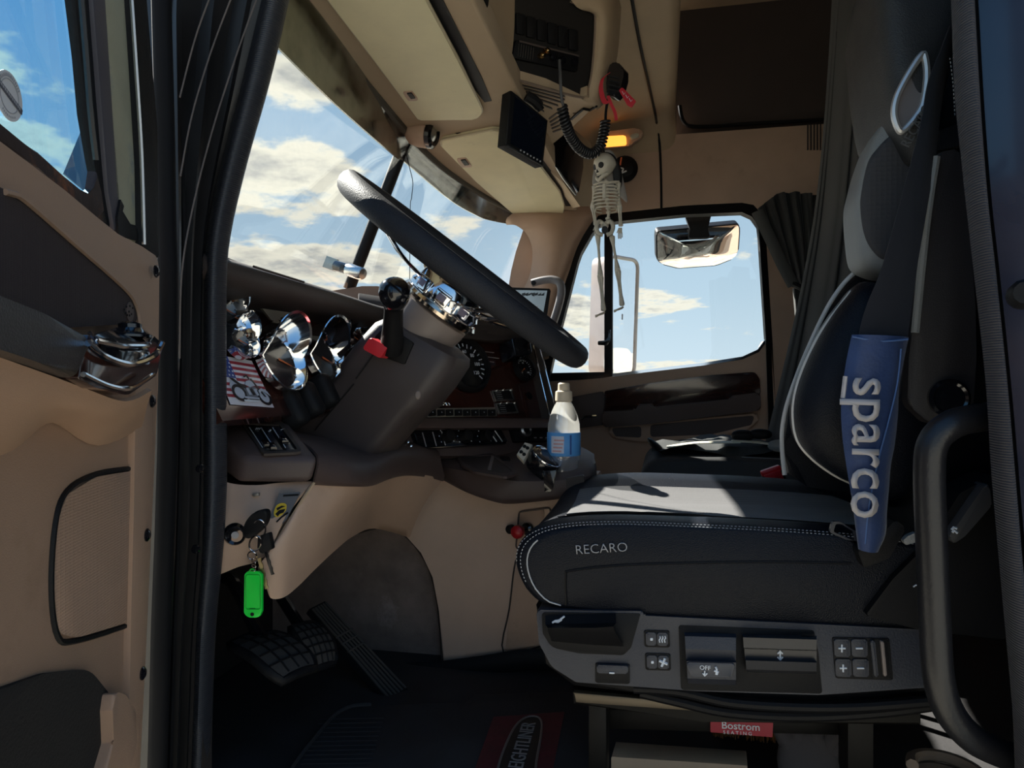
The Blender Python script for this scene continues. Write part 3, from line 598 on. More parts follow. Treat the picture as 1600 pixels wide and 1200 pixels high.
# ================================================================== DASHBOARD
dash = thing('dashboard', 'dark brown dashboard with wood panels and chrome gauges under the windscreen', 'dashboard', (-.65, 1.6, .4))
# padded top: plan curve of its rear edge, swept with a lip profile
EDGE = [(-.600, .83), (-.600, 1.10), (-.600, 1.30), (-.575, 1.43), (-.50, 1.56), (-.40, 1.70), (-.33, 1.82), (-.30, 1.95), (-.32, 2.2), (-.38, 2.56)]
EZ = [.815, .813, .81, .80, .79, .785, .785, .785, .785, .785]
ec = cr([Vector((p[0], p[1], z)) for p, z in zip(EDGE, EZ)], 6)
def inward(i):      # direction from the rear edge towards the windscreen
    t = (ec[min(i+1, len(ec)-1)]-ec[max(i-1, 0)]); t.z = 0; t.normalize(); return Vector((-t.y, t.x, 0))
LIP = [(.10, -.055), (.030, -.040), (.004, -.034), (-.006, -.022), (-.004, -.008), (.008, 0), (.05, .004), (.12, .006)]
rows = []
for i, p in enumerate(ec):
    w = inward(i); r = [p+w*a+Vector((0, 0, b)) for a, b in LIP]
    bx = -.62-.2*sin(pi*(p.y-.83)/1.75)
    r.append(Vector((min(bx-.03, r[-1].x-.02), p.y, .835))); rows.append(r)
loft('dash_top', rows, BROWN2, dash, thick=-.004, smooth=50)
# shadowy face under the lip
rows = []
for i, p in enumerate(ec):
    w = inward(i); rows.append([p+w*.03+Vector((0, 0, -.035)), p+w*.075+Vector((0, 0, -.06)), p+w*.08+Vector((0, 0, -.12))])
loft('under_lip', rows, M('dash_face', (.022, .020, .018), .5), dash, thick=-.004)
slab('khaki_label', [WX(p[0], p[1], -.625) for p in ((410, 482), (452, 488), (470, 510), (424, 500))], (-.004, 0, 0), M('khaki', (.10, .09, .06), .6), dash)
# slatted defroster vent in the pad
vt = tube('defroster_vent', [Vector((-.6035, .955, .803)), Vector((-.6035, 1.10, .801))], .0075, BLACK, dash, n=8)
for k, (vx, vz) in enumerate(((-.598, .8145), (-.604, .8095), (-.608, .803), (-.609, .7955), (-.607, .788))):
    tube('vent_slat', [Vector((vx+.0035, .952, vz)), Vector((vx+.0035, 1.103, vz-.002))], .0019, BROWN2, vt, n=6)
# ------------------------------------------------ gauge panel in front of the driver
GN = Vector((.88, 0, .47)).normalized(); GP = (Vector((-.615, .98, .675)), GN)
def gp(px, py, off=0): return WP(px, py, (GP[0]+GN*off, GN))
gd = Vector((.47, 0, -.88)).normalized()
g0 = Vector((-.615, .84, .675))-gd*.14; 
slab('gauge_panel', [g0, Vector((g0.x, 1.50, g0.z)), Vector((g0.x, 1.50, g0.z))+gd*.235, g0+gd*.235], -GN*.02, WOOD, dash)
slab('panel_backing', [Vector((-.69, .83, .80)), Vector((-.69, 1.5, .80)), Vector((-.66, 1.5, .40)), Vector((-.66, .83, .40))], (-.05, 0, 0), BLACK, dash)
DIAL = M('gauge_dial', (.008, .008, .009), .25, coat=.5)
def gauge(c, r, hood, ax=None, dial=None):
    ax = Vector(ax or (.93, -.05, .36)).normalized(); up = Vector((0, 0, 1)); up = (up-ax*up.dot(ax)).normalized(); sd = ax.cross(up)
    N = 40; rows = []
    ln = lambda a: .014+hood*max(0, sin(a))**.7
    for q, (rr, lf_, e) in enumerate(((1.0, 0, 0), (1.08, 0, 0), (1.08, 0, .010), (1.14, 0, .012), (1.14, 1, 0), (1.17, 1, .002), (1.15, 1, .004), (1.08, 1, .001), (.96, .1, .004), (.92, 0, .003))):
        rows.append([c+(sd*cos(a)+up*sin(a))*r*rr+ax*(lf_*ln(a)+e) for a in [2*pi*k/N for k in range(N)]])
    bz = put('gauge_bezel', loft_bm(rows, cu=True, cv=True), CHROME, dash, smooth=40)
    put('gauge_dial', lathe_bm([(0, 0), (r*1.0, 0), (r*1.0, .003), (0, .004)], c, ax, 32), dial or DIAL, bz)
    bm = bmesh.new()
    for k in range(13):
        a = radians(-40+k*260/12); p = c+(sd*cos(a)+up*sin(a))*r*.82+ax*.0045; d_ = (sd*cos(a)+up*sin(a)); tt = ax.cross(d_)
        slab_bm([p+tt*r*.02, p+d_*r*.12+tt*r*.02, p+d_*r*.12-tt*r*.02, p-tt*r*.02], -ax*.0006, bm=bm)
    put('gauge_marks', bm, GREYP, bz, smooth=0)
    nd = radians(200); d_ = sd*cos(nd)+up*sin(nd); tt = ax.cross(d_); p = c+ax*.006
    slab('gauge_needle', [p+tt*r*.04, p+d_*r*.7, p-tt*r*.04], -ax*.001, M('needle_orange', (.55, .13, .03), .4), bz, smooth=0)
    return bz
gauge(gp(346, 484, .012), .034, .028); gauge(gp(368, 533, .012), .028, .024)
gauge(gp(431, 563, .012), .050, .050); gauge(gp(500, 560, .012), .050, .050)
gauge(gp(524, 522, .012), .024, .022); gauge(gp(550, 528, .012), .024, .022); gauge(gp(541, 566, .012), .022, .020)
# folded black rubber boot below the gauges
for k in range(3):
    c = WX(456+k*25, 640-k*14, -.580)
    box('boot_fold', c, (.04, .036, .062), RUBBER, dash, rot=Matrix.Rotation(radians(-28), 3, 'Y'), bevel=.012, seg=3)
# ------------------------------------------------ lower left console with slider controls
cn = [(345, 643, 1.14), (441, 644, 1.16), (500, 714, 1.02), (378, 716, 1.0), (349, 682, 1.03)]
tp = WFs(cn)
bm = bmesh.new()
rows = [[WF(345, 640, 1.16), WF(441, 641, 1.18), WF(505, 712, 1.10), WF(505, 755, 1.10), WF(345, 745, 1.10)]]
T = [WF(*p) for p in cn]
Bq = [WF(335, 700, 1.12), WF(420, 735, 1.15), WF(490, 754, 1.02), WF(371, 757, 1.0), WF(345, 735, 1.03)]
vt_ = [bm.verts.new(p) for p in T]; vb_ = [bm.verts.new(p) for p in Bq]
bm.faces.new(vt_); bm.faces.new(vb_[::-1])
for i in range(5): bm.faces.new((vt_[i], vb_[i], vb_[(i+1) % 5], vt_[(i+1) % 5]))
bmesh.ops.bevel(bm, geom=bm.edges[:], offset=.010, segments=3, profile=.5, affect='EDGES', clamp_overlap=True)
lc = put('lower_console', bm, BROWN, dash, smooth=50)
CP = plane3(WF(345, 643, 1.14), WF(441, 644, 1.16), WF(440, 715, 1.01))
def cpp(px, py, off=0): return WP(px, py, (CP[0]+CP[1]*off, CP[1]))
sr = put('slider_frame', ring_bm([cpp(*p, .006) for p in rp([(373, 655), (440, 658), (474, 706), (411, 709)], 5)], [cpp(*p, .006) for p in rp([(381, 661), (437, 664), (466, 703), (414, 705)], 3)], -CP[1]*.004, 48), BROWN2, lc)
slab('slider_recess', [cpp(*p, .0035) for p in ((379, 660), (438, 663), (468, 704), (413, 706))], -CP[1]*.003, BLACK, lc)
for k in range(3):
    x = 388+k*18
    slab('slider_track', [cpp(*p, .0050) for p in ((x, 666), (x+13, 667), (x+36, 702), (x+24, 703))], -CP[1]*.003, M('slider_black', (.012, .014, .02), .3), lc, bevel=.001)
    tube('slider_line', [cpp(x+2, 668, .0055), cpp(x+22, 699, .0055)], .0007, WHITEP, lc, n=4)
    kx, ky = x+12+(k == 0)*8, 682+(k == 0)*4+(k == 1)*8-(k == 2)*2
    slab('slider_knob', [cpp(*p, .012) for p in ((kx, ky), (kx+10, ky), (kx+15, ky+8), (kx+5, ky+8))], -CP[1]*.010, BLACKG, lc, bevel=.002)
for s_, (x, y) in (('III', (398, 671)), ('3', (418, 674)), ('\u2044', (440, 672))):
    o3 = cpp(x, y, .0056); text('slider_symbol', s_, o3, cpp(x+10, y+1, .0056)-o3, cpp(x-6, y-10, .0056)-o3, .010, WHITEP, lc)
# ------------------------------------------------ strip under the column and tan knee panels
strip_t = cr([Vector(p) for p in ((494, 714, 1.03), (520, 718, 1.06), (548, 723, 1.10), (580, 724, 1.18), (609, 709, 1.30), (633, 704, 1.38), (660, 705, 1.46), (684, 708, 1.52))], 4)
strip_b = cr([Vector(p) for p in ((488, 753, 1.03), (520, 755, 1.06), (553, 756, 1.10), (580, 755, 1.18), (607, 745, 1.30), (633, 740, 1.38), (663, 742, 1.46), (692, 749, 1.52))], 4)
St = [WF(*p) for p in strip_t]; Sb = [WF(*p) for p in strip_b]
loft('lower_strip', [[p+Vector((-.10, .08, .03)) for p in St], [p+Vector((-.02, .02, .008)) for p in St], St, [p+Vector((.004, -.006, -.01)) for p in St], [p.lerp(q, .85)+Vector((.004, -.006, 0)) for p, q in zip(St, Sb)], Sb, [p+Vector((-.03, .04, 0)) for p in Sb]], BROWN, dash, thick=-.004, smooth=60)
def knee(name, top_, bot_, bulge, mat=TAN, k=5):
    a = cr([WF(*p) for p in top_], 5); b = cr([WF(*p) for p in bot_], 5); rows = []
    for i in range(9):
        t = i/8; rows.append([p.lerp(q, t)+Vector((.02, -.5, .2)).normalized()*bulge*sin(pi*t)*.6 for p, q in zip(a, b)])
    rows.append([q+Vector((-.04, .05, .02)) for q in b])
    return loft(name, rows, mat, dash, thick=-.005, smooth=70)
kp = knee('knee_panel', [(424, 861, .986), (455, 808, 1.008), (489, 753, 1.034), (520, 755, 1.065), (553, 756, 1.105), (580, 755, 1.185), (607, 745, 1.305), (640, 739, 1.40), (694, 748, 1.52)],
     [(417, 920, .985), (424, 935, .988), (444, 933, 1.0), (466, 916, 1.04), (492, 890, 1.10), (524, 860, 1.20), (552, 838, 1.34), (585, 826, 1.48), (640, 840, 1.57)], .045)
kl = knee('ignition_panel', [(330, 742, 1.0), (360, 755, 1.005), (400, 758, 1.01), (440, 754, 1.025), (490, 752, 1.035)],
     [(320, 905, .985), (345, 897, .985), (372, 886, .985), (400, 878, .985), (424, 862, .985)], .03)
tube('panel_seam', [WF(*p) for p in cr([(491, 754, 1.027), (470, 785, 1.012), (447, 822, .995), (424, 861, .980)], 5)], .0022, M('tan_edge', (.42, .30, .19), .5), dash, n=6)
# ------------------------------------------------ tunnel side (doghouse) with carpet inset
YT = 1.56
arch = [(520, 1060), (520, 905), (545, 850), (575, 829), (607, 825), (633, 836), (658, 864), (676, 902), (686, 955), (692, 1042)]
tun = struct('wall_tunnel', W(760, 1040, YT))
outl = [(600, 760), (690, 740), (935, 740), (960, 800), (960, 1045), (692, 1042), (686, 955), (676, 902), (658, 864), (633, 836), (607, 825), (585, 822)]
slab('tunnel_panel', Ws(rp([(p[0], p[1], 6 if 690 > p[0] > 610 else 0) for p in outl]), YT), (0, .05, 0), M('tan_tunnel', (.58, .415, .315), .5, bump=.25, bscale=900, var=.06, stain=((.32, .23, .19), 7, .62, .4)), tun, bevel=.012, seg=4)  # knee trim again, colour raised to replace light missing this deep
slab('tunnel_top', [W(600, 760, YT+.02), W(690, 742, YT+.02), W(960, 742, YT+.02), W(960, 742, 2.0), W(600, 745, 2.0)], (0, 0, -.02), TAN, tun)
slab('toe_carpet', Ws([(300, 780), (720, 780), (720, 1062), (640, 1075), (300, 1120)], YT+.045), (0, .03, 0), CARPET, tun)
tube('arch_edge', [W(p[0], p[1], YT+.012) for p in cr([(560, 832), (580, 826), (607, 824), (633, 836), (658, 864), (676, 902), (686, 955), (692, 1040)], 5)], .004, BROWN2, tun, n=8)
slab('access_hatch', Ws(rp([(807, 880, 6), (850, 868, 6), (850, 1005, 4), (789, 1018, 4), (797, 950, 20)], 6), YT-.006), (0, .006, 0), TAN, tun, bevel=.003)
tube('hatch_groove', [W(*p, YT-.003) for p in cr([(850, 866), (812, 874), (804, 884), (796, 950), (787, 1020), (850, 1008)], 4)], .0018, BROWN2, tun, n=6)
# rolled black mat edge where the tunnel meets the floor
tube('mat_upstand', [W(p[0], p[1], YT-.02) for p in cr([(590, 1060), (640, 1052), (690, 1049), (760, 1040), (840, 1030), (960, 1040)], 5)], .018, RUBBER, tun, n=8, flat=(1.3, .5))
# knob recess by the seat
slab('knob_recess', Ws(rp([(811, 800, 6), (850, 794, 6), (850, 852, 5), (806, 858, 6)], 6), YT-.004), (0, .004, 0), TAN, tun, bevel=.002)
tube('recess_edge', [W(*p, YT-.004) for p in rp([(811, 800), (860, 793), (860, 852), (806, 858)], 5)], .002, BROWN, tun, n=6, closed=True)
vk = thing('valve_knob', 'red push knob between black collars on the tan tunnel panel', 'knob', W(812, 828, YT))
lathe('collar', [(0, 0), (.014, 0), (.014, .008), (.009, .012), (.006, .03), (0, .03)], W(826, 826, YT-.004), (-.5, -1, 0), BLACKG, vk, n=18)
lathe('collar', [(0, 0), (.010, 0), (.010, .012), (.006, .014), (0, .014)], W(800, 826, YT-.004), (-.3, -1, 0), BLACK, vk, n=18)
lathe('red_button', [(0, 0), (.006, 0), (.006, .02), (.013, .022), (.015, .028), (.014, .036), (.008, .041), (0, .042)], W(818, 827, YT-.02), (-.25, -1, 0), M('red_plastic', (.42, .012, .018), .35), vk, n=20)
# ------------------------------------------------ centre tray
ft = [(686, 712), (697, 724), (740, 733), (795, 745), (830, 747), (880, 745), (915, 740), (930, 728)]
fb = [(690, 745), (702, 752), (732, 767), (770, 780), (800, 784), (870, 777), (915, 771), (930, 766)]
fy = [1.53, 1.50, 1.46, 1.44, 1.44, 1.44, 1.45, 1.50]
bk_ = [(682, 706), (710, 703), (745, 700), (790, 697), (830, 696), (870, 696), (905, 700), (928, 712)]
by = [1.60, 1.64, 1.68, 1.72, 1.74, 1.74, 1.72, 1.66]
A = cr([W(p[0], p[1], y) for p, y in zip(ft, fy)], 5); B_ = cr([W(p[0], p[1], y) for p, y in zip(fb, fy)], 5); C_ = cr([W(p[0], p[1], y) for p, y in zip(bk_, by)], 5)
rows = [C_, [c.lerp(a, .5) for c, a in zip(C_, A)], [c.lerp(a, .93)+Vector((0, 0, .001)) for c, a in zip(C_, A)], [a+Vector((0, -.006, -.008)) for a in A], [a.lerp(b, .8)+Vector((0, -.008, 0)) for a, b in zip(A, B_)], B_, [b+Vector((0, .06, .0)) for b in B_]]
ct = loft('centre_tray', rows, BROWN, dash, thick=-.004, smooth=50)
TP = plane3(W(714, 712, 1.585), W(795, 740, 1.47), W(790, 700, 1.70))
def tpp(px, py, off=0): return WP(px, py, (TP[0]+TP[1]*off, TP[1]))
tr = slab('tray_recess', [tpp(*p, .012) for p in rp([(714, 713), (768, 710), (806, 738), (790, 742), (745, 734), (726, 726)], 5)], -TP[1]*.004, M('tray_floor', (.04, .03, .027), .6), ct, bevel=.001)
put('recess_rim', ring_bm([tpp(*p, .013) for p in rp([(711, 711), (770, 708), (811, 740), (790, 745), (742, 737), (722, 727)], 5)], [tpp(*p, .013) for p in rp([(716, 714), (767, 711), (803, 737), (789, 740), (746, 733), (728, 725)], 5)], -TP[1]*.005, 60), BROWN, ct)
slab('recess_wall', [tpp(*p, .0135) for p in ((768, 711), (762, 733), (767, 734), (772, 713))], -TP[1]*.004, GREYB, ct)
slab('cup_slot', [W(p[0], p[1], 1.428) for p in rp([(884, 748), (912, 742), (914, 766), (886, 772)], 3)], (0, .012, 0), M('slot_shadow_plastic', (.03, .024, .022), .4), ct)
tube('tray_seam', [W(683, 708, 1.525), W(690, 728, 1.51), W(692, 750, 1.51)], .003, BLACK, ct, n=6)
# ------------------------------------------------ centre panel angled to the driver
BN = Vector((.78, -.51, .34)).normalized(); BP = (Vector((-.40, 1.66, .62)), BN)
def bp(px, py, off=0): return WP(px, py, (BP[0]+BN*off, BN))
bpan = slab('centre_panel', [bp(*p) for p in ((560, 505), (700, 505), (835, 512), (846, 560), (866, 655), (560, 662))], -BN*.03, WOOD, dash, bevel=.003)
brow = loft('panel_brow', [[bp(x, y, o) for x, y in ((560, 500), (640, 512), (700, 524), (760, 530), (815, 528), (840, 520))] for y_, o in ((0, .005), (0, .03))] + [[bp(x, y-12, .035) for x, y in ((560, 500), (640, 512), (700, 524), (760, 530), (815, 528), (840, 520))], [bp(x, y-26, .03) for x, y in ((560, 500), (640, 512), (700, 524), (760, 530), (815, 528), (840, 520))], [bp(x, y-40, -.01) for x, y in ((560, 500), (640, 512), (700, 524), (760, 530), (815, 528), (840, 520))]], BROWN2, dash, thick=-.003, smooth=60)
# big speedometer and small gauge
uB = (bp(800, 600)-bp(700, 600)); uB.z = 0; uB.normalize(); vB = BN.cross(uB).normalized(); vB = vB if vB.z > 0 else -vB
def bgauge(px, py, r, text_):
    c = bp(px, py, .004)
    bz = put('gauge_bezel', ringlathe_bm([(r*.93, .006), (r*.95, .014), (r*1.03, .016), (r*1.12, .008), (r*1.14, 0), (r*.93, 0)], c, BN, 40), BLACK, dash)
    put('gauge_dial', lathe_bm([(0, 0), (r*.95, 0), (r*.95, .004), (0, .0045)], c, BN, 32), DIAL, bz)
    bm = bmesh.new()
    for k in range(19):
        a = radians(-45+k*270/18); d_ = uB*cos(a)+vB*sin(a); tt = BN.cross(d_); p = c+BN*.0055+d_*r*(.72 if k % 2 else .66); q = c+BN*.0055+d_*r*.84
        slab_bm([p+tt*r*.018, q+tt*r*.018, q-tt*r*.018, p-tt*r*.018], -BN*.0005, bm=bm)
    for k, s_ in enumerate(text_):
        a = radians(225-k*270/(len(text_)-1)); p = c+BN*.0052+(uB*cos(a)+vB*sin(a))*r*.50-vB*r*.06
        text_bm(s_, p, uB, vB, r*.20, bm=bm, align='CENTER')
    put('gauge_marks', bm, WHITEP, bz, smooth=0)
    a = radians(215); d_ = uB*cos(a)+vB*sin(a); tt = BN.cross(d_)
    slab('gauge_needle', [c+BN*.007+tt*r*.04, c+BN*.007+d_*r*.7, c+BN*.007-tt*r*.04], -BN*.001, M('needle_orange', (.55, .13, .03), .4), bz, smooth=0)
bgauge(728, 570, .062, ('0', '20', '40', '60', '80', '100', '120'))
bgauge(817, 577, .030, ('0', '50', '100'))
lathe('knob', [(.016, 0), (.016, .012), (.010, .02), (0, .021)], bp(812, 545, .0), BN, BLACKG, dash, n=20)
lathe('key_slot', [(.010, 0), (.010, .003), (0, .004)], bp(826, 619), BN, BLACK, dash, n=16)
for p in (((745, 548), (772, 551)), ((748, 556), (780, 560)), ((752, 563), (772, 566))):
    tube('label_line', [bp(*p[0], .002), bp(*p[1], .002)], .0008, GREYP, dash, n=4)
# two chrome-cornered label plates
for (x, y) in ((769, 608), (775, 628)):
    f_ = put('label_plate', ring_bm([bp(*p, .004) for p in ((x, y+2), (x+30, y), (x+36, y+17), (x+6, y+19))], [bp(*p, .004) for p in ((x+2, y+4), (x+28, y+2), (x+33, y+15), (x+7, y+17))], -BN*.003, 32), STEEL, dash)
    slab('plate_face', [bp(*p, .003) for p in ((x+1, y+3), (x+29, y+1), (x+35, y+16), (x+6, y+18))], -BN*.003, BLACK, f_)
    for cx_, cy_ in ((x+8, y+2), (x+18, y+1), (x+30, y+1)): lathe('corner_stud', [(0, 0), (.003, 0), (.0025, .003), (0, .004)], bp(cx_, cy_, .004), BN, CHROME, f_, n=8)
    for k in range(4): tube('print_line', [bp(x+5+k, y+6+k*3, .0035), bp(x+14+k, y+5.5+k*3, .0035)], .0005, GREYP, f_, n=4)
# row of rocker switches in a bright bezel
sb = put('switch_bezel', slab_bm([bp(*p, .003) for p in ((669, 638), (774, 636), (777, 650), (668, 652))], -BN*.003, .001), M('satin_bezel', (.30, .28, .24), .35, metal=.6), dash)
for k in range(8):
    x = 671+k*13+(k > 0)*1+(k > 2)*1.0
    s_ = slab('rocker_switch', [bp(*p, .008) for p in ((x, 639.5), (x+10.5, 639.2), (x+11, 648.5), (x+.5, 649))], -BN*.007, BLACK, sb, bevel=.0015)
    lathe('switch_dot', [(0, 0), (.0014, 0), (0, .0006)], bp(x+5.5, 644, .0083), BN, WHITEP, s_, n=8)
tube('script_emblem', [bp(*p, .003) for p in cr([(682, 633), (688, 625), (690, 633), (686, 630), (693, 629), (692, 633), (696, 629), (698, 633), (700, 629), (703, 633)], 5)], .0011, CHROME, dash, n=6)
# ledge and lower black control bank
lg = loft('panel_ledge', [[bp(x, 655, .0) for x in (610, 700, 780, 866)], [bp(x, 657, .03) for x in (610, 700, 780, 866)], [bp(x, 667, .034) for x in (608, 700, 780, 868)], [bp(x, 670, .01) for x in (608, 700, 780, 868)]], BROWN, dash, thick=-.003, smooth=60)
slab('lower_bank', [bp(*p, .0) for p in ((600, 664), (870, 664), (874, 712), (600, 712))], -BN*.03, BROWN, dash)
hv = slab('climate_panel', [bp(*p, .012) for p in rp([(645, 673), (780, 666), (796, 693), (655, 701)], 4)], -BN*.012, BLACKG, dash, bevel=.003)
for k, x in enumerate((660, 676, 690)):
    tube('panel_slit', [bp(x, 676-k, .013), bp(x+6, 698-k, .013)], .001, GREYP, hv, n=4)
for x in (698, 726, 757):
    kb = lathe('control_knob', [(.014, 0), (.015, .006), (.012, .016), (0, .018)], bp(x, 683, .012), BN, BLACK, hv, n=18)
    for q in range(7):
        a = radians(-30+q*40); lathe('knob_mark', [(0, 0), (.0014, 0), (0, .0006)], bp(x, 683, .0125)+(uB*cos(a)+vB*sin(a))*.020, BN, WHITEP, hv, n=6)
for k in range(2): tube('panel_gleam_bar', [bp(764+k*9, 673, .014), bp(776+k*9, 690, .014)], .0016, STEEL, hv, n=6)
rd = slab('radio_face', [bp(*p, .012) for p in rp([(798, 663), (866, 661), (872, 688), (806, 690)], 3)], -BN*.012, BLACK, dash, bevel=.002)
put('radio_knob', lathe_bm([(.017, 0), (.018, .010), (.014, .014), (.010, .010), (0, .010)], bp(818, 673, .012), BN, 24), STEEL, rd)
lathe('radio_knob_cap', [(.009, 0), (.009, .012), (0, .013)], bp(818, 673, .013), BN, BLACKG, rd, n=20)
for k in range(3): box('radio_button', bp(836+k*9, 684, .013), (.008, .004, .003), GREYB, rd)
for k in range(7):
    lathe('stud', [(0, 0), (.004, 0), (.003, .004), (0, .005)], WF(615+k*4.5, 697-1.0*(k % 2)*6, 1.42), (.3, -1, .4), CHROME, dash, n=8)
# trim blade at the far end of the centre panel
slab('end_blade', [bp(*p, .03) for p in ((833, 532), (840, 528), (870, 648), (861, 655))], -BN*.05, M('blade_dark', (.05, .04, .035), .35), dash, bevel=.002)
tube('blade_edge', [bp(*p, .032) for p in ((839, 527), (852, 575), (870, 646))], .0022, CHROME, dash, n=6)
tube('blade_edge', [bp(*p, .032) for p in ((832, 533), (845, 590), (860, 653))], .0018, CHROME, dash, n=6)
# clip mount under the wheel
mt = slab('mount_block', [bp(*p, .06) for p in rp([(800, 528), (828, 528), (832, 552), (806, 556)], 3)], -BN*.05, BLACKG, dash, bevel=.004)
# sunlit tan tray on the dash top
slab('dash_tray', [W(p[0], p[1], 1.62) for p in rp([(508, 462, 2), (520, 454, 4), (566, 447, 6), (590, 447, 6), (650, 461, 4), (650, 478, 2), (530, 476, 2)], 4)], (-.05, .20, 0), M('tray_brown', (.32, .18, .11), .5, bump=.2, bscale=600), dash, bevel=.006)
# blue steering-side sticker with yellow bird head on grey label
sk = thing('logo_label', 'grey label with yellow and black bird head on the ignition panel', 'label', WF(440, 794, 1.0))
LP = plane3(WF(432, 770, 1.003), WF(470, 769, 1.006), WF(430, 820, .992))
def lp(px, py, off=0): return WP(px, py, (LP[0]+LP[1]*(off+.004), LP[1]))
slab('label_plate', [lp(*p) for p in rp([(436, 771), (470, 768), (447, 812), (440, 819), (418, 818)], 2)], -LP[1]*.003, M('label_grey', (.085, .088, .10), .5), sk)
slab('label_print', [lp(*p, .0005) for p in ((443, 773), (467, 771.5), (466, 774.5), (442, 776))], -LP[1]*.0006, BLACK, sk, smooth=0)
slab('bird_head', [lp(*p, .0008) for p in cr([(428, 800), (432, 790), (440, 786), (447, 788), (447, 796), (442, 803), (434, 808), (429, 806)], 4, True)], -LP[1]*.0006, M('logo_yellow', (.50, .36, .02), .5), sk, smooth=0)
slab('bird_beak', [lp(*p, .0012) for p in ((430, 803), (436, 797), (446, 795), (443, 801), (437, 803), (434, 807))], -LP[1]*.0006, BLACK, sk, smooth=0)
slab('bird_stripe', [lp(*p, .0012) for p in ((432, 794), (440, 790), (446, 791), (439, 794), (433, 798))], -LP[1]*.0006, BLACK, sk, smooth=0)
tube('label_swoosh', [lp(*p, .0008) for p in ((432, 816), (440, 808), (450, 801))], .0012, BLACK, sk, n=4)
# ------------------------------------------------ flag sticker
fs = thing('flag_sticker', 'flag sticker with a chrome motorcycle on the wood panel', 'sticker', gp(390, 632))
fq = [gp(330, 553, .001), gp(393, 564, .001), gp(428, 637, .001), gp(360, 632, .001)]
def Fq(u, v, k=0): return (fq[0]*(1-u)*(1-v)+fq[1]*u*(1-v)+fq[2]*u*v+fq[3]*(1-u)*v)+GN*k*.0004
def fpoly(name, pts, mat, k): return slab(name, [Fq(*p, k) for p in pts], -GN*.0003, mat, fs, smooth=0)
fpoly('sticker_base', [(0, 0), (1, 0), (1, 1), (0, 1)], M('sticker_paper', (.66, .64, .70), .35), 1)
FR = M('flag_red', (.30, .025, .04), .4); FB = M('flag_blue', (.03, .06, .25), .4)
for k in range(7):
    v0 = .085+k*.118; u0 = .36 if v0 < .45 else 0
    fpoly('red_stripe', [(u0, v0), (1, v0), (1, v0+.059), (u0, v0+.059)], FR, 2)
fpoly('canton', [(0, 0), (.36, 0), (.36, .45), (0, .45)], FB, 3)
for i in range(5):
    for j in range(4):
        u, v = .06+j*.08+(i % 2)*.03, .06+i*.085
        fpoly('star', [(u+.02*cos(a)*(1 if q % 2 else .45), v+.025*sin(a)*(1 if q % 2 else .45)) for q, a in enumerate([2*pi*q/10 for q in range(10)])], WHITEP, 4)
SILV = M('print_silver', (.42, .46, .55), .4); INK = M('print_black', (.008, .008, .012), .4)
def fring(u, v, r, w, mat, k): put('wheel_print', ring_bm([Fq(u+r*cos(a), v+r*1.05*sin(a), k) for a in [2*pi*q/28 for q in range(28)]], [Fq(u+(r-w)*cos(a), v+(r-w)*1.05*sin(a), k) for a in [2*pi*q/28 for q in range(28)]], -GN*.0003, 28), mat, fs, smooth=0)
fpoly('fender', [(.13, .60), (.20, .50), (.32, .50), (.40, .62), (.30, .62), (.18, .72), (.12, .80)], SILV, 5)
for (u, v) in ((.28, .76), (.85, .80)):
    fpoly('wheel_disc', [(u+.15*cos(a), v+.16*sin(a)) for a in [2*pi*q/24 for q in range(24)]], SILV, 5); fring(u, v, .165, .055, INK, 6)
fpoly('seat_print', [(.16, .47), (.25, .47), (.36, .56), (.50, .60), (.46, .66), (.34, .62), (.24, .54)], INK, 7)
fpoly('tank', [(.48, .58), (.54, .50), (.64, .47), (.74, .52), (.72, .58), (.58, .62)], SILV, 7)
fpoly('engine', [(.42, .64), (.72, .60), (.74, .80), (.66, .88), (.46, .88), (.40, .76)], M('print_grey', (.16, .17, .20), .4), 6)
for q in range(3): fpoly('cylinder', [(.46+q*.09, .66), (.52+q*.09, .64), (.54+q*.09, .78), (.48+q*.09, .79)], SILV if q != 1 else INK, 8)
fpoly('pipe', [(.34, .83), (.68, .84), (.68, .87), (.34, .87)], SILV, 9); fpoly('pipe', [(.30, .90), (.66, .90), (.66, .93), (.30, .94)], WHITEP, 9)
fpoly('fork', [(.66, .44), (.70, .43), (.88, .80), (.84, .80)], INK, 8); fpoly('handlebar', [(.52, .40), (.62, .36), (.66, .44), (.62, .46), (.60, .40), (.53, .43)], INK, 8)
fpoly('front_fender', [(.74, .68), (.84, .62), (.96, .68), (1.0, .78), (.92, .72), (.82, .68), (.74, .76)], SILV, 9)
# ================================================================== STEERING COLUMN AND WHEEL
YW = 1.22
wc = W(730, 423, YW); wa = (W(905, 560, YW)-W(555, 285, YW)); wa.y = 0; wa.normalize()      # along the wheel in side view (rear-down)
wn_ = Vector((-wa.z, 0, wa.x)).normalized()                                                  # wheel axis, up to the driver
yv = Vector((0, 1, 0))
sw_ = thing('steering_wheel', 'black leather steering wheel with chrome spokes and hub', 'steering wheel', wc)
R0 = .250
rim = []
N = 72
bm = bmesh.new(); rows = []
for i in range(N):
    a = 2*pi*i/N; d_ = wa*cos(a)+yv*sin(a); c = wc+d_*R0
    rows.append([c+(d_*cos(b)*.0165+wn_*sin(b)*.0205) for b in [2*pi*k/14 for k in range(14)]])
put('rim', loft_bm(rows, cu=True, cv=True), M('wheel_leather', (.018, .019, .024), .62, bump=.5, bscale=500, pattern='grain', spec=.3), sw_, smooth=60)
hub = wc-wn_*.055
put('hub', lathe_bm([(.055, -.022), (.070, -.020), (.072, -.010), (.066, .000), (.062, .016), (.050, .028), (.030, .034), (0, .036)], hub, wn_, 40), CHROME, sw_)
put('horn_pad', lathe_bm([(.040, .030), (.040, .038), (.030, .044), (0, .046)], hub, wn_, 32), BLACKG, sw_)
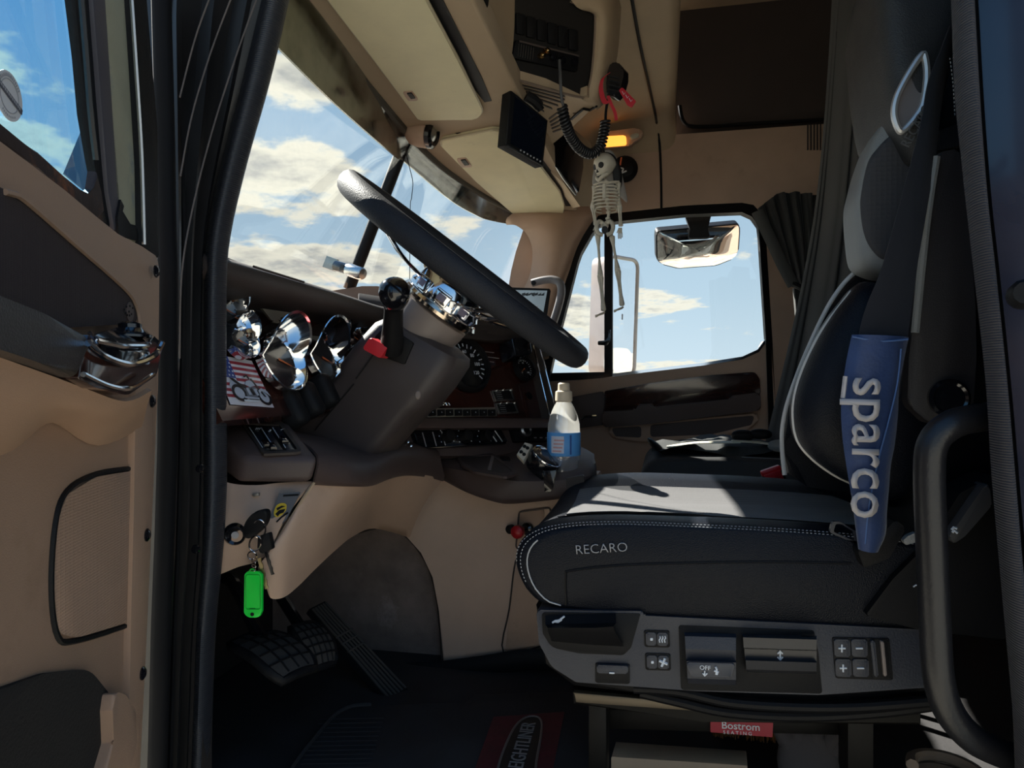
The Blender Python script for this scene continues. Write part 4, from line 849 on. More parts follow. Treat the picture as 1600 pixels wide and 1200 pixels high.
put('hub_ring', ringlathe_bm([(.066, -.034), (.076, -.032), (.078, -.026), (.074, -.020), (.060, -.020)], hub, wn_, 40), M('warm_chrome', (.72, .60, .48), .12, metal=1), sw_)
for a in (0, 90, 180, 270):
    a = radians(a+45); d_ = wa*cos(a)+yv*sin(a); t_ = wn_.cross(d_)
    for s_ in (-1, 1):
        tube('spoke', cr([hub+d_*.06+t_*.018*s_, hub+d_*.12+wn_*.012+t_*.016*s_, hub+d_*.19+wn_*.040+t_*.013*s_, wc+d_*(R0-.006)-wn_*.004+t_*.012*s_], 5), .0042, CHROME, sw_, n=8, flat=(1.6, .7), ref=t_)
for a in (-112, -78, -45):
    a = radians(a); d_ = wa*cos(a)+yv*sin(a); t_ = wn_.cross(d_); c = hub+d_*.072-wn_*.004
    rot = Matrix((t_, wn_, d_)).transposed()
    b_ = put('hub_button', box_bm(c, .030, .024, .012, rot, .003), CHROME, sw_)
    put('button_face', box_bm(c+d_*.006, .016, .012, .003, rot, .001), M('button_violet', (.16, .14, .20), .3), b_)
col = thing('steering_column', 'brown steering column shroud with grey neck', 'steering column', W(540, 715, YW))
nk = hub-wn_*.035
put('neck', lathe_bm([(.060, 0), (.066, -.004), (.065, -.020), (.060, -.050), (.050, -.085), (.043, -.115), (.046, -.140), (.05, -.16)], nk, wn_, 40), GREYB, col)
# shroud: rounded box swept down the column axis
def rrect(c, pu, hu, yv_, hv, r=.03, n=5):
    out = []
    for (sx_, sy_, a0) in ((1, 1, 0), (-1, 1, 90), (-1, -1, 180), (1, -1, 270)):
        for k in range(n+1):
            a = radians(a0+90*k/n); out.append(c+pu*(sx_*(hu-r)+r*cos(a))+yv_*(sy_*(hv-r)+r*sin(a)))
    return out
e0 = W(662, 540, YW); e1 = W(612, 604, YW); e2 = W(535, 690, YW); e3 = W(494, 745, YW)
pA = (W(727, 575, YW-.06)-W(596, 503, YW-.06)); pA.y = 0; pA.normalize()
secs = [(e0+wn_*.022, pA, .050, .050, .022), (e0+wn_*.014, pA, .075, .066, .028), (e0, pA, .082, .072, .028), (e0.lerp(e1, .5), pA, .085, .074, .026), (e1, pA, .084, .074, .024), (e1-wn_*.012, pA, .077, .069, .022), (e2, pA, .080, .066, .022), (e3, pA, .080, .064, .022)]
put('shroud', loft_bm([rrect(c, p, hu, yv, hv, r) for c, p, hu, hv, r in secs], cv=True, cap=True), M('shroud_brown', (.052, .042, .042), .45, bump=.25, bscale=900), col, smooth=40)
tube('shroud_seam', [W(p[0], p[1], YW-.076) for p in ((588, 548), (556, 592))], .0012, BLACK, col, n=5)
tube('shroud_seam', [W(p[0], p[1], YW-.070) for p in ((553, 600), (492, 672))], .0012, BLACK, col, n=5)
lathe('shroud_screw', [(0, 0), (.008, 0), (.006, .002), (0, .002)], W(653, 617, YW-.073), (0, -1, 0), GREYB, col, n=14, sy=.6)
# lever slot, workings, red tab
slab('lever_slot', Ws(rp([(603, 508), (646, 536), (632, 570), (598, 558), (584, 528)], 4), YW-.0765), (0, .02, 0), BLACK, col, bevel=.001)
for k in range(9):
    rr_ = random.Random(k); tube('slot_wire', cr([W(612+rr_.random()*16, 535+rr_.random()*18, YW-.080) for q in range(4)], 4), .0012, STEEL if k % 2 else BLACKG, col, n=5)
slab('red_tab', Ws(rp([(578, 527, 3), (606, 542, 3), (594, 560, 3), (566, 545, 3)], 3), YW-.112), (0, .030, 0), M('red_tab', (.50, .02, .03), .4), col, bevel=.003)
lv = thing('shift_lever', 'black knobbed shift lever on the steering column', 'lever', W(604, 545, YW-.09))
la = W(612, 548, YW-.085); lb = W(614, 505, YW-.12); lc_ = W(616, 470, YW-.15)
put('stalk', tube_bm(cr([la, lb, lc_], 6), [.0185, .019, .019, .019, .018, .017, .0165, .016, .0155, .0155, .016, .017, .018], 16), BLACK, lv, smooth=60)
kd = (lc_-lb).normalized()
put('knob', lathe_bm([(.012, -.012), (.018, -.008), (.023, .004), (.0255, .016), (.024, .027), (.017, .035), (.008, .0385), (0, .039)], lc_, kd, 28), BLACKG, lv)
# wire hanging at the windscreen
# ================================================================== OVERHEAD
# sun visors: padded boards under the header
def visor(name, pix, clip, label, z=HZ-.012):
    v_ = thing(name, label, 'sun visor', WZ(*clip, z), 'interior sun visors')
    pts = [WZ(p[0], p[1], z) for p in rp(pix, 10, 5)]
    put('board', slab_bm(pts, Vector((0, 0, .022)), .008, 3, both=True), VISOR, v_, smooth=60)
    c = sum(pts, Vector())/len(pts)
    tube('piping', [p+(p-c).normalized()*.001+Vector((0, 0, .004)) for p in pts], .0032, M('visor_piping', (.50, .43, .29), .5), v_, n=6, closed=True)
    x, y = clip
    sl_ = slab('clip_recess', [WZ(*p, z-.0015) for p in rp([(x-14, y-6), (x+2, y-7), (x+13, y+8), (x-4, y+8)], 3)], (0, 0, .003), TAN, v_, bevel=.001)
    slab('clip', [WZ(*p, z-.004) for p in ((x-6, y-3), (x+1, y-4), (x+7, y+4), (x, y+5))], (0, 0, .004), BLACK, sl_)
    return v_
visor('sun_visor', [(440, -110, 8), (515, 4, 6), (580, 88, 30), (655, 189, 10), (742, 188, 18), (755, 176, 14), (715, 95, 30), (664, 0, 20), (610, -110, 8)], (642, 150), 'tan padded sun visor nearest the driver door')
visor('sun_visor', [(683, 222, 8), (770, 205, 30), (792, 207, 14), (830, 243, 30), (874, 300, 20), (881, 322, 20), (878, 343, 14), (850, 348, 10), (806, 338, 20), (745, 285, 30)], (726, 254), 'tan padded sun visor on the passenger half of the windscreen')
# swivel lamp between the visors
sl = thing('swivel_lamp', 'tan and black swivel lamp between the two sun visors', 'lamp', WZ(660, 210, HZ-.03))
la0 = W(640, 205, 1.66); la1 = W(684, 212, 1.655)
ax_ = (la1-la0).normalized()
put('housing', lathe_bm([(.0, -.004), (.022, -.002), (.031, .008), (.034, .025), (.034, .048), (.030, .056), (0, .057)], la0, ax_, 28), TAN, sl)
put('lamp_ring', ringlathe_bm([(.031, .052), (.034, .056), (.033, .066), (.026, .070), (.022, .066)], la0, ax_, 28), BLACKG, sl)
put('lens', lathe_bm([(.016, .062), (.015, .066), (.008, .069), (0, .070)], la0, ax_, 24), STEEL, sl)
tube('bracket', cr([W(640, 192, 1.66), W(690, 196, 1.68), W(720, 205, 1.70)], 4), .010, BLACK, sl, n=8)
# ------------------------------------------------ overhead console, faces turned to the driver
oc = thing('overhead_console', 'tan overhead console holding the radio bay above the windscreen', 'console', W(850, 150, 1.6))
E = Vector((sin(radians(45)), cos(radians(45)), 0)); ON = Vector((.70, -.70, -.18)).normalized()
OP = (W(790, 117, 1.47), ON)
def op(px, py, off=0): return WP(px, py, (OP[0]+ON*off, ON))
bay_o = [(802, -60), (801, 33), (797, 80), (792, 107), (786, 118), (850, 136), (906, 151), (917, 142), (924, 108), (928, 60), (929, 28), (925, 18), (890, 4), (880, -60)]
flank = [(690, -60), (700, 0), (735, 72), (765, 128), (786, 152)]
fl3 = [WZ(p[0], p[1], 1.300) for p in flank]
bl3 = [op(*p) for p in ((800, -60), (800, 0), (799, 50), (795, 95), (787, 117))]
a_ = cr(fl3, 5); b_ = cr(bl3, 5)
rows = [[p.lerp(q, t)+Vector((.2, -.4, -1)).normalized()*.022*sin(pi*t) for p, q in zip(a_, b_)] for t in [k/8 for k in range(9)]]
loft('left_flank', [[p+Vector((-.03, 0, .03)) for p in a_]]+rows, HEAD, oc, thick=.006, smooth=70)
# slatted underside panel with louvres
us = [(786, 118), (765, 128), (790, 168), (810, 195), (856, 232), (884, 208), (912, 182), (930, 165), (917, 148), (906, 152), (850, 136)]
u0 = W(786, 118, 1.472); UP_ = plane3(op(786, 118), op(906, 151), WZ(790, 170, 1.30))
def up(px, py, off=0): return WP(px, py, (UP_[0]+UP_[1]*off, UP_[1]))
slab('underside', [up(*p) for p in us], -UP_[1]*.02, HEAD, oc, bevel=.002)
for k in range(6):
    lv_ = slab('louvre', [up(*p, .002) for p in ((789+k*2.5, 126+k*4.6), (882+k*1-k*k*1.5, 150+k*5.2-k*k*.1), (882+k*1-k*k*1.5+1, 152.2+k*5.2-k*k*.1), (790+k*2.5, 128+k*4.6))], -UP_[1]*.003, BROWN2, oc)
for k in range(5):
    slab('louvre', [up(*p, .002) for p in ((857+k*1.5, 186+k*5), (872-k*.5+k*3, 175+k*6.2), (873.5-k*.5+k*3, 176+k*6.2), (858.5+k*1.5, 187.5+k*5))], -UP_[1]*.003, BROWN2, oc)
for p in ((799, 123), (887, 149), (897, 177)): lathe('fixing_hole', [(0, 0), (.0045, 0), (0, .001)], up(*p, .001), UP_[1], BLACK, oc, n=10, sy=.5)
tube('underside_edge', [up(*p, .003) for p in ((893, 186), (904, 176), (912, 170), (922, 172), (932, 166))], .0035, BLACK, oc, n=6)
# right cheek of the console and its outer rim
rk = [[op(880, -60), op(893, 3), op(927, 17), op(931, 40), op(926, 108), op(918, 145), op(908, 154)], [op(940, -60, .006), op(945, 0, .007), op(949, 30, .007), op(946, 70, .006), op(938, 120, .005), op(930, 152, .003), up(922, 160, .001)], [op(968, -70, -.10), op(968, 0, -.10), op(966, 40, -.10), op(961, 90, -.09), op(950, 130, -.07), op(942, 158, -.05), op(930, 170, -.04)]]
rr3 = [cr(r, 4) for r in rk]
loft('right_cheek', [list(x) for x in zip(*[cr([rr3[i][j] for i in range(3)], 5) for j in range(len(rr3[0]))])], HEAD, oc, thick=.005, smooth=70)
put('bay_rim', tube_bm([op(*p, .001) for p in cr([(802, -60), (801, 33), (797, 80), (791, 108), (786, 118)], 5)], .004, 8), BLACK, oc)
tube('bay_rim', [op(*p, .002) for p in cr([(893, 3), (925, 17), (930, 35), (926, 100), (919, 140), (907, 152), (850, 137), (788, 119)], 5)], .0028, M('rim_tan', (.20, .145, .11), .5), oc, n=8)
bay = slab('radio_bay', [op(*p, -.004) for p in bay_o], -ON*.02, M('bay_brown', (.009, .0075, .007), .6), oc)
slab('dark_pocket', [WZ(*p, 1.296) for p in rp([(728, -40), (743, 0), (748, 36), (751, 38), (763, 8), (768, -40)], 3)], (0, 0, .01), BLACK, oc)
# recessed pocket compartments over the radio
for k in range(6):
    x0, y0 = 807+k*16.5, 19+k*5.0
    slab('switch_blank', [op(*p, .002) for p in rp([(x0, y0), (x0+14, y0+4), (x0+14.5, y0+36), (x0+.5, y0+33)], 2)], -ON*.006, BLACK, bay, bevel=.002)
# CB radio in the bay
cb = thing('cb_radio', 'black radio with lit brass knobs in the overhead console', 'radio', op(850, 95))
slab('chassis', [op(*p, .006) for p in rp([(806, 62), (905, 88), (903, 112), (800, 90)], 3)], -ON*.012, BLACK, cb, bevel=.002)
for k in range(7): tube('speaker_slit', [op(811+k*3.8, 68+k*1.0, .007), op(809+k*3.8, 88+k*1.0, .007)], .0009, M('slit_grey', (.05, .045, .04), .5), cb, n=4)
slab('top_trim', [op(*p, .008) for p in ((812, 63), (905, 86), (905, 88.5), (812, 66))], -ON*.003, M('trim_dull', (.07, .055, .05), .35), cb)
BRASS = M('brass', (.80, .52, .22), .15, metal=1)
for p in ((843, 88), (851, 81)): lathe('knob', [(.006, 0), (.0065, .012), (.004, .016), (0, .017)], op(*p, .006), ON, BRASS, cb, n=16)
for p in ((862, 90), (876, 95), (895, 98)): lathe('knob', [(.008, 0), (.008, .010), (0, .011)], op(*p, .006), ON, BLACKG, cb, n=16)
# hook with a wire at the console corner
hk = thing('cable_clip', 'small black clip with a bent wire at the console corner', 'clip', WZ(778, 110, 1.30))
c0 = op(778, 110, .01)
put('clip_body', lathe_bm([(0, -.008), (.008, -.007), (.010, 0), (.008, .007), (0, .008)], op(774, 106, .012), (0, -1, 0), 14), BLACKG, hk)
tube('wire', [op(*p, .014) for p in cr([(774, 110), (778, 116), (783, 121), (789, 118), (791, 112)], 5)], .0022, BLACKG, hk, n=6)
# ------------------------------------------------ handset on coiled cord
mc = thing('radio_handset', 'black radio handset with coiled cord and red strap under the ceiling', 'radio handset', W(958, 125, 1.65))
straight = [W(874, 94, 1.52), W(875.5, 120, 1.51), W(877, 150, 1.51), W(880, 165, 1.52)]
tube('lead', cr(straight, 6), .0032, M('cord_grey', (.08, .08, .085), .4), mc, n=8)
path = cr([W(878, 166, 1.52), W(883, 190, 1.54), W(893, 215, 1.58), (W(908, 234, 1.62)), W(925, 240, 1.65), W(938, 228, 1.66), W(944, 205, 1.655), W(946, 188, 1.65)], 10)
path = resample(path, 420); rows = []
coil = []
for i, p in enumerate(path):
    t = path[min(i+1, len(path)-1)]-path[max(i-1, 0)]; u, v, _ = frame_at(t, (0, 1, 0)); a = 2*pi*i/420*34
    coil.append(p+(u*cos(a)+v*sin(a))*.0095)
put('coiled_cord', tube_bm(coil, .0036, 6), M('cord_black', (.012, .012, .014), .35), mc, smooth=80)
tube('lead', cr([W(946, 188, 1.65), W(947, 172, 1.65), W(951, 148, 1.65)], 5), .0032, BLACK, mc, n=8)
body = W(958, 124, 1.72)
slab('handset_body', Ws(rp([(954, 98, 4), (966, 97, 5), (974, 106, 6), (974, 120, 6), (968, 142, 6), (960, 151, 4), (948, 148, 4), (947, 130, 4), (949, 112, 6)], 4), 1.64), (.01, .03, 0), BLACKG, mc, bevel=.008, seg=3)
for k in range(4): tube('grip_rib', [W(950, 118+k*7, 1.638), W(968, 122+k*7, 1.638)], .0016, BLACK, mc, n=5)
REDS = M('red_strap', (.45, .015, .03), .6, bump=.4, bscale=600)
def ribbon(name, pts, w, mat, parent, wd=(1, 0, 0)):
    P = cr(pts, 6); wd = Vector(wd); return loft(name, [[p-wd*w/2 for p in P], [p+wd*w/2 for p in P]], mat, parent, thick=.0012, smooth=60)
rs = thing('red_strap', 'red lettered strap tied on the radio handset', 'strap', W(950, 150, 1.70))
ribbon('loop', [W(950, 115, 1.635), W(941, 124, 1.63), W(939, 140, 1.63), W(944, 158, 1.63), W(952, 160, 1.63)], .012, REDS, rs, (.8, 0, .5))
ribbon('tail', [W(950, 150, 1.63), W(956, 165, 1.63), W(961, 176, 1.63), W(963, 188, 1.63)], .007, REDS, rs, (1, 0, .2))
slab('tag', Ws(rp([(967, 141), (972, 136), (994, 158), (987, 168), (980, 164)], 2), 1.628), (0, .003, 0), REDS, rs, bevel=.0008)
for k in range(3):
    p = W(972+k*5.5, 146+k*5.5, 1.6275); tube('tag_print', [p+Vector((0, 0, .005)), p+Vector((.004, 0, -.003)), p+Vector((.007, 0, .001))], .0007, WHITEP, rs, n=4)
# ------------------------------------------------ small monitor hung from the console
mo = thing('hanging_monitor', 'small black monitor hanging below the overhead console', 'monitor', W(825, 200, 1.55))
q = [W(800, 141, 1.475), W(792, 228, 1.475), W(849, 260, 1.56), W(857, 188, 1.56)]      # screen face corners
mn = (q[1]-q[0]).cross(q[3]-q[0]).normalized(); mn = mn if mn.dot(CAM-q[0]) > 0 else -mn
side = (q[0]-q[3]).normalized()
put('case', slab_bm([q[0]+side*.004, q[1]+side*.004, q[2], q[3]], -mn*.028, .004, 3), BLACK, mo)
slab('screen', [q[0].lerp(q[2], .08), q[1].lerp(q[3], .08), q[2].lerp(q[0], .08), q[3].lerp(q[1], .06)], mn*.0012, M('dark_screen', (.004, .006, .012), .12, coat=.5), mo, smooth=0)
for k in range(7): 
    p = q[1].lerp(q[2], .35+k*.09)+(q[0]-q[1])*.05; box('button', p+mn*.002, (.003, .003, .003), GREYP, mo)
tube('bottom_edge', [q[1]+mn*.001, q[2]+mn*.001], .002, STEEL, mo, n=6)
tube('mount_arm', cr([W(822, 150, 1.53), W(835, 158, 1.54), W(842, 166, 1.55)], 4), .012, BLACK, mo, n=10)
tube('mount_arm', [W(838, 160, 1.545), W(845, 172, 1.555)], .009, BLACK, mo, n=10)
# ------------------------------------------------ glossy pocket door and amber lamp on the passenger side
pk = thing('glossy_panel', 'dark glossy panel with bright edge beside the passenger visor', 'panel', W(890, 255, 2.0))
pq = [W(858, 222, 1.98), W(880, 206, 2.0), W(912, 228, 2.12), W(912, 262, 2.14), W(905, 300, 2.14), W(900, 304, 2.12), W(866, 258, 2.0)]
slab('panel_face', pq, (-.02, .01, .02), BLACKG, pk, bevel=.003)
tube('panel_edge', [W(858, 242, 1.985), W(880, 278, 2.05), W(900, 304, 2.115)], .0035, STEEL, pk, n=6)
loft('panel_surround', [[WZ(*p, 1.290) for p in ((800, 205), (835, 243), (876, 300), (893, 324))], [W(*p) for p in ((835, 215, 1.98), (858, 246, 2.02), (882, 284, 2.12), (906, 318, 2.2))], [W(*p) for p in ((868, 206, 2.06), (890, 225, 2.10), (915, 290, 2.2), (930, 322, 2.30))], [W(*p) for p in ((890, 200, 2.2), (920, 225, 2.25), (940, 290, 2.35), (950, 324, 2.45))]], HEAD, pk, thick=.006, smooth=70)
am = thing('amber_lamp', 'glowing amber marker lamp in a tan housing on the ceiling', 'lamp', W(970, 215, 2.45))
AMB = M('amber_lens', (.8, .25, .03), .3, emit=(1.0, .36, .05), es=1.1)
slab('housing', [W(p[0], p[1], 2.50) for p in rp([(938, 214, 6), (946, 206, 6), (990, 200, 8), (1004, 203, 7), (1005, 213, 7), (990, 222, 6), (985, 228, 5), (942, 231, 5)], 5)], (0, .05, .01), TAN, am, bevel=.008, seg=3)
slab('amber_lens', [W(p[0], p[1], 2.485) for p in rp([(945, 213, 3), (978, 211, 4), (979, 225, 4), (945, 228, 3)], 4)], (0, .02, .0), AMB, am, bevel=.004)
slab('white_lens', [W(p[0], p[1], 2.485) for p in rp([(983, 211, 3), (997, 207, 3), (999, 212, 3), (985, 217, 3)], 3)], (0, .02, 0), M('clear_lens', (.5, .48, .38), .3), am, bevel=.003)
bk = thing('ball_cap_knob', 'black round knob with white mark behind the hanging skeleton', 'knob', W(975, 270, 2.5))
put('knob_body', lathe_bm([(0, 0), (.045, 0), (.048, .015), (.035, .035), (.012, .042), (0, .043)], W(976, 266, 2.585), (0, -1, 0), 24), BLACK, bk)
tube('knob_mark', cr([W(968, 262, 2.535), W(974, 264, 2.535), W(971, 270, 2.535), W(979, 267, 2.535)], 4), .003, WHITEP, bk, n=5)
tube('orange_tip', [W(969, 258, 2.53), W(971, 246, 2.53)], .003, M('orange_tip', (.7, .2, .1), .4), bk, n=6)
# black strips painted as shade along the rear edges of the two visors
slab('shade_strip', [WZ(p[0], p[1], HZ-.002) for p in ((650, -40), (676, -40), (692, 0), (722, 60), (752, 120), (768, 158), (757, 160), (726, 120), (697, 60), (668, 0))], (0, 0, .004), BLACK, cl)
slab('shade_strip', [WZ(p[0], p[1], HZ-.002) for p in ((800, 208), (812, 212), (848, 250), (884, 300), (893, 322), (884, 322), (874, 300), (834, 246))], (0, 0, .004), BLACK, cl)
# ================================================================== DRIVER SEAT
seat = thing('driver_seat', 'black leather driver seat with white piping and a panel of controls', 'seat', (.1, 1.25, 0))
PROF = [(-.150, .325), (-.180, .340), (-.195, .365), (-.199, .392), (-.190, .415), (-.165, .433), (-.120, .444), (-.05, .449), (.05, .449), (.15, .448), (.25, .444), (.33, .436), (.38, .415), (.39, .37), (.37, .325), (.25, .320), (.1, .320), (-.05, .320)]
pf = cr([Vector((a, b, 0)) for a, b in PROF], 3, True)
c_ = Vector((.10, .385, 0))
def sec(y, k, top=0.0, fwd=0.0):
    out = []
    for p in pf:
        q = c_+(p-c_)*k; z = q.y
        if z > .40: z += top*(z-.40)/.05
        x = q.x-(fwd if q.x < 0 else 0)*max(0, -q.x)/.2
        out.append(Vector((x, y, z)))
    return out
ST = [(.990, .90, 0), (.992, .95, 0), (.998, .985, -.003), (1.012, 1.0, 0), (1.04, 1.0, .002), (1.08, 1.0, -.004), (1.12, 1.0, -.018), (1.18, 1.0, -.026), (1.25, 1.0, -.028), (1.32, 1.0, -.025), (1.38, 1.0, -.012), (1.42, 1.0, .004), (1.46, 1.0, .012), (1.49, 1.0, .006), (1.505, .97, 0), (1.512, .9, 0)]
put('cushion', loft_bm([sec(y, k, t, .01) for y, k, t in ST], cv=True, cap=True), LEATHER, seat, smooth=60)
# fabric centre and light inlay laid over the cushion top
def topz(x, y):
    S = sorted(ST)
    for (a, b) in zip(S, S[1:]):
        if a[0] <= y <= b[0]: t = (y-a[0])/(b[0]-a[0]); break
    za = []
    for s0 in (a, b):
        P = sec(s0[0], s0[1], s0[2], .01)[12:37]
        for p, q in zip(P, P[1:]):
            if p.x <= x <= q.x: za.append(p.z+(q.z-p.z)*(x-p.x)/(q.x-p.x)); break
        else: za.append(P[0].z if x < P[0].x else P[-1].z)
    return za[0]*(1-t)+za[1]*t
def toprow(y, x0, x1, lift, n=22): return [Vector((x0+(x1-x0)*i/(n-1), y, topz(x0+(x1-x0)*i/(n-1), y)+lift)) for i in range(n)]
yy = [1.085+.0145*k for k in range(22)]
put('centre_fabric', loft_bm([toprow(y, -.160, .33, .0025) for y in yy]), SEATFAB, seat, smooth=60)
inl = []
for k in range(11):
    u_ = k/10; y = 1.062+.125*u_; inl.append(toprow(y, -.150+.012*u_, -.150+.03+.21*sin(pi*(.15+.8*u_))**.8, .0042))
put('light_inlay', loft_bm(inl), SEATLT, seat, smooth=60)
# stitched seams along the near edge
def stitch3(name, P, par, step=.005, r=.0006, mat=STITCH):
    L = sum((a-b).length for a, b in zip(P, P[1:])); m = max(int(L/step), 4); Q = resample(P, m*2); bm = bmesh.new()
    for i in range(0, 2*m-1, 2): tube_bm([Q[i], Q[i+1]], r, 5, bm=bm)
    return put(name, bm, mat, par, kind='stuff', smooth=60)
def stitch(name, pts, Y, par, **k): return stitch3(name, resample([W(p[0], p[1], Y) if len(p) == 2 else W(*p) for p in cr(pts, 8)], 400), par, **k)
def edgepath(y, k, t, i0, i1, dy=-.0012, dz=.0012): return [p+Vector((0, dy, dz)) for p in sec(y, k, t, .01)[i0:i1]]
stitch3('seam_stitching', edgepath(.995, .968, -.002, 5, 34), seat)
stitch3('seam_stitching', edgepath(1.004, .992, -.002, 8, 34), seat)
tube('edge_piping', edgepath(.9915, .935, 0, 0, 14, -.001, 0), .0011, STITCH, seat, n=6)
put('side_crease', tube_bm([W(p[0], p[1], .9895) for p in cr([(885, 945), (884, 900), (892, 892), (960, 884), (1060, 880), (1200, 878), (1330, 880)], 6)], .0016, 5), BLACK, seat)
text('maker_lettering', 'RECARO', W(899, 866, .9885), W(986, 861, .9885)-W(899, 866, .9885), (0, 0, 1), .0185, GREYP, seat, sx=1.02, bold=-.012, depth=.0012)
# ---- control panel on the seat side
YP = .985
panel = M('control_panel_plastic', (.028, .031, .042), .45, bump=.5, bscale=500)
pn = slab('control_panel', Ws(rp([(838, 953, 6), (1003, 955, 3), (1007, 962, 3), (1445, 984, 8), (1452, 1074, 8), (1280, 1086, 30), (1090, 1080, 30), (900, 1066, 14), (862, 1042, 30), (842, 1005, 20)], 8), YP), (0, .05, 0), panel, seat, bevel=.006, seg=3)
slab('under_shell', Ws([(836, 948), (1450, 962), (1460, 1090), (1280, 1100), (1060, 1092), (895, 1075), (850, 1040)], YP+.03), (0, .42, 0), BLACK, seat, bevel=.01)
def pslab(name, pts, d, mat, par=pn, dep=.012, bev=.0015, r=3): return slab(name, Ws(rp(pts, r), YP-d), (0, dep, 0), mat, par, bevel=bev)
pslab('lever_recess', [(846, 957, 6), (1001, 959, 3), (986, 1012, 10), (974, 1024, 8), (905, 1021, 20), (862, 1012, 20), (848, 990, 10)], .0015, BLACK, dep=.004, bev=.001)
bm = loft_bm([[W(852, 962, YP-.004), W(930, 960, YP-.004), W(962, 958, YP-.004)], [W(852, 976, YP-.012), W(930, 974, YP-.018), W(963, 973, YP-.018)], [W(856, 981, YP-.022), W(930, 981, YP-.034), W(958, 979, YP-.034)], [W(856, 986, YP-.020), W(930, 987, YP-.030), W(962, 989, YP-.030)], [W(862, 1002, YP-.004), W(930, 1008, YP-.006), W(975, 1010, YP-.006)]])
put('length_lever', bm, BLACK, pn, smooth=25)
def sym(name, lines, d, mat=WHITEP, r=.0009, par=pn):
    bm = bmesh.new()
    for l in lines: tube_bm([W(p[0], p[1], YP-d) for p in l], r, 5, bm=bm)
    return put(name, bm, mat, par)
sym('seat_symbol', [[(863, 973), (868, 970), (874, 969), (882, 963)], [(866, 971), (872, 972), (878, 968)]], .013, r=.0014)
for (x, y, kind) in ((1006, 985, 0), (1007.5, 1021, 1)):
    f_ = pslab('button_frame', [(x, y), (x+40, y+1), (x+41, y+27), (x+1, y+26)], .002, BLACK, dep=.006)
    pslab('push_button', [(x+3, y+3), (x+19, y+3.5), (x+19.5, y+24), (x+3.5, y+23.5)], .004, panel, f_, dep=.004); pslab('push_button', [(x+20.5, y+3.5), (x+37, y+4), (x+38, y+24.5), (x+21, y+24)], .004, panel, f_, dep=.004)
    pslab('button_dot', [(x+10, y+12), (x+14, y+12), (x+14, y+16), (x+10, y+16)], .0048, WHITEP, f_, dep=.001, bev=0, r=1)
    if kind == 0:
        sym('heat_symbol', [[(x+25+q*4, y+19), (x+24+q*4, y+15), (x+26+q*4, y+12), (x+25+q*4, y+9)] for q in range(3)], .0048, par=f_)
    else:
        sym('fan_symbol', [[(x+29, y+14), (x+29+7*cos(a), y+14+7*sin(a))] for a in (.4, 1.97, 3.54, 5.1)], .0048, r=.0018, par=f_)
pslab('slot_frame', [(930, 1036), (984, 1038), (984, 1069), (930, 1067)], .002, BLACK, dep=.006)
sb_ = pslab('slot_button', [(932, 1039), (982, 1041), (981, 1053), (933, 1052)], .008, panel, dep=.008, bev=.003)
pslab('slot_mark', [(952, 1050.5), (960, 1050.8), (960, 1053), (952, 1052.7)], .0095, WHITEP, sb_, dep=.001, bev=0, r=0)
pslab('handle_recess', [(1060, 977, 5), (1272, 985, 6), (1279, 1020, 10), (1285, 1084, 4), (1064, 1078, 5)], .001, BLACK, dep=.003, bev=.0008)
def handle(name, x0, x1, ys_, outs, mats):
    rows = [[W(x0+(q*3 if q == 0 else q), y, YP-o), W(x1, y+(x1-x0)*.03, YP-o)] for q, (y, o) in enumerate(zip(ys_, outs))]
    return put(name, loft_bm(rows), mats, pn, smooth=20)
h1 = handle('lift_handle', 1069, 1150, (988, 994, 1014, 1031, 1033, 1060, 1068), (.004, .018, .022, .018, .030, .026, .004), panel)
slab('handle_face', Ws(rp([(1071, 1035), (1149, 1037), (1142, 1058), (1080, 1057)], 4), YP-.0315), (0, .004, 0), M('handle_blue_black', (.035, .04, .055), .35), h1, bevel=.001)
sym('person_symbol', [[(1118, 1042), (1120, 1046), (1119, 1054)], [(1116, 1048), (1122, 1050), (1120, 1054)]], .033, r=.0014, par=h1)
sym('arrow_symbol', [[(1101, 1048), (1101, 1056)], [(1098, 1052), (1101, 1056), (1105, 1052)]], .033, r=.0010, par=h1)
o_t = W(1093, 1046, YP-.0322); text('off_lettering', 'OFF', o_t, W(1109, 1047, YP-.0322)-o_t, (0, 0, 1), .008, WHITEP, h1, depth=.0005)
h2 = handle('tilt_handle', 1160, 1276, (990, 996, 1012, 1014, 1030, 1032, 1046, 1050), (.004, .026, .026, .014, .014, .024, .020, .004), M('handle_satin', (.022, .023, .028), .3))
sym('updown_symbol', [[(1219, 1018), (1219, 1030)], [(1215, 1021.5), (1219, 1017), (1223, 1021.5)], [(1215, 1026.5), (1219, 1031), (1223, 1026.5)]], .0155, r=.0012, par=h2)
gf = pslab('keypad_frame', [(1300, 996), (1390, 998), (1396, 1063), (1306, 1060)], .002, BLACK, dep=.006)
for i in range(2):
    for j in range(2):
        x, y = 1303+j*27+i*2, 999+i*31
        k_ = pslab('keypad_button', [(x, y), (x+25, y+.5), (x+26, y+28), (x+1, y+27)], .0045, panel, gf, dep=.004)
        sym('plus_sign' if j == 0 else 'minus_sign', [[(x+7, y+14), (x+18, y+14)]]+([[(x+12.5, y+8), (x+12.5, y+20)]] if j == 0 else []), .0053, r=.0012, par=gf)
pslab('rocker_well', [(1358, 999), (1388, 1000), (1393, 1061), (1363, 1060)], .003, BLACK, gf, dep=.004)
pslab('rocker_bar', [(1360, 1001), (1367, 1001), (1373, 1058), (1366, 1058)], .007, panel, gf, dep=.006); pslab('rocker_bar', [(1376, 1002), (1381, 1002), (1386, 1057), (1381, 1057)], .008, GREYB, gf, dep=.006)
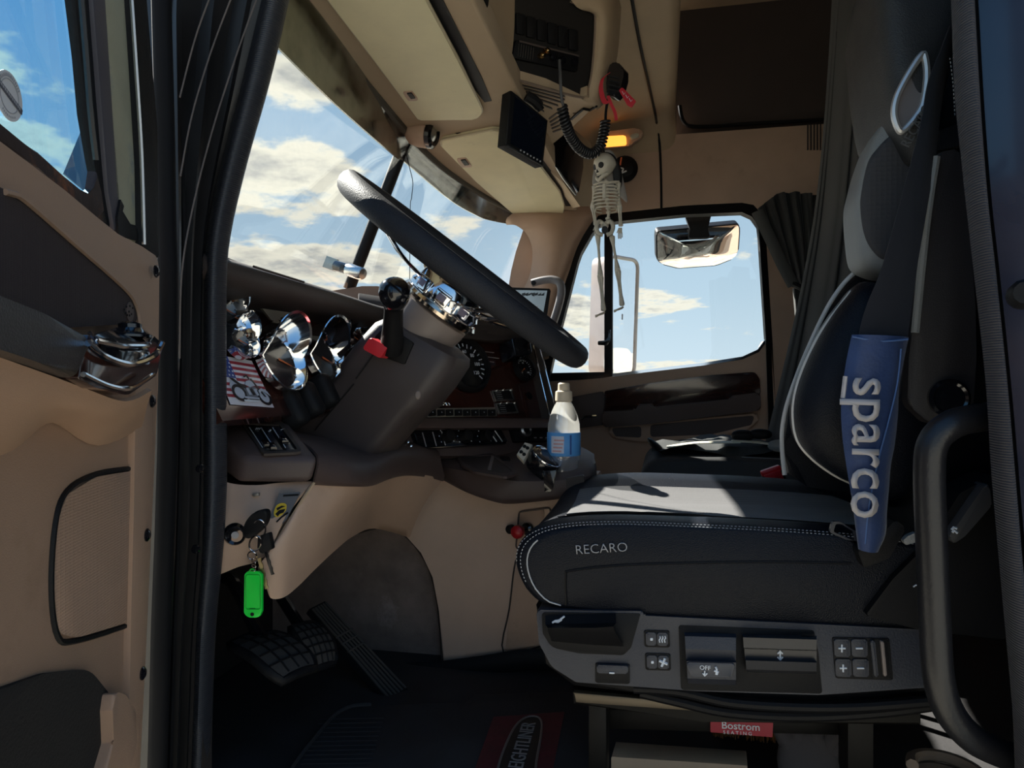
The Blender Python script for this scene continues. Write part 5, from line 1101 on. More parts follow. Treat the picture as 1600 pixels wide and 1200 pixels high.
# ---- suspension base
FR_ = M('suspension_steel', (.006, .0055, .005), .5, spec=.2, stain=((.10, .07, .04), 30, .66, .6))
slab('upper_rail', Ws([(894, 1080), (1105, 1100), (1440, 1112), (1440, 1134), (1100, 1128), (896, 1101)], 1.03), (0, .40, 0), FR_, seat, bevel=.004)
slab('rail_face', Ws([(896, 1082), (1092, 1100), (1092, 1112), (900, 1098)], 1.022), (0, .01, 0), M('rail_bronze', (.12, .095, .065), .4, metal=.4), seat, bevel=.002)
for x0, x1 in ((919, 948), (1324, 1366)):
    slab('base_post', Ws([(x0, 1100), (x1, 1104), (x1, 1222), (x0, 1222)], 1.04), (0, .05, 0), FR_, seat, bevel=.004)
    slab('base_post', Ws([(x0+18, 1090), (x1+10, 1092), (x1+10, 1165), (x0+18, 1165)], 1.44), (0, .04, 0), FR_, seat, bevel=.004)
slab('cross_bar', Ws([(950, 1108), (1325, 1122), (1325, 1150), (950, 1140)], 1.10), (0, .02, 0), FR_, seat, bevel=.003)
bx_ = slab('maker_plate', Ws(rp([(1110, 1122), (1208, 1129), (1207, 1152), (1110, 1144)], 1), 1.094), (0, .003, 0), M('maker_red', (.30, .012, .03), .4), seat)
o_t = W(1127, 1138, 1.0935); text('maker_name', 'Bostrom', o_t, W(1190, 1142, 1.0935)-o_t, (0, 0, 1), .0155, WHITEP, bx_, bold=.01, depth=.0004)
o_t = W(1130, 1146.3, 1.0935); text('maker_name', 'S E A T I N G', o_t, W(1190, 1150, 1.0935)-o_t, (0, 0, 1), .0072, WHITEP, bx_, depth=.0004)
tube('air_hose', [W(p[0], p[1], y) for p, y in zip(cr([(990, 1075), (1060, 1080), (1140, 1097), (1240, 1104), (1340, 1104), (1450, 1096)], 6), [1.0]*99)], .0075, BLACK, seat, n=10)
tube('air_hose', [W(p[0], p[1], 1.01) for p in cr([(1000, 1082), (1060, 1096), (1140, 1113), (1260, 1119), (1380, 1112), (1470, 1100)], 6)], .0075, BLACK, seat, n=10)
# ---- backrest
YB = 1.03
def soft(name, pix, Y, fr, bk, mat, par=seat, n=(0, -1, 0), kk=3): return pillow(name, [W(p[0], p[1], Y) for p in cr(pix, 5, True)], n, fr, bk, mat, par, kk=kk, smooth=60)
# far side of the back (gusset) with its white piping
gus = [(1344, 418), (1316, 446), (1289, 488), (1256, 560), (1232, 625), (1223, 665), (1222, 700), (1226, 742), (1262, 762), (1330, 790), (1440, 800), (1440, 500), (1400, 410)]
slab('back_core', Ws(gus, 1.17), (.095, .33, 0), LEATHER, seat, bevel=.02, seg=4)
tube('white_piping', [W(p[0], p[1], 1.163) for p in cr([(1344, 418), (1316, 446), (1289, 488), (1256, 560), (1232, 625), (1223, 665), (1222, 700), (1226, 742)], 6)], .0034, M('piping_white', (.55, .54, .52), .5), seat, n=8)
wing = [(1352, 440), (1318, 468), (1285, 515), (1258, 568), (1243, 612), (1239, 650), (1246, 688), (1268, 716), (1300, 740), (1330, 755), (1400, 780), (1450, 700), (1450, 560), (1420, 470)]
soft('back_wing', wing, 1.06, .055, .12, LEATHER, kk=2.6)
tube('white_piping', [W(p[0], p[1], 1.058) for p in cr([(1330, 455), (1285, 515), (1258, 568), (1243, 612), (1239, 650), (1246, 688), (1268, 716), (1300, 740), (1330, 755)], 6)], .0022, M('piping_white', (.55, .54, .52), .5), seat, n=8)
# upper mesh wing in a pale frame
GREYL = M('pale_leather', (.22, .225, .22), .5, bump=.4, bscale=600, pattern='grain')
up_f = [(1388, 186), (1368, 208), (1352, 240), (1338, 290), (1333, 320), (1336, 370), (1343, 414), (1362, 428), (1390, 434), (1420, 430), (1460, 350), (1470, 240), (1440, 190)]
soft('upper_wing', up_f, 1.10, .03, .10, GREYL, kk=4)
mesh_ = [(1388, 214), (1370, 232), (1356, 254), (1346, 298), (1344, 325), (1349, 365), (1360, 392), (1382, 408), (1415, 400), (1455, 320), (1450, 240), (1415, 200)]
soft('mesh_insert', mesh_, 1.078, .012, .01, M('seat_mesh', (.045, .044, .047), .8, bump=1.0, bscale=150, pattern='weave'), kk=5)
# headrest
hr = [(1364, -60), (1364, 20), (1370, 90), (1384, 180), (1396, 215), (1421, 258), (1450, 230), (1475, 130), (1490, 40), (1490, -60), (1430, -90)]
soft('headrest', hr, 1.06, .04, .22, M('headrest_leather', (.022, .0225, .024), .5, bump=.5, bscale=600, pattern='grain'), kk=3.2)
stitch('headrest_stitching', [(1429, -10), (1436, 30), (1445, 60), (1452, 72)], 1.022, seat); stitch('headrest_stitching', [(1440, -10), (1446, 25), (1452, 48), (1459, 62)], 1.022, seat)
stitch('headrest_stitching', [(1484, 90), (1489, 130), (1492, 180)], 1.02, seat)
gl_ = [(1440, 86, 1.018), (1422, 112, 1.018), (1402, 150, 1.018), (1397, 178, 1.018), (1404, 202, 1.018), (1412, 204, 1.018), (1430, 184, 1.018), (1443, 160, 1.018), (1448, 118, 1.018), (1445, 90, 1.018)]
gg = [W(*p) for p in cr(gl_, 5, True)]
tube('belt_guide', gg, .0045, M('satin_silver', (.62, .60, .58), .35, metal=.7), seat, n=8, closed=True)
slab('guide_pocket', [p+Vector((0, .003, 0)) for p in gg], (0, .006, 0), M('guide_grey', (.16, .15, .155), .4), seat)
o_t = W(1419, 232, 1.012); text('back_lettering', 'RECARO', o_t, W(1440, 196, 1.012)-o_t, W(1410, 222, 1.012)-o_t, .017, M('emboss_grey', (.09, .09, .09), .5), seat, depth=.001, sx=.9)
# side cover of the back and its cap, ribbed bellows above
sc_ = slab('side_cover', Ws(rp([(1466, 238, 8), (1498, 232, 6), (1512, 330, 20), (1524, 470, 20), (1526, 560, 20), (1519, 657, 20), (1455, 664, 30), (1418, 632, 26), (1420, 560, 20), (1440, 400, 30)], 10), .985), (0, .12, 0), M('side_cover_brown', (.020, .018, .020), .5, bump=.3, bscale=600), seat, bevel=.016, seg=4)
tube('cover_edge', [W(p[0], p[1], .982) for p in cr([(1463, 245), (1450, 330), (1440, 420), (1430, 520)], 6)], .005, GREYL, sc_, n=8)
lathe('pivot_cap', [(.024, 0), (.024, .006), (.020, .010), (.017, .008), (.0, .009)], W(1481, 622, .985), (0, -1, 0), BLACKG, sc_, n=28)
for k in range(7): tube('bellows_rib', [W(1470+k*4.4, 205-k*1.5, .99), W(1468+k*4.6, 236-k*1, .985)], .003, BLACK, seat, n=6)
slab('bellows', Ws([(1466, 206), (1499, 196), (1499, 236), (1463, 242)], .992), (0, .08, 0), RUBBER, seat)
# lower plastic recliner shell and belt stalk
slab('recliner_shell', Ws(rp([(1352, 962, 4), (1395, 905, 20), (1450, 850, 20), (1500, 770, 20), (1560, 740, 10), (1580, 880, 10), (1575, 1000, 10), (1440, 985, 6)], 8), .975), (0, .06, 0), BLACK, seat, bevel=.008, seg=3)
slab('recliner_lever', Ws(rp([(1483, 838, 4), (1545, 750, 6), (1550, 790, 6), (1508, 838, 4), (1490, 850, 4)], 5), .955), (0, .03, 0), M('lever_dark', (.04, .04, .043), .4), seat, bevel=.004)
sym('recliner_symbol', [[(1487, 828), (1490, 824), (1495, 826)], [(1488, 832), (1491, 829), (1496, 833)]], .036, r=.0016, par=seat)
sym('tilt_symbol', [[(1427, 917), (1431, 914), (1440, 919)]], .016, r=.0010, par=seat)
slab('grey_tab', Ws(rp([(1411, 845), (1418, 838), (1432, 832), (1436, 846), (1415, 852)], 3), .955), (0, .01, 0), GREYL, seat, bevel=.002)
slab('buckle_housing', Ws(rp([(1340, 860, 4), (1362, 850, 4), (1400, 812, 6), (1416, 825, 6), (1390, 872, 6), (1350, 888, 4)], 4), .962), (0, .03, 0), BLACK, seat, bevel=.005)
fb_ = Ws(rp([(1301, 815, 4), (1313, 815, 4), (1340, 832, 3), (1342, 852, 3), (1296, 832, 4)], 3), .99)
put('anchor_frame', ring_bm(fb_, [c.lerp(sum(fb_, Vector())/len(fb_), .28) for c in fb_], (0, .008, 0), 40), M('anchor_black', (.02, .024, .035), .3), seat)
slab('back_shell', Ws(rp([(1438, -80, 8), (1540, -80, 8), (1570, 500, 20), (1600, 900, 10), (1600, 1000, 10), (1440, 960, 10), (1420, 700, 30)], 8), 1.10), (0, .32, 0), LEATHER, seat, bevel=.02, seg=3)
# ---- seat belt and its blue shoulder pad
belt = thing('seat_belt', 'dark grey seat belt webbing across the driver seat back', 'seat belt', W(1380, 525, .96))
BELTM = M('belt_webbing', (.028, .029, .037), .6, bump=.8, bscale=420, pattern='ribx')
bl = [(1483, 40, 1.0), (1468, 80, .985), (1449, 130, .975), (1437, 196, .968), (1411, 297, .965), (1378, 416, .96), (1353, 480, .958), (1341, 530, .955), (1334, 620, .955)]
br = [(1490, 44, 1.02), (1480, 100, 1.005), (1470, 157, .995), (1460, 245, .985), (1446, 332, .975), (1432, 416, .968), (1424, 478, .963), (1416, 535, .96), (1404, 620, .96)]
a_ = cr([W(*p) for p in bl], 6); b_ = cr([W(*p) for p in br], 6)
rows = [[p.lerp(q, t)+Vector((0, -.003*sin(pi*t), 0)) for p, q in zip(a_, b_)] for t in (0, .25, .5, .75, 1)]
loft('webbing', rows, BELTM, belt, thick=.0015, smooth=60)
pad = thing('shoulder_pad', 'blue seat belt pad with silver lettering on the driver belt', 'belt pad', W(1360, 860, .95))
pl_ = [(1331, 523), (1323, 560), (1317, 600), (1314, 640), (1316, 680), (1320, 712), (1326, 750), (1331, 780), (1336, 820), (1341, 858)]
prr = [(1420, 527), (1412, 565), (1405, 605), (1403, 650), (1398, 695), (1392, 727), (1389, 765), (1386, 800), (1384, 835), (1372, 861)]
BLUE = M('blue_nylon', (.016, .040, .125), .55, bump=.5, bscale=240, var=.18, vscale=30, sheen=.3)
a_ = cr([W(p[0], p[1], .945) for p in pl_], 4); b_ = cr([W(p[0], p[1], .955) for p in prr], 4)
rows = [[p.lerp(q, t)+Vector((0, -.014*sin(pi*t)**.5, 0)) for p, q in zip(a_, b_)] for t in [k/10 for k in range(11)]]
back_ = [[p.lerp(q, t)+Vector((0, .012*sin(pi*t)**.5, 0)) for p, q in zip(a_, b_)] for t in [k/10 for k in range(9, 0, -1)]]
put('sleeve', loft_bm(rows+back_, cu=True), BLUE, pad, smooth=60)
tube('sleeve_seam', [W(p[0], p[1], .936) for p in cr([(1408, 545), (1402, 600), (1388, 660), (1372, 720), (1358, 790), (1352, 850)], 6)], .0012, M('blue_seam', (.04, .10, .26), .5), pad, n=5)
tube('sleeve_hem', [W(p[0], p[1], .937) for p in cr([(1332, 526), (1375, 533), (1419, 530)], 6)], .0014, M('blue_seam', (.04, .10, .26), .5), pad, n=5)
SILVT = M('silver_thread', (.42, .40, .41), .5)
o_t = W(1334, 588, .931); ud = W(1331, 760, .931)-o_t
text('pad_lettering', 'sparco', o_t, ud, W(1360, 590, .931)-o_t, .064, SILVT, pad, depth=.0018, bold=.012, sx=1.0)
tube('logo_bar', [W(p[0], p[1], .934) for p in ((1321, 588), (1317, 622))], .0028, SILVT, pad, n=6)
# ================================================================== GRAB HANDLE
gh = thing('grab_handle', 'black grab handle tube beside the driver door pillar', 'grab handle', W(1460, 1100, .82))
GH = [(1600, 642, .86), (1535, 652, .84), (1490, 662, .82), (1459, 690, .815), (1452, 740, .815), (1456, 860, .815), (1461, 980, .815), (1467, 1060, .815), (1485, 1115, .82), (1525, 1158, .83), (1580, 1182, .85)]
tube('tube_bar', cr([W(*p) for p in GH], 8), .0152, M('handle_paint', (.010, .010, .012), .38, bump=.3, bscale=300), gh, n=16, smooth=60)
lathe('foot_flange', [(.0, 0), (.028, 0), (.028, .006), (.018, .010), (0, .010)], W(1592, 642, .865), (-1, 0, 0), BLACK, gh, n=18)
# ================================================================== CURTAINS
def curtain(name, top_, bot_, folds, amp, mat, label, Y0, Y1, mid=None, n=90):
    c = thing(name, label, 'curtain', W(*bot_[0], Y0))
    T = resample([W(p[0], p[1], Y0+(Y1-Y0)*i/(len(top_)-1)) for i, p in enumerate(top_)], n); B = resample([W(p[0], p[1], Y0+(Y1-Y0)*i/(len(bot_)-1)) for i, p in enumerate(bot_)], n)
    Mi = resample([W(p[0], p[1], Y0+(Y1-Y0)*i/(len(mid)-1)) for i, p in enumerate(mid)], n) if mid else [(a+b)/2 for a, b in zip(T, B)]
    rows = []
    for k in range(17):
        t = k/16; row = []
        for i in range(n):
            p = cr([T[i], Mi[i], B[i]], 8)[k] ; s = i/(n-1)
            row.append(p+Vector((.2, -1, 0)).normalized()*amp*(sin(2*pi*folds*s+.8*sin(3*t))+.35*sin(2*pi*folds*2.3*s+1.1))*(1-.35*t))
        rows.append(row)
    loft('cloth', rows, mat, c, thick=.0015, smooth=70)
    return c
c1 = curtain('side_curtain', [(1184, 326), (1215, 302), (1245, 300), (1275, 304), (1300, 306)], [(1232, 440), (1240, 444), (1250, 446), (1262, 446), (1290, 446)], 6, .010, CURT, 'short black curtain gathered beside the passenger window', 2.46, 2.40, [(1202, 372), (1222, 366), (1245, 366), (1270, 368), (1296, 370)])
tube('curtain_band', [W(1183, 330, 2.45), W(1206, 378, 2.44), (W(1222, 412, 2.43)), W(1240, 446, 2.42)], .012, M('curtain_band', (.07, .07, .066), .7), c1, n=8, flat=(1.6, .4))
tube('curtain_tie', [W(1236, 442, 2.43), W(1256, 452, 2.40), W(1276, 448, 2.40)], .010, BLACK, c1, n=8)
slab('curtain_tail', Ws([(1240, 450), (1262, 450), (1266, 520), (1262, 600), (1240, 600), (1246, 520)], 2.45), (0, .02, 0), CURT, c1, bevel=.004)
c2 = curtain('sleeper_curtain', [(1302, -60), (1320, -60), (1345, -60), (1380, -60), (1440, -60)], [(1192, 705), (1225, 700), (1260, 700), (1300, 720), (1400, 730)], 3.0, .022, CURT, 'long black sleeper curtain hanging behind the seats', 2.05, 1.75, [(1268, 340), (1292, 340), (1320, 340), (1350, 345), (1400, 350)], n=110)
# ================================================================== PASSENGER SEAT
ps = thing('passenger_seat', 'black passenger seat beyond the driver seat', 'seat', (.25, 2.1, 0))
def psec(y, k): 
    P = [(-.02, .28), (-.055, .32), (-.062, .38), (-.045, .425), (.0, .445), (.15, .45), (.35, .445), (.50, .43), (.52, .30), (.3, .27)]
    c0_ = Vector((.22, 0, .36)); return [c0_+(Vector((p.x, 0, p.y))-c0_)*k+Vector((0, y, 0)) for p in cr([Vector((a, b, 0)) for a, b in P], 4, True)]
put('cushion', loft_bm([psec(y, k) for y, k in ((1.90, .88), (1.905, .95), (1.92, .99), (1.95, 1.0), (2.15, 1.0), (2.35, 1.0), (2.38, .98), (2.40, .9))], cv=True, cap=True), M('passenger_fabric', (.032, .033, .035), .7, bump=.5, bscale=500), ps, smooth=60)
slab('pedestal', [Vector((.02, 1.96, .30)), Vector((.45, 1.96, .30)), Vector((.45, 1.96, 0)), Vector((.06, 1.96, 0))], (0, .38, 0), BLACK, ps, bevel=.01)
put('backrest', loft_bm([[Vector((.46+.10*z+x, y, .42+z)) for x, y in ((0, 1.93), (-.03, 1.96), (-.03, 2.36), (0, 2.40), (.10, 2.38), (.10, 1.95))] for z in (0, .2, .4, .6, .72)], cv=True, cap=True), M('passenger_fabric', (.032, .033, .035), .7), ps, smooth=50)
tube('edge_piping', [Vector((x, 1.93, z)) for x, z in ((.20, .449), (.32, .444), (.42, .436))], .003, GREYL, ps, n=6)
# folded safety vest and belts lying on it
ve = thing('folded_vest', 'folded black vest with pale reflective bands on the passenger seat', 'vest', (.15, 2.05, .45))
rv = random.Random(7)
rows = []
for i in range(15):
    u = i/14; rows.append([Vector((-.03+.40*u, 1.95+.32*v, .452+.004+.024*sin(pi*min(1, v*1.05))**.4*sin(pi*(u*.9+.05))**.5+.009*sin(9*u+5*v)+.006*sin(23*u+2)*sin(13*v)+.006*rv.random())) for v in [k/9 for k in range(10)]])
put('cloth', loft_bm(rows), M('vest_cloth', (.035, .037, .036), .75, bump=.6, bscale=300), ve, smooth=50)
REFL = M('reflective_band', (.62, .60, .48), .5, bump=.4, bscale=200)
def band(pts, w): 
    P = cr(pts, 6); loft('reflective_band', [[p+Vector((0, -w/2, .0)) for p in P], [p+Vector((0, 0, .003)) for p in P], [p+Vector((0, w/2, .0)) for p in P]], REFL, ve, thick=.002, smooth=60)
band([Vector((.01, 1.97, .470)), Vector((.08, 1.97, .482)), Vector((.15, 1.98, .484)), Vector((.20, 1.98, .486))], .05)
band([Vector((.18, 1.98, .488)), Vector((.24, 1.98, .486)), Vector((.30, 1.97, .478)), Vector((.35, 1.96, .465))], .04)
pillow('grey_pouch', circ((.30, 1.96, .478), (1, 0, 0), (0, .7, .5), .032, 18, .02), (0, -.5, 1), .012, .01, GREYL, ve)
pillow('buckle_strap', circ((.21, 2.0, .500), (1, 0, 0), (0, .7, .5), .030, 16, .016), (0, -.4, 1), .014, .01, BLACK, ve)
pillow('buckle_strap', circ((.255, 2.0, .505), (1, 0, 0), (0, .7, .5), .030, 16, .014), (0, -.4, 1), .012, .01, BLACK, ve)
pillow('collar', circ((-.02, 1.98, .470), (.8, 0, -.6), (0, 1, 0), .028, 16, .03), (0, -.4, 1), .014, .01, BLACK, ve)
# red belt buckles between the seats
def buckle(c, ax, label):
    ax = Vector(ax).normalized(); b_ = thing('belt_buckle', label, 'buckle', c, 'seat belt buckles')
    u = Vector((0, 1, 0)); w = ax.cross(u).normalized(); rot = Matrix((w, u, ax)).transposed()
    put('shell', box_bm(Vector(c)-ax*.02, .046, .026, .055, rot, .006, 3), BLACK, b_)
    put('release_button', box_bm(Vector(c)+ax*.008, .042, .024, .016, rot, .004, 3), M('buckle_red', (.55, .015, .02), .3), b_)
    tube('stalk', [Vector(c)-ax*.04, Vector(c)-ax*.10+Vector((.02, 0, -.02)), Vector((c[0]+.08, c[1], .0))], .010, BLACK, b_, n=8)
    put('front_window', box_bm(Vector(c)-ax*.008-u*.013, .034, .004, .030, rot, .001), M('buckle_red', (.55, .015, .02), .3), b_)
buckle(W(1207, 742, 1.57), (-.35, -.1, .9), 'red buckle beside the sunlit edge of the passenger seat')
buckle(W(1278, 768, 1.56), (-.7, -.1, .6), 'red edged buckle lying in the gap behind the driver cushion')
# ================================================================== PEDALS AND FLOOR MAT
def pedal_pad(name, pix, Y0, Y1, ribs, label, mat, kind):
    p_ = thing(name, label, 'pedal', WZ(pix[2][0], pix[2][1]+10, .03))
    q = [W(pix[0][0], pix[0][1], Y0), W(pix[1][0], pix[1][1], Y1), W(pix[2][0], pix[2][1], Y1-.03), W(pix[3][0], pix[3][1], Y0-.03)]
    n = (q[1]-q[0]).cross(q[3]-q[0]).normalized(); n = n if n.dot(CAM-q[0]) > 0 else -n
    return p_, q, n
pp, q, n = pedal_pad('accelerator_pedal', [(484, 950), (508, 938), (640, 1078), (610, 1098)], 1.40, 1.44, 6, 'long ribbed accelerator pedal next to the toe carpet', RUBBER, 0)
put('plate', slab_bm(q, -n*.02, .004, 2), RUBBER, pp)
DUST = M('dusty_rubber', (.055, .050, .046), .75, bump=.5, bscale=150)
for k in range(6):
    t = (k+.5)/6; a, b = q[0].lerp(q[1], t), q[3].lerp(q[2], t); tube('rib', [a.lerp(b, .02)+n*.001, a.lerp(b, .97)+n*.001], .0026, DUST, pp, n=6)
for t in (.33, .40, .48): a, b = q[0].lerp(q[3], t), q[1].lerp(q[2], t); tube('cross_rib', [a+n*.002, b+n*.002], .0024, DUST, pp, n=6)
def curved_pad(nm, label, cen, u, v, nn, hu, hv, arm, kx, ky):
    p_ = thing(nm, label, 'pedal', cen+Vector((0, 0, -.08)))
    u, v, nn = Vector(u).normalized(), Vector(v).normalized(), Vector(nn).normalized()
    rows = []
    for i in range(13):
        s = -1+2*i/12; w = (1-abs(s)**4*.25); rows.append([cen+u*hu*s+v*hv*t*w+nn*(.012*(1-s*s)-.004*t*t) for t in (-1, -.6, -.2, .2, .6, 1)])
    put('pad', loft_bm(rows), DUST, p_, smooth=50)
    put('pad_backing', loft_bm([[p-nn*.012 for p in r] for r in rows]), RUBBER, p_, smooth=50)
    put('pad_edge', tube_bm([p-nn*.006 for p in rows[0]]+[r[-1]-nn*.006 for r in rows[1:]]+[p-nn*.006 for p in rows[-1][::-1][1:]]+[r[0]-nn*.006 for r in rows[::-1][1:-1]], .008, 6, closed=True), RUBBER, p_, smooth=60)
    for i in range(1, kx): 
        s = -1+2*i/kx; tube('tread_groove', [cen+u*hu*s+v*hv*t*.93+nn*(.0135*(1-s*s)-.004*t*t+.001) for t in (-1, -.5, 0, .5, 1)], .0016, RUBBER, p_, n=5)
    for i in range(1, ky):
        t = -1+2*i/ky; tube('tread_groove', [cen+u*hu*s+v*hv*t*.93+nn*(.0135*(1-s*s)-.004*t*t+.001) for s in (-.95, -.5, 0, .5, .95)], .0016, RUBBER, p_, n=5)
    tube('arm', cr(arm, 6), .011, BLACKG, p_, n=8)
def pad_from(pix, ys_):
    A_, B2, C2, D2 = [W(p[0], p[1], y) for p, y in zip(pix, ys_)]; c = (A_+B2+C2+D2)/4; u = (B2-A_+C2-D2)/4; v = (D2-A_+C2-B2)/4; n = u.cross(v).normalized(); n = n if n.dot(CAM-c) > 0 else -n
    v2 = v-u*(v.dot(u)/u.dot(u)); return c, u, v2, n, u.length, v2.length
c2_, u2, v2, n2, hu2, hv2 = pad_from([(458, 985), (488, 1052), (528, 1022), (494, 964)], (1.17, 1.15, 1.22, 1.25))
curved_pad('brake_pedal', 'square treaded rubber pedal pad behind the dusty front pedal', c2_, u2, v2, n2, hu2, hv2, [c2_-n2*.01, W(450, 950, 1.25), W(400, 880, 1.30), Vector((-.94, 1.30, .36))], 5, 5)
c1_, u1, v1, n1_, hu1, hv1 = pad_from([(364, 1010), (446, 1066), (490, 1026), (412, 973)], (1.0, .97, 1.07, 1.10))
curved_pad('clutch_pedal', 'wide dusty rubber pedal pad hanging nearest the door', c1_, u1, v1, n1_, hu1, hv1, [c1_-n1_*.01, W(395, 975, 1.06), W(372, 925, 1.08), W(340, 895, 1.10), Vector((-.94, 1.10, .36))], 5, 4)
fm = thing('floor_mat', 'black rubber floor mat with red panel and nameplate', 'floor mat', WZ(700, 1150, .0))
def fz(px, py, z): return WZ(px, py, z)
slab('mat', [fz(*p, .012) for p in ((549, 1104), (640, 1100), (712, 1097), (724, 1106), (742, 1084), (894, 1080), (921, 1096), (926, 1240), (438, 1240), (456, 1200), (520, 1120))], (0, 0, -.010), MATRUB, fm, bevel=.003)
tube('mat_lip', [fz(*p, .013) for p in cr([(438, 1240), (456, 1200), (490, 1155), (522, 1118), (549, 1104), (580, 1101)], 5)], .004, MATRUB, fm, n=6)
for k in range(14):
    y = 1120+k*7; tube('mat_rib', [fz(500-k*3, y+4, .0122), fz(600-k*2, y+2, .0122)], .0007, MATRUB, fm, n=4)
slab('red_panel', [fz(*p, .0135) for p in ((771, 1120), (882, 1112), (856, 1240), (728, 1240))], (0, 0, -.002), M('mat_red', (.115, .018, .022), .7, bump=.6, bscale=120, var=.3, vscale=30), fm)
bdg = [fz(*p, .016) for p in cr([(768, 1260), (778, 1200), (792, 1160), (806, 1134), (822, 1121), (838, 1120), (846, 1128), (845, 1150), (838, 1190), (826, 1260)], 4, True)]
bg = slab('nameplate', bdg, (0, 0, -.003), M('plate_black', (.010, .010, .011), .5), fm)
tube('plate_border', bdg, .0022, M('plate_steel', (.28, .26, .25), .4, metal=.6), bg, n=6, closed=True)
e_t = fz(837, 1130, .0165); m_t = fz(817, 1200, .0165); o_t = e_t-(e_t-m_t)*1.22
text('plate_lettering', 'FREIGHTLINER', o_t, e_t-o_t, fz(790, 1195, .0165)-m_t, .036, M('plate_letter', (.30, .28, .27), .5, metal=.2), bg, depth=.001, fit=(e_t-o_t).length)
# ================================================================== HANGING SKELETON
sk_ = thing('toy_skeleton', 'pale toy skeleton with black hair and veil hanging from the radio cord', 'toy', W(946, 370, 1.70))
BONE = M('bone_plastic', (.52, .47, .38), .55, bump=.3, bscale=300, var=.12, vscale=60)
BLK = M('socket_black', (.01, .009, .009), .6)
YS = 1.70
def sp_(px, py, dy=0.0): return W(px, py, YS+dy)
def pxm(v): return v*1.58e-3      # a photograph pixel at the skeleton's distance in metres
# skull: egg-shaped cranium with sockets, nose, jaw and teeth, turned to the left and down
sc0 = sp_(945, 259); fwd = Vector((-.62, -.72, -.12)).normalized(); rt = fwd.cross(Vector((0, 0, 1))).normalized(); upv = rt.cross(fwd)
bm = bmesh.new(); rows = []
for i in range(15):
    th = pi*i/14; z = cos(th); r = sin(th); row = []
    for k in range(22):
        a = 2*pi*k/22; x = r*cos(a); y = r*sin(a)
        px_ = x*pxm(15.5); py_ = y*pxm(19); pz_ = z*pxm(19)
        if z < -.05:
            f_ = (-.05-z); px_ *= 1-.38*f_; py_ = py_*(1-.35*f_)+pxm(5)*f_
        p = sc0+rt*px_+fwd*py_+upv*pz_
        for s_ in (-1, 1):
            e = Vector((s_*pxm(6.2), pxm(16), pxm(-1))); d = (Vector((px_, py_, pz_))-e).length
            if d < pxm(7): p -= fwd*(pxm(7)-d)*.8
        row.append(p)
    rows.append(row)
put('skull', loft_bm(rows, cv=True, cap=True), BONE, sk_, smooth=60)
skull = bpy.data.objects['skull']
for s_ in (-1, 1):
    put('eye_socket', lathe_bm([(0, 0), (pxm(4.6), 0), (pxm(4.2), .002), (0, .0025)], sc0+rt*s_*pxm(6.2)+fwd*pxm(14.2)-upv*pxm(1), fwd+rt*s_*.3, 16), BLK, skull)
slab('nose_hole', [sc0+rt*a*pxm(1)+fwd*pxm(17.6)+upv*b*pxm(1) for a, b in ((0, -6), (2.2, -11), (0, -10), (-2.2, -11))], -fwd*.004, BLK, skull)
slab('mouth_gap', [sc0+rt*a*pxm(1)+fwd*pxm(15.2)+upv*b*pxm(1) for a, b in ((-5, -15), (5, -15), (4, -22), (-4, -22))], -fwd*.01, BLK, skull)
jr = []
for i in range(9):
    a = radians(-80+160*i/8); jr.append(sc0+rt*sin(a)*pxm(9.5)+fwd*(pxm(4)+cos(a)*pxm(11))+upv*pxm(-23+3*abs(sin(a))*3))
put('jaw', tube_bm(jr, pxm(3.0), 8), BONE, skull, smooth=60)
for row_, z in ((0, -14.5), (1, -20.5)):
    for i in range(6):
        a = radians(-45+90*i/5); box('tooth', sc0+rt*sin(a)*pxm(7)+fwd*(pxm(5)+cos(a)*pxm(10.3))+upv*pxm(z), (pxm(2), pxm(2), pxm(2.6)), BONE, skull, bevel=pxm(.4))
hr_ = []
pillow('hair', [sp_(*p, .02) for p in cr([(940, 240), (955, 240), (966, 252), (972, 272), (971, 290), (963, 299), (958, 280), (955, 262)], 4, True)], (0, -1, 0), .014, .02, M('black_hair', (.008, .008, .009), .6, bump=.8, bscale=300), sk_)
pillow('veil', [sp_(*p, .045) for p in cr([(946, 235), (930, 258), (926, 290), (940, 300), (962, 302), (980, 316), (976, 290), (968, 258), (958, 238)], 4, True)], (0, -1, 0), .006, .008, M('grey_veil', (.30, .28, .26), .7, bump=.4, bscale=200), sk_)
# spine, ribs, breastbone
spn = cr([sp_(948, 280, .01), sp_(948, 295, .014), sp_(949, 315, .016), sp_(951, 335, .012), sp_(947, 352, .006)], 6)
put('spine', tube_bm(spn, pxm(2.2), 8), BONE, sk_, smooth=60)
for i in range(9): put('vertebra', lathe_bm([(0, -pxm(1.6)), (pxm(3.8), -pxm(1.2)), (pxm(3.8), pxm(1.2)), (0, pxm(1.6))], spn[2+int(i*2.6)] if 2+int(i*2.6) < len(spn) else spn[-1], (0, 0, 1), 10), BONE, sk_)
for k in range(8):
    y = 288+k*5.4; hw = (15, 17, 18.5, 19.5, 20, 20, 18.5, 16)[k]; dp = .020
    pts = []
    for i in range(17):
        a = radians(-250+320*i/16); pts.append(sp_(947.5, y, .0)+Vector((CA, SA, 0))*cos(a)*pxm(hw)+Vector((-SA, CA, 0))*(-sin(a))*dp*-1+Vector((0, 0, -.006*(-sin(a) < 0)*1.0)))
    put('rib', tube_bm(pts, pxm(1.25), 6), BONE, sk_, smooth=60)
tube('breastbone', [sp_(944, 287, -.022), sp_(944, 310, -.022)], pxm(2.4), BONE, sk_, n=8, flat=(1, .5))
tube('collar_bone', cr([sp_(928, 289, -.004), sp_(938, 285, -.012), sp_(948, 286, -.014), sp_(958, 284, -.012), sp_(967, 284, -.002)], 4), pxm(1.6), BONE, sk_, n=8)
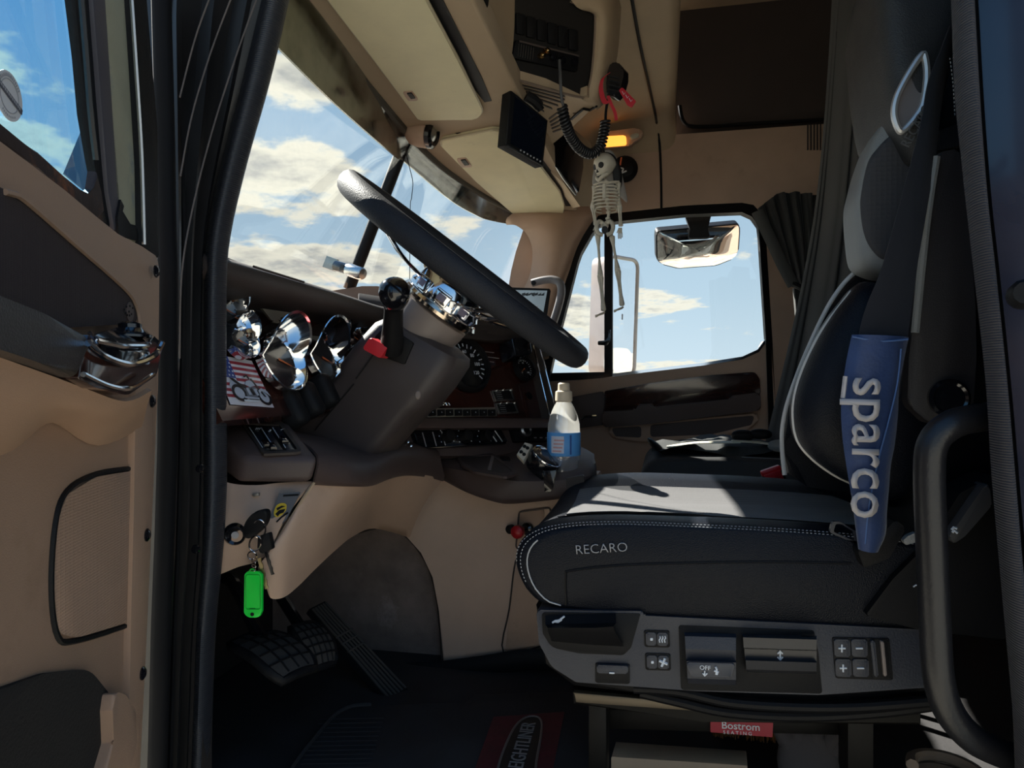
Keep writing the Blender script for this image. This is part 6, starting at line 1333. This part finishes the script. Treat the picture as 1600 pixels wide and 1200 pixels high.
# pelvis
for s_ in (-1, 1):
    put('hip_wing', tube_bm(cr([sp_(945+s_*2, 350, .004), sp_(945+s_*9, 346, .002), sp_(945+s_*13, 354, -.006), sp_(945+s_*10, 364, -.010), sp_(945+s_*3, 367, -.010)], 5), pxm(3.2), 8), BONE, sk_, smooth=60)
put('sacrum', lathe_bm([(0, -pxm(8)), (pxm(3), -pxm(6)), (pxm(6), pxm(2)), (pxm(4), pxm(6)), (0, pxm(7))], sp_(945, 355, .004), (0, 0, 1), 12), BONE, sk_)
slab('pelvis_gap', Ws(cr([(942, 354), (948, 354), (950, 361), (945, 366), (940, 361)], 3, True), YS-.008), (0, .003, 0), BLK, sk_)
def bone(name, a, b, r, par):
    d = (b-a); P = [a+d*t for t in (0, .04, .12, .3, .5, .7, .88, .96, 1)]
    return put(name, tube_bm(P, [r*k for k in (.9, 1.7, 1.5, .85, .8, .85, 1.5, 1.7, .9)], 8), BONE, par, smooth=60)
def limb(nm, J, rads, foot=None, twin=True):
    l_ = bone(nm, J[0], J[1], rads, sk_)
    off = Vector((pxm(1.7), 0, 0))
    bone('lower_bone', J[1]+off, J[2]+off*.6, rads*.75, l_); bone('lower_bone', J[1]-off, J[2]-off*.6, rads*.7, l_)
    put('joint', lathe_bm([(0, -rads*1.8), (rads*1.8, -rads), (rads*1.8, rads), (0, rads*1.8)], J[1], (0, -1, 0), 12), BONE, l_)
    return l_
la_ = limb('arm', [sp_(928, 290), sp_(926, 322), sp_(931, 352)], pxm(2.0))
ra_ = limb('arm', [sp_(967, 285), sp_(968, 322), sp_(970, 354)], pxm(2.0))
for l_, (hx, hy) in ((la_, (932, 356)), (ra_, (969, 360))):
    put('hand', box_bm(sp_(hx, hy), pxm(6), pxm(3), pxm(8), None, pxm(1)), BONE, l_)
    for q in range(4): tube('finger', [sp_(hx-2.6+q*1.8, hy+3), sp_(hx-3+q*2, hy+9), sp_(hx-2.6+q*1.9, hy+13-(q == 3)*2)], pxm(.8), BONE, l_, n=5)
    tube('finger', [sp_(hx-3, hy-1), sp_(hx-5, hy+4)], pxm(.8), BONE, l_, n=5)
ll = limb('leg', [sp_(934, 366), sp_(938, 432), sp_(943, 486)], pxm(2.5))
rl = limb('leg', [sp_(956, 368), sp_(965, 422), sp_(972, 478)], pxm(2.5))
for l_, (fx, fy) in ((ll, (943, 489)), (rl, (972, 481))):
    put('foot', tube_bm([sp_(fx+2, fy-2), sp_(fx, fy), sp_(fx-5, fy+2, -.01), sp_(fx-10, fy+4, -.012)], [pxm(2.2), pxm(2.8), pxm(2.6), pxm(2.0)], 8, flat=(.6, 1)), BONE, l_, smooth=60)
    for q in range(3): tube('toe', [sp_(fx-9, fy+3+q*1.2, -.012), sp_(fx-13, fy+4+q*1.3, -.013)], pxm(.9), BONE, l_, n=5)
tube('hanging_loop', [sp_(946, 242), sp_(944, 236, .0), sp_(940, 232, -.01), sp_(945, 240)], .0012, BLK, sk_, n=5)
# ================================================================== WATER BOTTLE
bt = thing('water_bottle', 'clear water bottle with blue label standing in the centre tray', 'bottle', W(882, 766, 1.47))
bc = WF(881, 768, 1.50); S_ = 1.50/FPX
def pet(name, col):
    m = bpy.data.materials.new(name); m.use_nodes = True; t = m.node_tree; t.nodes.clear(); o = t.nodes.new('ShaderNodeOutputMaterial')
    a = t.nodes.new('ShaderNodeBsdfTransparent'); a.inputs[0].default_value = (*col, 1); g = t.nodes.new('ShaderNodeBsdfGlossy'); g.inputs['Roughness'].default_value = .08; d = t.nodes.new('ShaderNodeBsdfTranslucent'); d.inputs[0].default_value = (.9, .88, .82, 1)
    n_ = t.nodes.new('ShaderNodeTexNoise'); n_.inputs['Scale'].default_value = 30; tcn = t.nodes.new('ShaderNodeTexCoord'); t.links.new(tcn.outputs['Object'], n_.inputs['Vector'])
    bp_ = t.nodes.new('ShaderNodeBump'); bp_.inputs['Strength'].default_value = .6; bp_.inputs['Distance'].default_value = .004; t.links.new(n_.outputs[0], bp_.inputs['Height']); t.links.new(bp_.outputs[0], g.inputs['Normal'])
    m1 = t.nodes.new('ShaderNodeMixShader'); m1.inputs[0].default_value = .32; m2 = t.nodes.new('ShaderNodeMixShader'); m2.inputs[0].default_value = .14
    t.links.new(a.outputs[0], m1.inputs[1]); t.links.new(d.outputs[0], m1.inputs[2]); t.links.new(m1.outputs[0], m2.inputs[1]); t.links.new(g.outputs[0], m2.inputs[2]); t.links.new(m2.outputs[0], o.inputs[0]); return m
PET = pet('pet_plastic', (.95, .96, .96))
put('body', lathe_bm([(0, 0), (20*S_, 0), (23*S_, 4*S_), (23*S_, 14*S_), (21.5*S_, 17*S_), (23*S_, 20*S_), (21.5*S_, 24*S_), (22.5*S_, 30*S_), (22*S_, 48*S_), (25*S_, 50*S_), (25.5*S_, 58*S_), (25.5*S_, 84*S_), (25*S_, 96*S_), (24.5*S_, 106*S_), (21*S_, 120*S_), (16*S_, 132*S_), (11.5*S_, 140*S_), (11*S_, 146*S_)], bc, (0, 0, 1), 32), PET, bt, smooth=60)
lb = put('label', ringlathe_bm([(25.3*S_, 57*S_), (26.2*S_, 58*S_), (26.2*S_, 92*S_), (25.3*S_, 93*S_)], bc, (0, 0, 1), 40), M('label_blue', (.10, .34, .72), .4), bt, smooth=60)
# printed pale patch and stripe of the label, curved with it
def arc_patch(name, a0, a1, z0, z1, mat, r=26.5):
    rows = [[bc+Vector((cos(radians(a0+(a1-a0)*i/8)), sin(radians(a0+(a1-a0)*i/8)), 0))*r*S_+Vector((0, 0, z*S_)) for i in range(9)] for z in (z0, z1)]
    loft(name, rows, mat, lb, thick=.0003, smooth=60)
arc_patch('label_patch', -128, -82, 62, 88, M('label_pale', (.55, .60, .72), .5)); arc_patch('label_stripe', -62, -56, 60, 90, M('label_dark', (.03, .09, .30), .5))
for k in range(4): arc_patch('label_text', -122+k*2, -90+k*3, 64+k*5.5, 66.5+k*5.5, M('label_rose', (.55, .32, .34), .5), 26.7)
put('neck_collar', lathe_bm([(11.5*S_, 140*S_), (13.5*S_, 142*S_), (13.5*S_, 145*S_), (13*S_, 156*S_), (9.5*S_, 158*S_), (9*S_, 168*S_), (7*S_, 170*S_), (0, 170*S_)], bc, (0, 0, 1), 28), M('cap_cream', (.66, .56, .42), .5), bt, smooth=40)
# ================================================================== BLACK GADGET WITH KEYPAD
gd_ = thing('round_gadget', 'black round gadget with glossy face and cream keypad on the centre tray', 'gadget', W(845, 745, 1.46))
gc = W(851, 719, 1.47); ga = Vector((.55, -.25, .80)).normalized()
put('case', lathe_bm([(.020, -.030), (.030, -.026), (.034, -.012), (.036, .004), (.034, .010), (.031, .013)], gc, ga, 32), BLACKG, gd_, smooth=50)
put('glass_face', lathe_bm([(.031, .011), (.029, .014), (.015, .017), (0, .018)], gc, ga, 32), M('face_glass', (.10, .09, .09), .06, coat=1.0, metal=.6), gd_, smooth=60)
put('face_ring', ringlathe_bm([(.031, .012), (.034, .0115), (.0345, .006), (.031, .006)], gc, ga, 32), CHROME, gd_)
kq = [W(807, 709, 1.45), W(820, 690, 1.47), W(832, 694, 1.47), W(818, 721, 1.44)]
kn_ = (kq[1]-kq[0]).cross(kq[3]-kq[0]).normalized(); kn_ = kn_ if kn_.dot(CAM-kq[0]) > 0 else -kn_
kp_ = put('keypad', slab_bm(kq, -kn_*.012, .003, 2), M('keypad_cream', (.48, .44, .36), .5), gd_)
for i in range(2):
    for j in range(2):
        c = kq[0]*(1-.3-.4*i)*(1-.3-.4*j)+kq[1]*(.3+.4*i)*(1-.3-.4*j)+kq[2]*(.3+.4*i)*(.3+.4*j)+kq[3]*(1-.3-.4*i)*(.3+.4*j)
        put('key', lathe_bm([(0, 0), (.0042, 0), (.0036, .002), (0, .0025)], c, kn_, 10), BLACK, kp_)
slab('mount_strap', Ws(rp([(846, 736), (870, 734), (864, 764), (858, 771), (850, 768), (850, 750)], 3), 1.427), (0, .004, 0), BLACKG, gd_, bevel=.001)
put('arm', tube_bm(cr([gc-ga*.028, W(840, 735, 1.46), W(852, 748, 1.44)], 5), .010, 8), BLACK, gd_, smooth=60)
slab('tray_key', [tpp(*p, .008) for p in rp([(779, 712), (795, 713), (799, 719), (783, 718)], 2)], -TP[1]*.006, BLACK, bevel=.0015, label='small black plug lying on the tray by the recess', cat='plug')
# ================================================================== IGNITION KEYS
ig = thing('ignition_switch', 'black ignition switch on the tan panel under the dash', 'ignition switch', WF(370, 848, .97))
ic = WF(369, 834, .985); ia = Vector((.35, -.85, -.05)).normalized()
put('bezel', lathe_bm([(.0, -.01), (.0155, -.01), (.0165, .004), (.013, .009), (.009, .006), (0, .006)], ic, ia, 24), BLACKG, ig)
put('cylinder', lathe_bm([(.0, .0), (.005, .0), (.005, .008), (0, .0085)], ic, ia, 18), GREYP, ig)
kr = thing('key_bunch', 'bunch of keys with a bright green tag hanging from the ignition', 'keys', WF(396, 967, .96))
KY = .955
def kf(px, py, d=0): return WF(px, py, KY+d)
slab('key_bow', [kf(*p, -.005) for p in cr([(378, 836), (384, 815), (398, 800), (413, 797), (417, 806), (412, 822), (400, 834), (388, 842)], 4, True)], (0, .010, 0), BLACK, kr, bevel=.002)
def kring(name, cx_, cy_, rx, ry, r, mat, tilt=0): 
    return put(name, tube_bm([kf(cx_+rx*cos(a)*cos(tilt)-ry*sin(a)*sin(tilt), cy_+rx*cos(a)*sin(tilt)+ry*sin(a)*cos(tilt), .006*sin(a)) for a in [2*pi*k/28 for k in range(28)]], r, 6, closed=True), mat, kr, smooth=60)
PINKM = M('ring_steel', (.75, .66, .62), .2, metal=1)
kring('split_ring', 405, 826, 10, 14, .0013, PINKM); kring('split_ring', 399, 849, 9, 12, .0013, PINKM, .4); kring('split_ring', 394, 868, 7, 6, .0010, PINKM, .3)
for k in range(4): kring('chain_link', 396+k*.3, 876+k*4.4, 2.2, 3.2, .0007, PINKM, k)
tg = slab('green_tag', [kf(*p, -.004) for p in rp([(382, 898, 5), (386, 893, 3), (403, 893, 3), (409, 898, 5), (409, 955, 5), (405, 965, 8), (386, 965, 8), (381, 957, 5)], 5)], (0, .004, 0), M('tag_green', (.005, .62, .05), .35, spec=.4), kr, bevel=.001)
put('tag_rim', tube_bm([kf(*p, -.0045) for p in rp([(384, 898, 4), (407, 898, 4), (407, 952, 4), (384, 952, 4)], 4)], .0006, 5, closed=True), M('tag_green_dark', (.004, .42, .03), .4), tg)
put('tag_hole', lathe_bm([(0, 0), (.0026, 0), (0, .0004)], kf(394, 960, -.0045), (.2, -1, 0), 14), BLACK, tg)
put('tag_eyelet', tube_bm([kf(394+4*cos(a), 893+4*sin(a), -.003) for a in [2*pi*k/16 for k in range(16)]], .0011, 6, closed=True), M('tag_green_dark', (.004, .42, .03), .4), tg)
put('tag_print', tube_bm([kf(390, 951, -.0045), kf(399, 951, -.0045)], .0004, 4), BLACK, tg)
def key(x0, y0, x1, y1, mat, w=3.2):
    d = Vector((x1-x0, y1-y0)); d.normalize(); s = Vector((-d.y, d.x)); n = 9; L_ = []; R_ = []
    for i in range(n):
        t = i/(n-1); p = Vector((x0, y0)).lerp(Vector((x1, y1)), t); L_.append(tuple(p+s*w)); R_.append(tuple(p-s*w*(.4 if i % 2 else .9)))
    slab('key_blade', [kf(*p, .004) for p in L_+R_[::-1]], (0, .0018, 0), mat, kr, smooth=0)
key(405, 872, 417, 920, M('brass_key', (.62, .50, .28), .3, metal=1)); key(414, 858, 426, 898, BLACKG, 2.6)
slab('key_head', [kf(*p, .002) for p in rp([(403, 838), (420, 832), (425, 858), (408, 866), (402, 856)], 3)], (0, .008, 0), BLACK, kr, bevel=.002)
slab('panel_screw', WFs([(393, 772, .995), (404, 770, .995), (404, 775, .995), (395, 776, .995)]), (0, .004, 0), STEEL, kl, bevel=.001)
# ================================================================== DASH CAMERA, WIRE, TABLET, PILLAR HANDLE
dc = thing('dash_camera', 'silver and black dash camera clamped on the windscreen divider', 'camera', W(548, 430, 1.66))
d0 = W(508, 410, 1.66); d1_ = W(566, 428, 1.62); dx = (d1_-d0).normalized(); Ld = (d1_-d0).length
put('silver_barrel', lathe_bm([(0, Ld*.62), (.0145, Ld*.62), (.016, Ld*.65), (.016, Ld*.98), (.013, Ld*1.02), (0, Ld*1.03)], d0, dx, 24), M('brushed_silver', (.70, .70, .68), .25, metal=1), dc)
put('black_barrel', lathe_bm([(0, Ld*.30), (.013, Ld*.30), (.0135, Ld*.62), (0, Ld*.62)], d0, dx, 24), BLACKG, dc)
slab('glass_tab', Ws([(503, 417), (510, 399), (527, 405), (522, 424)], 1.66), (0, .01, 0), M('tab_pale', (.40, .47, .47), .2), dc, bevel=.002)
put('lens', lathe_bm([(0, 0), (.009, 0), (.008, .004), (0, .005)], d0+dx*Ld*.55+Vector((.0, -.013, 0)), (0, -1, 0), 16), BLACKG, dc)
tube('thin_wire', cr([W(636, 222, 1.69), W(634, 235, 1.69), W(640, 262, 1.69), W(645, 285, 1.69), W(643, 310, 1.69), W(641, 330, 1.69), W(640, 470, 1.70)], 8), .0010, BLACK, n=5, label='thin dark wire dangling in front of the windscreen', cat='wire')
tbt = thing('dash_tablet', 'dark framed tablet screen standing on the far dash', 'tablet', W(830, 500, 2.2))
put('frame', slab_bm(Ws(rp([(796, 449), (861, 451), (855, 492), (846, 506), (790, 504)], 3), 2.20), Vector((-.01, .015, 0)), .003, 2), BLACK, tbt)
slab('screen', Ws([(801, 453), (855, 454), (849, 488), (842, 500), (796, 499)], 2.197), (0, .002, 0), M('tablet_screen', (.16, .20, .22), .08, coat=.8, emit=(.25, .32, .36), es=.25), tbt, smooth=0)
rk_ = random.Random(3)
for k in range(7): x = 815+k*5; put('screen_blot', slab_bm(Ws([(x, 458+rk_.random()*3), (x+6, 457), (x+5, 460+rk_.random()*4), (x+1, 462)], 2.1965), Vector((0, .0006, 0))), M('blot_dark', (.03, .035, .04), .3), tbt, smooth=0)
tube('stand', [W(825, 503, 2.21), W(826, 540, 2.22)], .012, BLACK, tbt, n=8)
ph = thing('pillar_handle', 'grey grab handle on the far windscreen pillar', 'grab handle', W(868, 500, 2.45))
tube('bar', cr([W(832, 442, 2.46), W(848, 438, 2.45), W(864, 437, 2.44), W(875, 443, 2.43), W(877, 458, 2.43), W(872, 480, 2.44), W(864, 505, 2.46), W(858, 520, 2.50)], 6), .014, M('handle_grey', (.17, .16, .165), .45), ph, n=12, smooth=60)
lathe('end_plug', [(0, 0), (.009, 0), (.008, .004), (0, .004)], W(834, 442, 2.445), (-.2, -1, 0), BLACK, ph, n=12)
# ================================================================== OUTSIDE MIRRORS
MIRR = M('mirror_glass', (.92, .93, .95), .015, metal=1, var=.0, rvar=0)
def mirror_plate(par, name, c, n, hw, hh, bul, rnd=.04, mat=MIRR):
    n = Vector(n).normalized(); u = n.cross(Vector((0, 0, 1))).normalized(); u = u if u.x > 0 else -u; v = Vector((0, 0, 1))-n*n.z; v.normalize()
    ol = rp([(-hw, -hh), (hw, -hh), (hw, hh), (-hw, hh)], rnd, 8)
    rows = [[c+u*a*s+v*b*s+n*bul*(1-s*s) for a, b in ol] for s in (1, .85, .65, .45, .25, .05)]
    return loft_bm(rows, cv=True, cap=False), ol, u, v, n
wm = thing('wing_mirror', 'tall rectangular wing mirror outside the passenger vent window', 'mirror', W(965, 600, 2.95))
cw = W(972, 495, 2.95); nw = (.80, -.62, -.044)
bm, ol, u, v, n = mirror_plate(wm, 'g', cw, nw, .085, .235, .001)
put('mirror_glass', bm, MIRR, wm, smooth=60)
put('housing', slab_bm([cw+u*a*1.07+v*b*1.04-n*.004 for a, b in ol], -n*.09, .02, 3), M('housing_white', (.60, .58, .60), .35), wm, smooth=50)
put('rim', tube_bm([cw+u*a*1.04+v*b*1.02 for a, b in ol], .008, 8, closed=True), M('rim_grey', (.30, .33, .35), .4), wm, smooth=60)
tube('bracket', [cw-n*.05-v*.20, cw-n*.05-v*.30+Vector((0, -.28, 0))], .014, BLACK, wm, n=8)
lm = thing('look_down_mirror', 'wide convex look down mirror above the passenger window', 'mirror', W(1090, 420, 2.76))
cl_ = W(1090, 388, 2.76); nl = Vector((.12, -.80, -.42)).normalized()
u = Vector((1, 0, 0)); u = (u-nl*u.dot(nl)).normalized(); v = nl.cross(u); v = v if v.z > 0 else -v
ol = rp([(-.150, .045, .02), (-.148, .075, .02), (.148, .078, .02), (.150, .045, .02), (.148, -.045, .04), (.07, -.072, .08), (-.07, -.072, .08), (-.148, -.045, .04)], .03, 6)
rows = [[cl_+u*a*s+v*b*s+nl*.035*(1-s*s) for a, b in ol] for s in (1, .9, .75, .6, .45, .3, .15, .02)]
put('mirror_glass', loft_bm(rows, cv=True), MIRR, lm, smooth=60)
put('housing', slab_bm([cl_+u*a*1.03+v*b*1.05-nl*.003 for a, b in ol], -nl*.05, .012, 3), BLACK, lm, smooth=50)
slab('bracket', Ws(rp([(1070, 336), (1112, 334), (1106, 358), (1110, 371), (1076, 372), (1078, 358)], 3), 2.70), (0, .03, 0), BLACK, lm, bevel=.004)
# ================================================================== UNDER THE SEAT
pk_ = slab('wooden_plank', [WZ(*p, .05) for p in ((955, 1182), (1168, 1196), (1166, 1172), (962, 1158))], (0, 0, -.049), M('raw_wood', (.46, .33, .22), .7, bump=.5, bscale=80), bevel=.003, label='short wooden plank lying under the driver seat', cat='plank')
br_ = thing('hand_brush', 'orange bristled hand brush lying under the driver seat', 'brush', (.17, 1.36, 0))
put('handle_block', box_bm((.17, 1.36, .075), .18, .05, .02, None, .006), M('brush_wood', (.22, .10, .04), .5), br_)
rb = random.Random(11); bm = bmesh.new()
for i in range(420):
    x = .085+.17*rb.random(); y = 1.338+.045*rb.random(); tube_bm([Vector((x, y, .066)), Vector((x+.008*(rb.random()-.5), y-.012*rb.random(), .002))], .0011, 3, caps=False, bm=bm)
put('bristles', bm, M('bristle_orange', (.36, .14, .03), .6, var=.4, vscale=80), br_, kind='stuff')
gv = thing('work_glove', 'dark work glove standing by the maker plate under the seat', 'glove', (.26, 1.17, 0))
GLV = M('glove_knit', (.055, .050, .052), .9, bump=.8, bscale=300)
g0_ = W(1262, 1190, 1.16)
put('palm', pillow_bm([g0_+Vector((a, 0, b)) for a, b in [(.045*cos(t), .055*sin(t)) for t in [2*pi*k/20 for k in range(20)]]], (0, -1, 0), .018, .018, 2.5), GLV, gv, smooth=60)
for k, (a, b, c) in enumerate(((-.045, .05, .055), (-.02, .03, .07), (.012, .03, .06), (.04, .045, .055), (.06, .0, .05))):
    put('finger', tube_bm(cr([g0_+Vector((a*.6, 0, .02)), g0_+Vector((a*.95, -.004, .02+c*.6)), g0_+Vector((a*1.15, -.008, .02+c))], 4), [.013, .013, .013, .0125, .012, .0115, .011, .010, .006], 10), GLV, gv, smooth=60)
rg = pillow('grey_rag', [Vector((.16, 1.10, .012))+Vector((a, b, 0)) for a, b in [(.08*cos(t)*(1+.15*sin(3*t)), .04*sin(t)*(1+.2*cos(4*t))) for t in [2*pi*k/28 for k in range(28)]]], (0, 0, 1), .022, .010, M('rag_grey', (.13, .12, .14), .9, bump=.8, bscale=60, var=.25, vscale=30), label='crumpled grey rag in front of the brush', cat='rag')
cbx = tube('coiled_hose', cr([Vector((.42+.05*cos(a), 1.18+.05*sin(a), .012+.002*k)) for k, a in enumerate([2*pi*q/10 for q in range(26)])], 3), .009, M('hose_tan', (.30, .22, .16), .5), n=8, label='coiled tan hose on the floor behind the seat post', cat='hose')
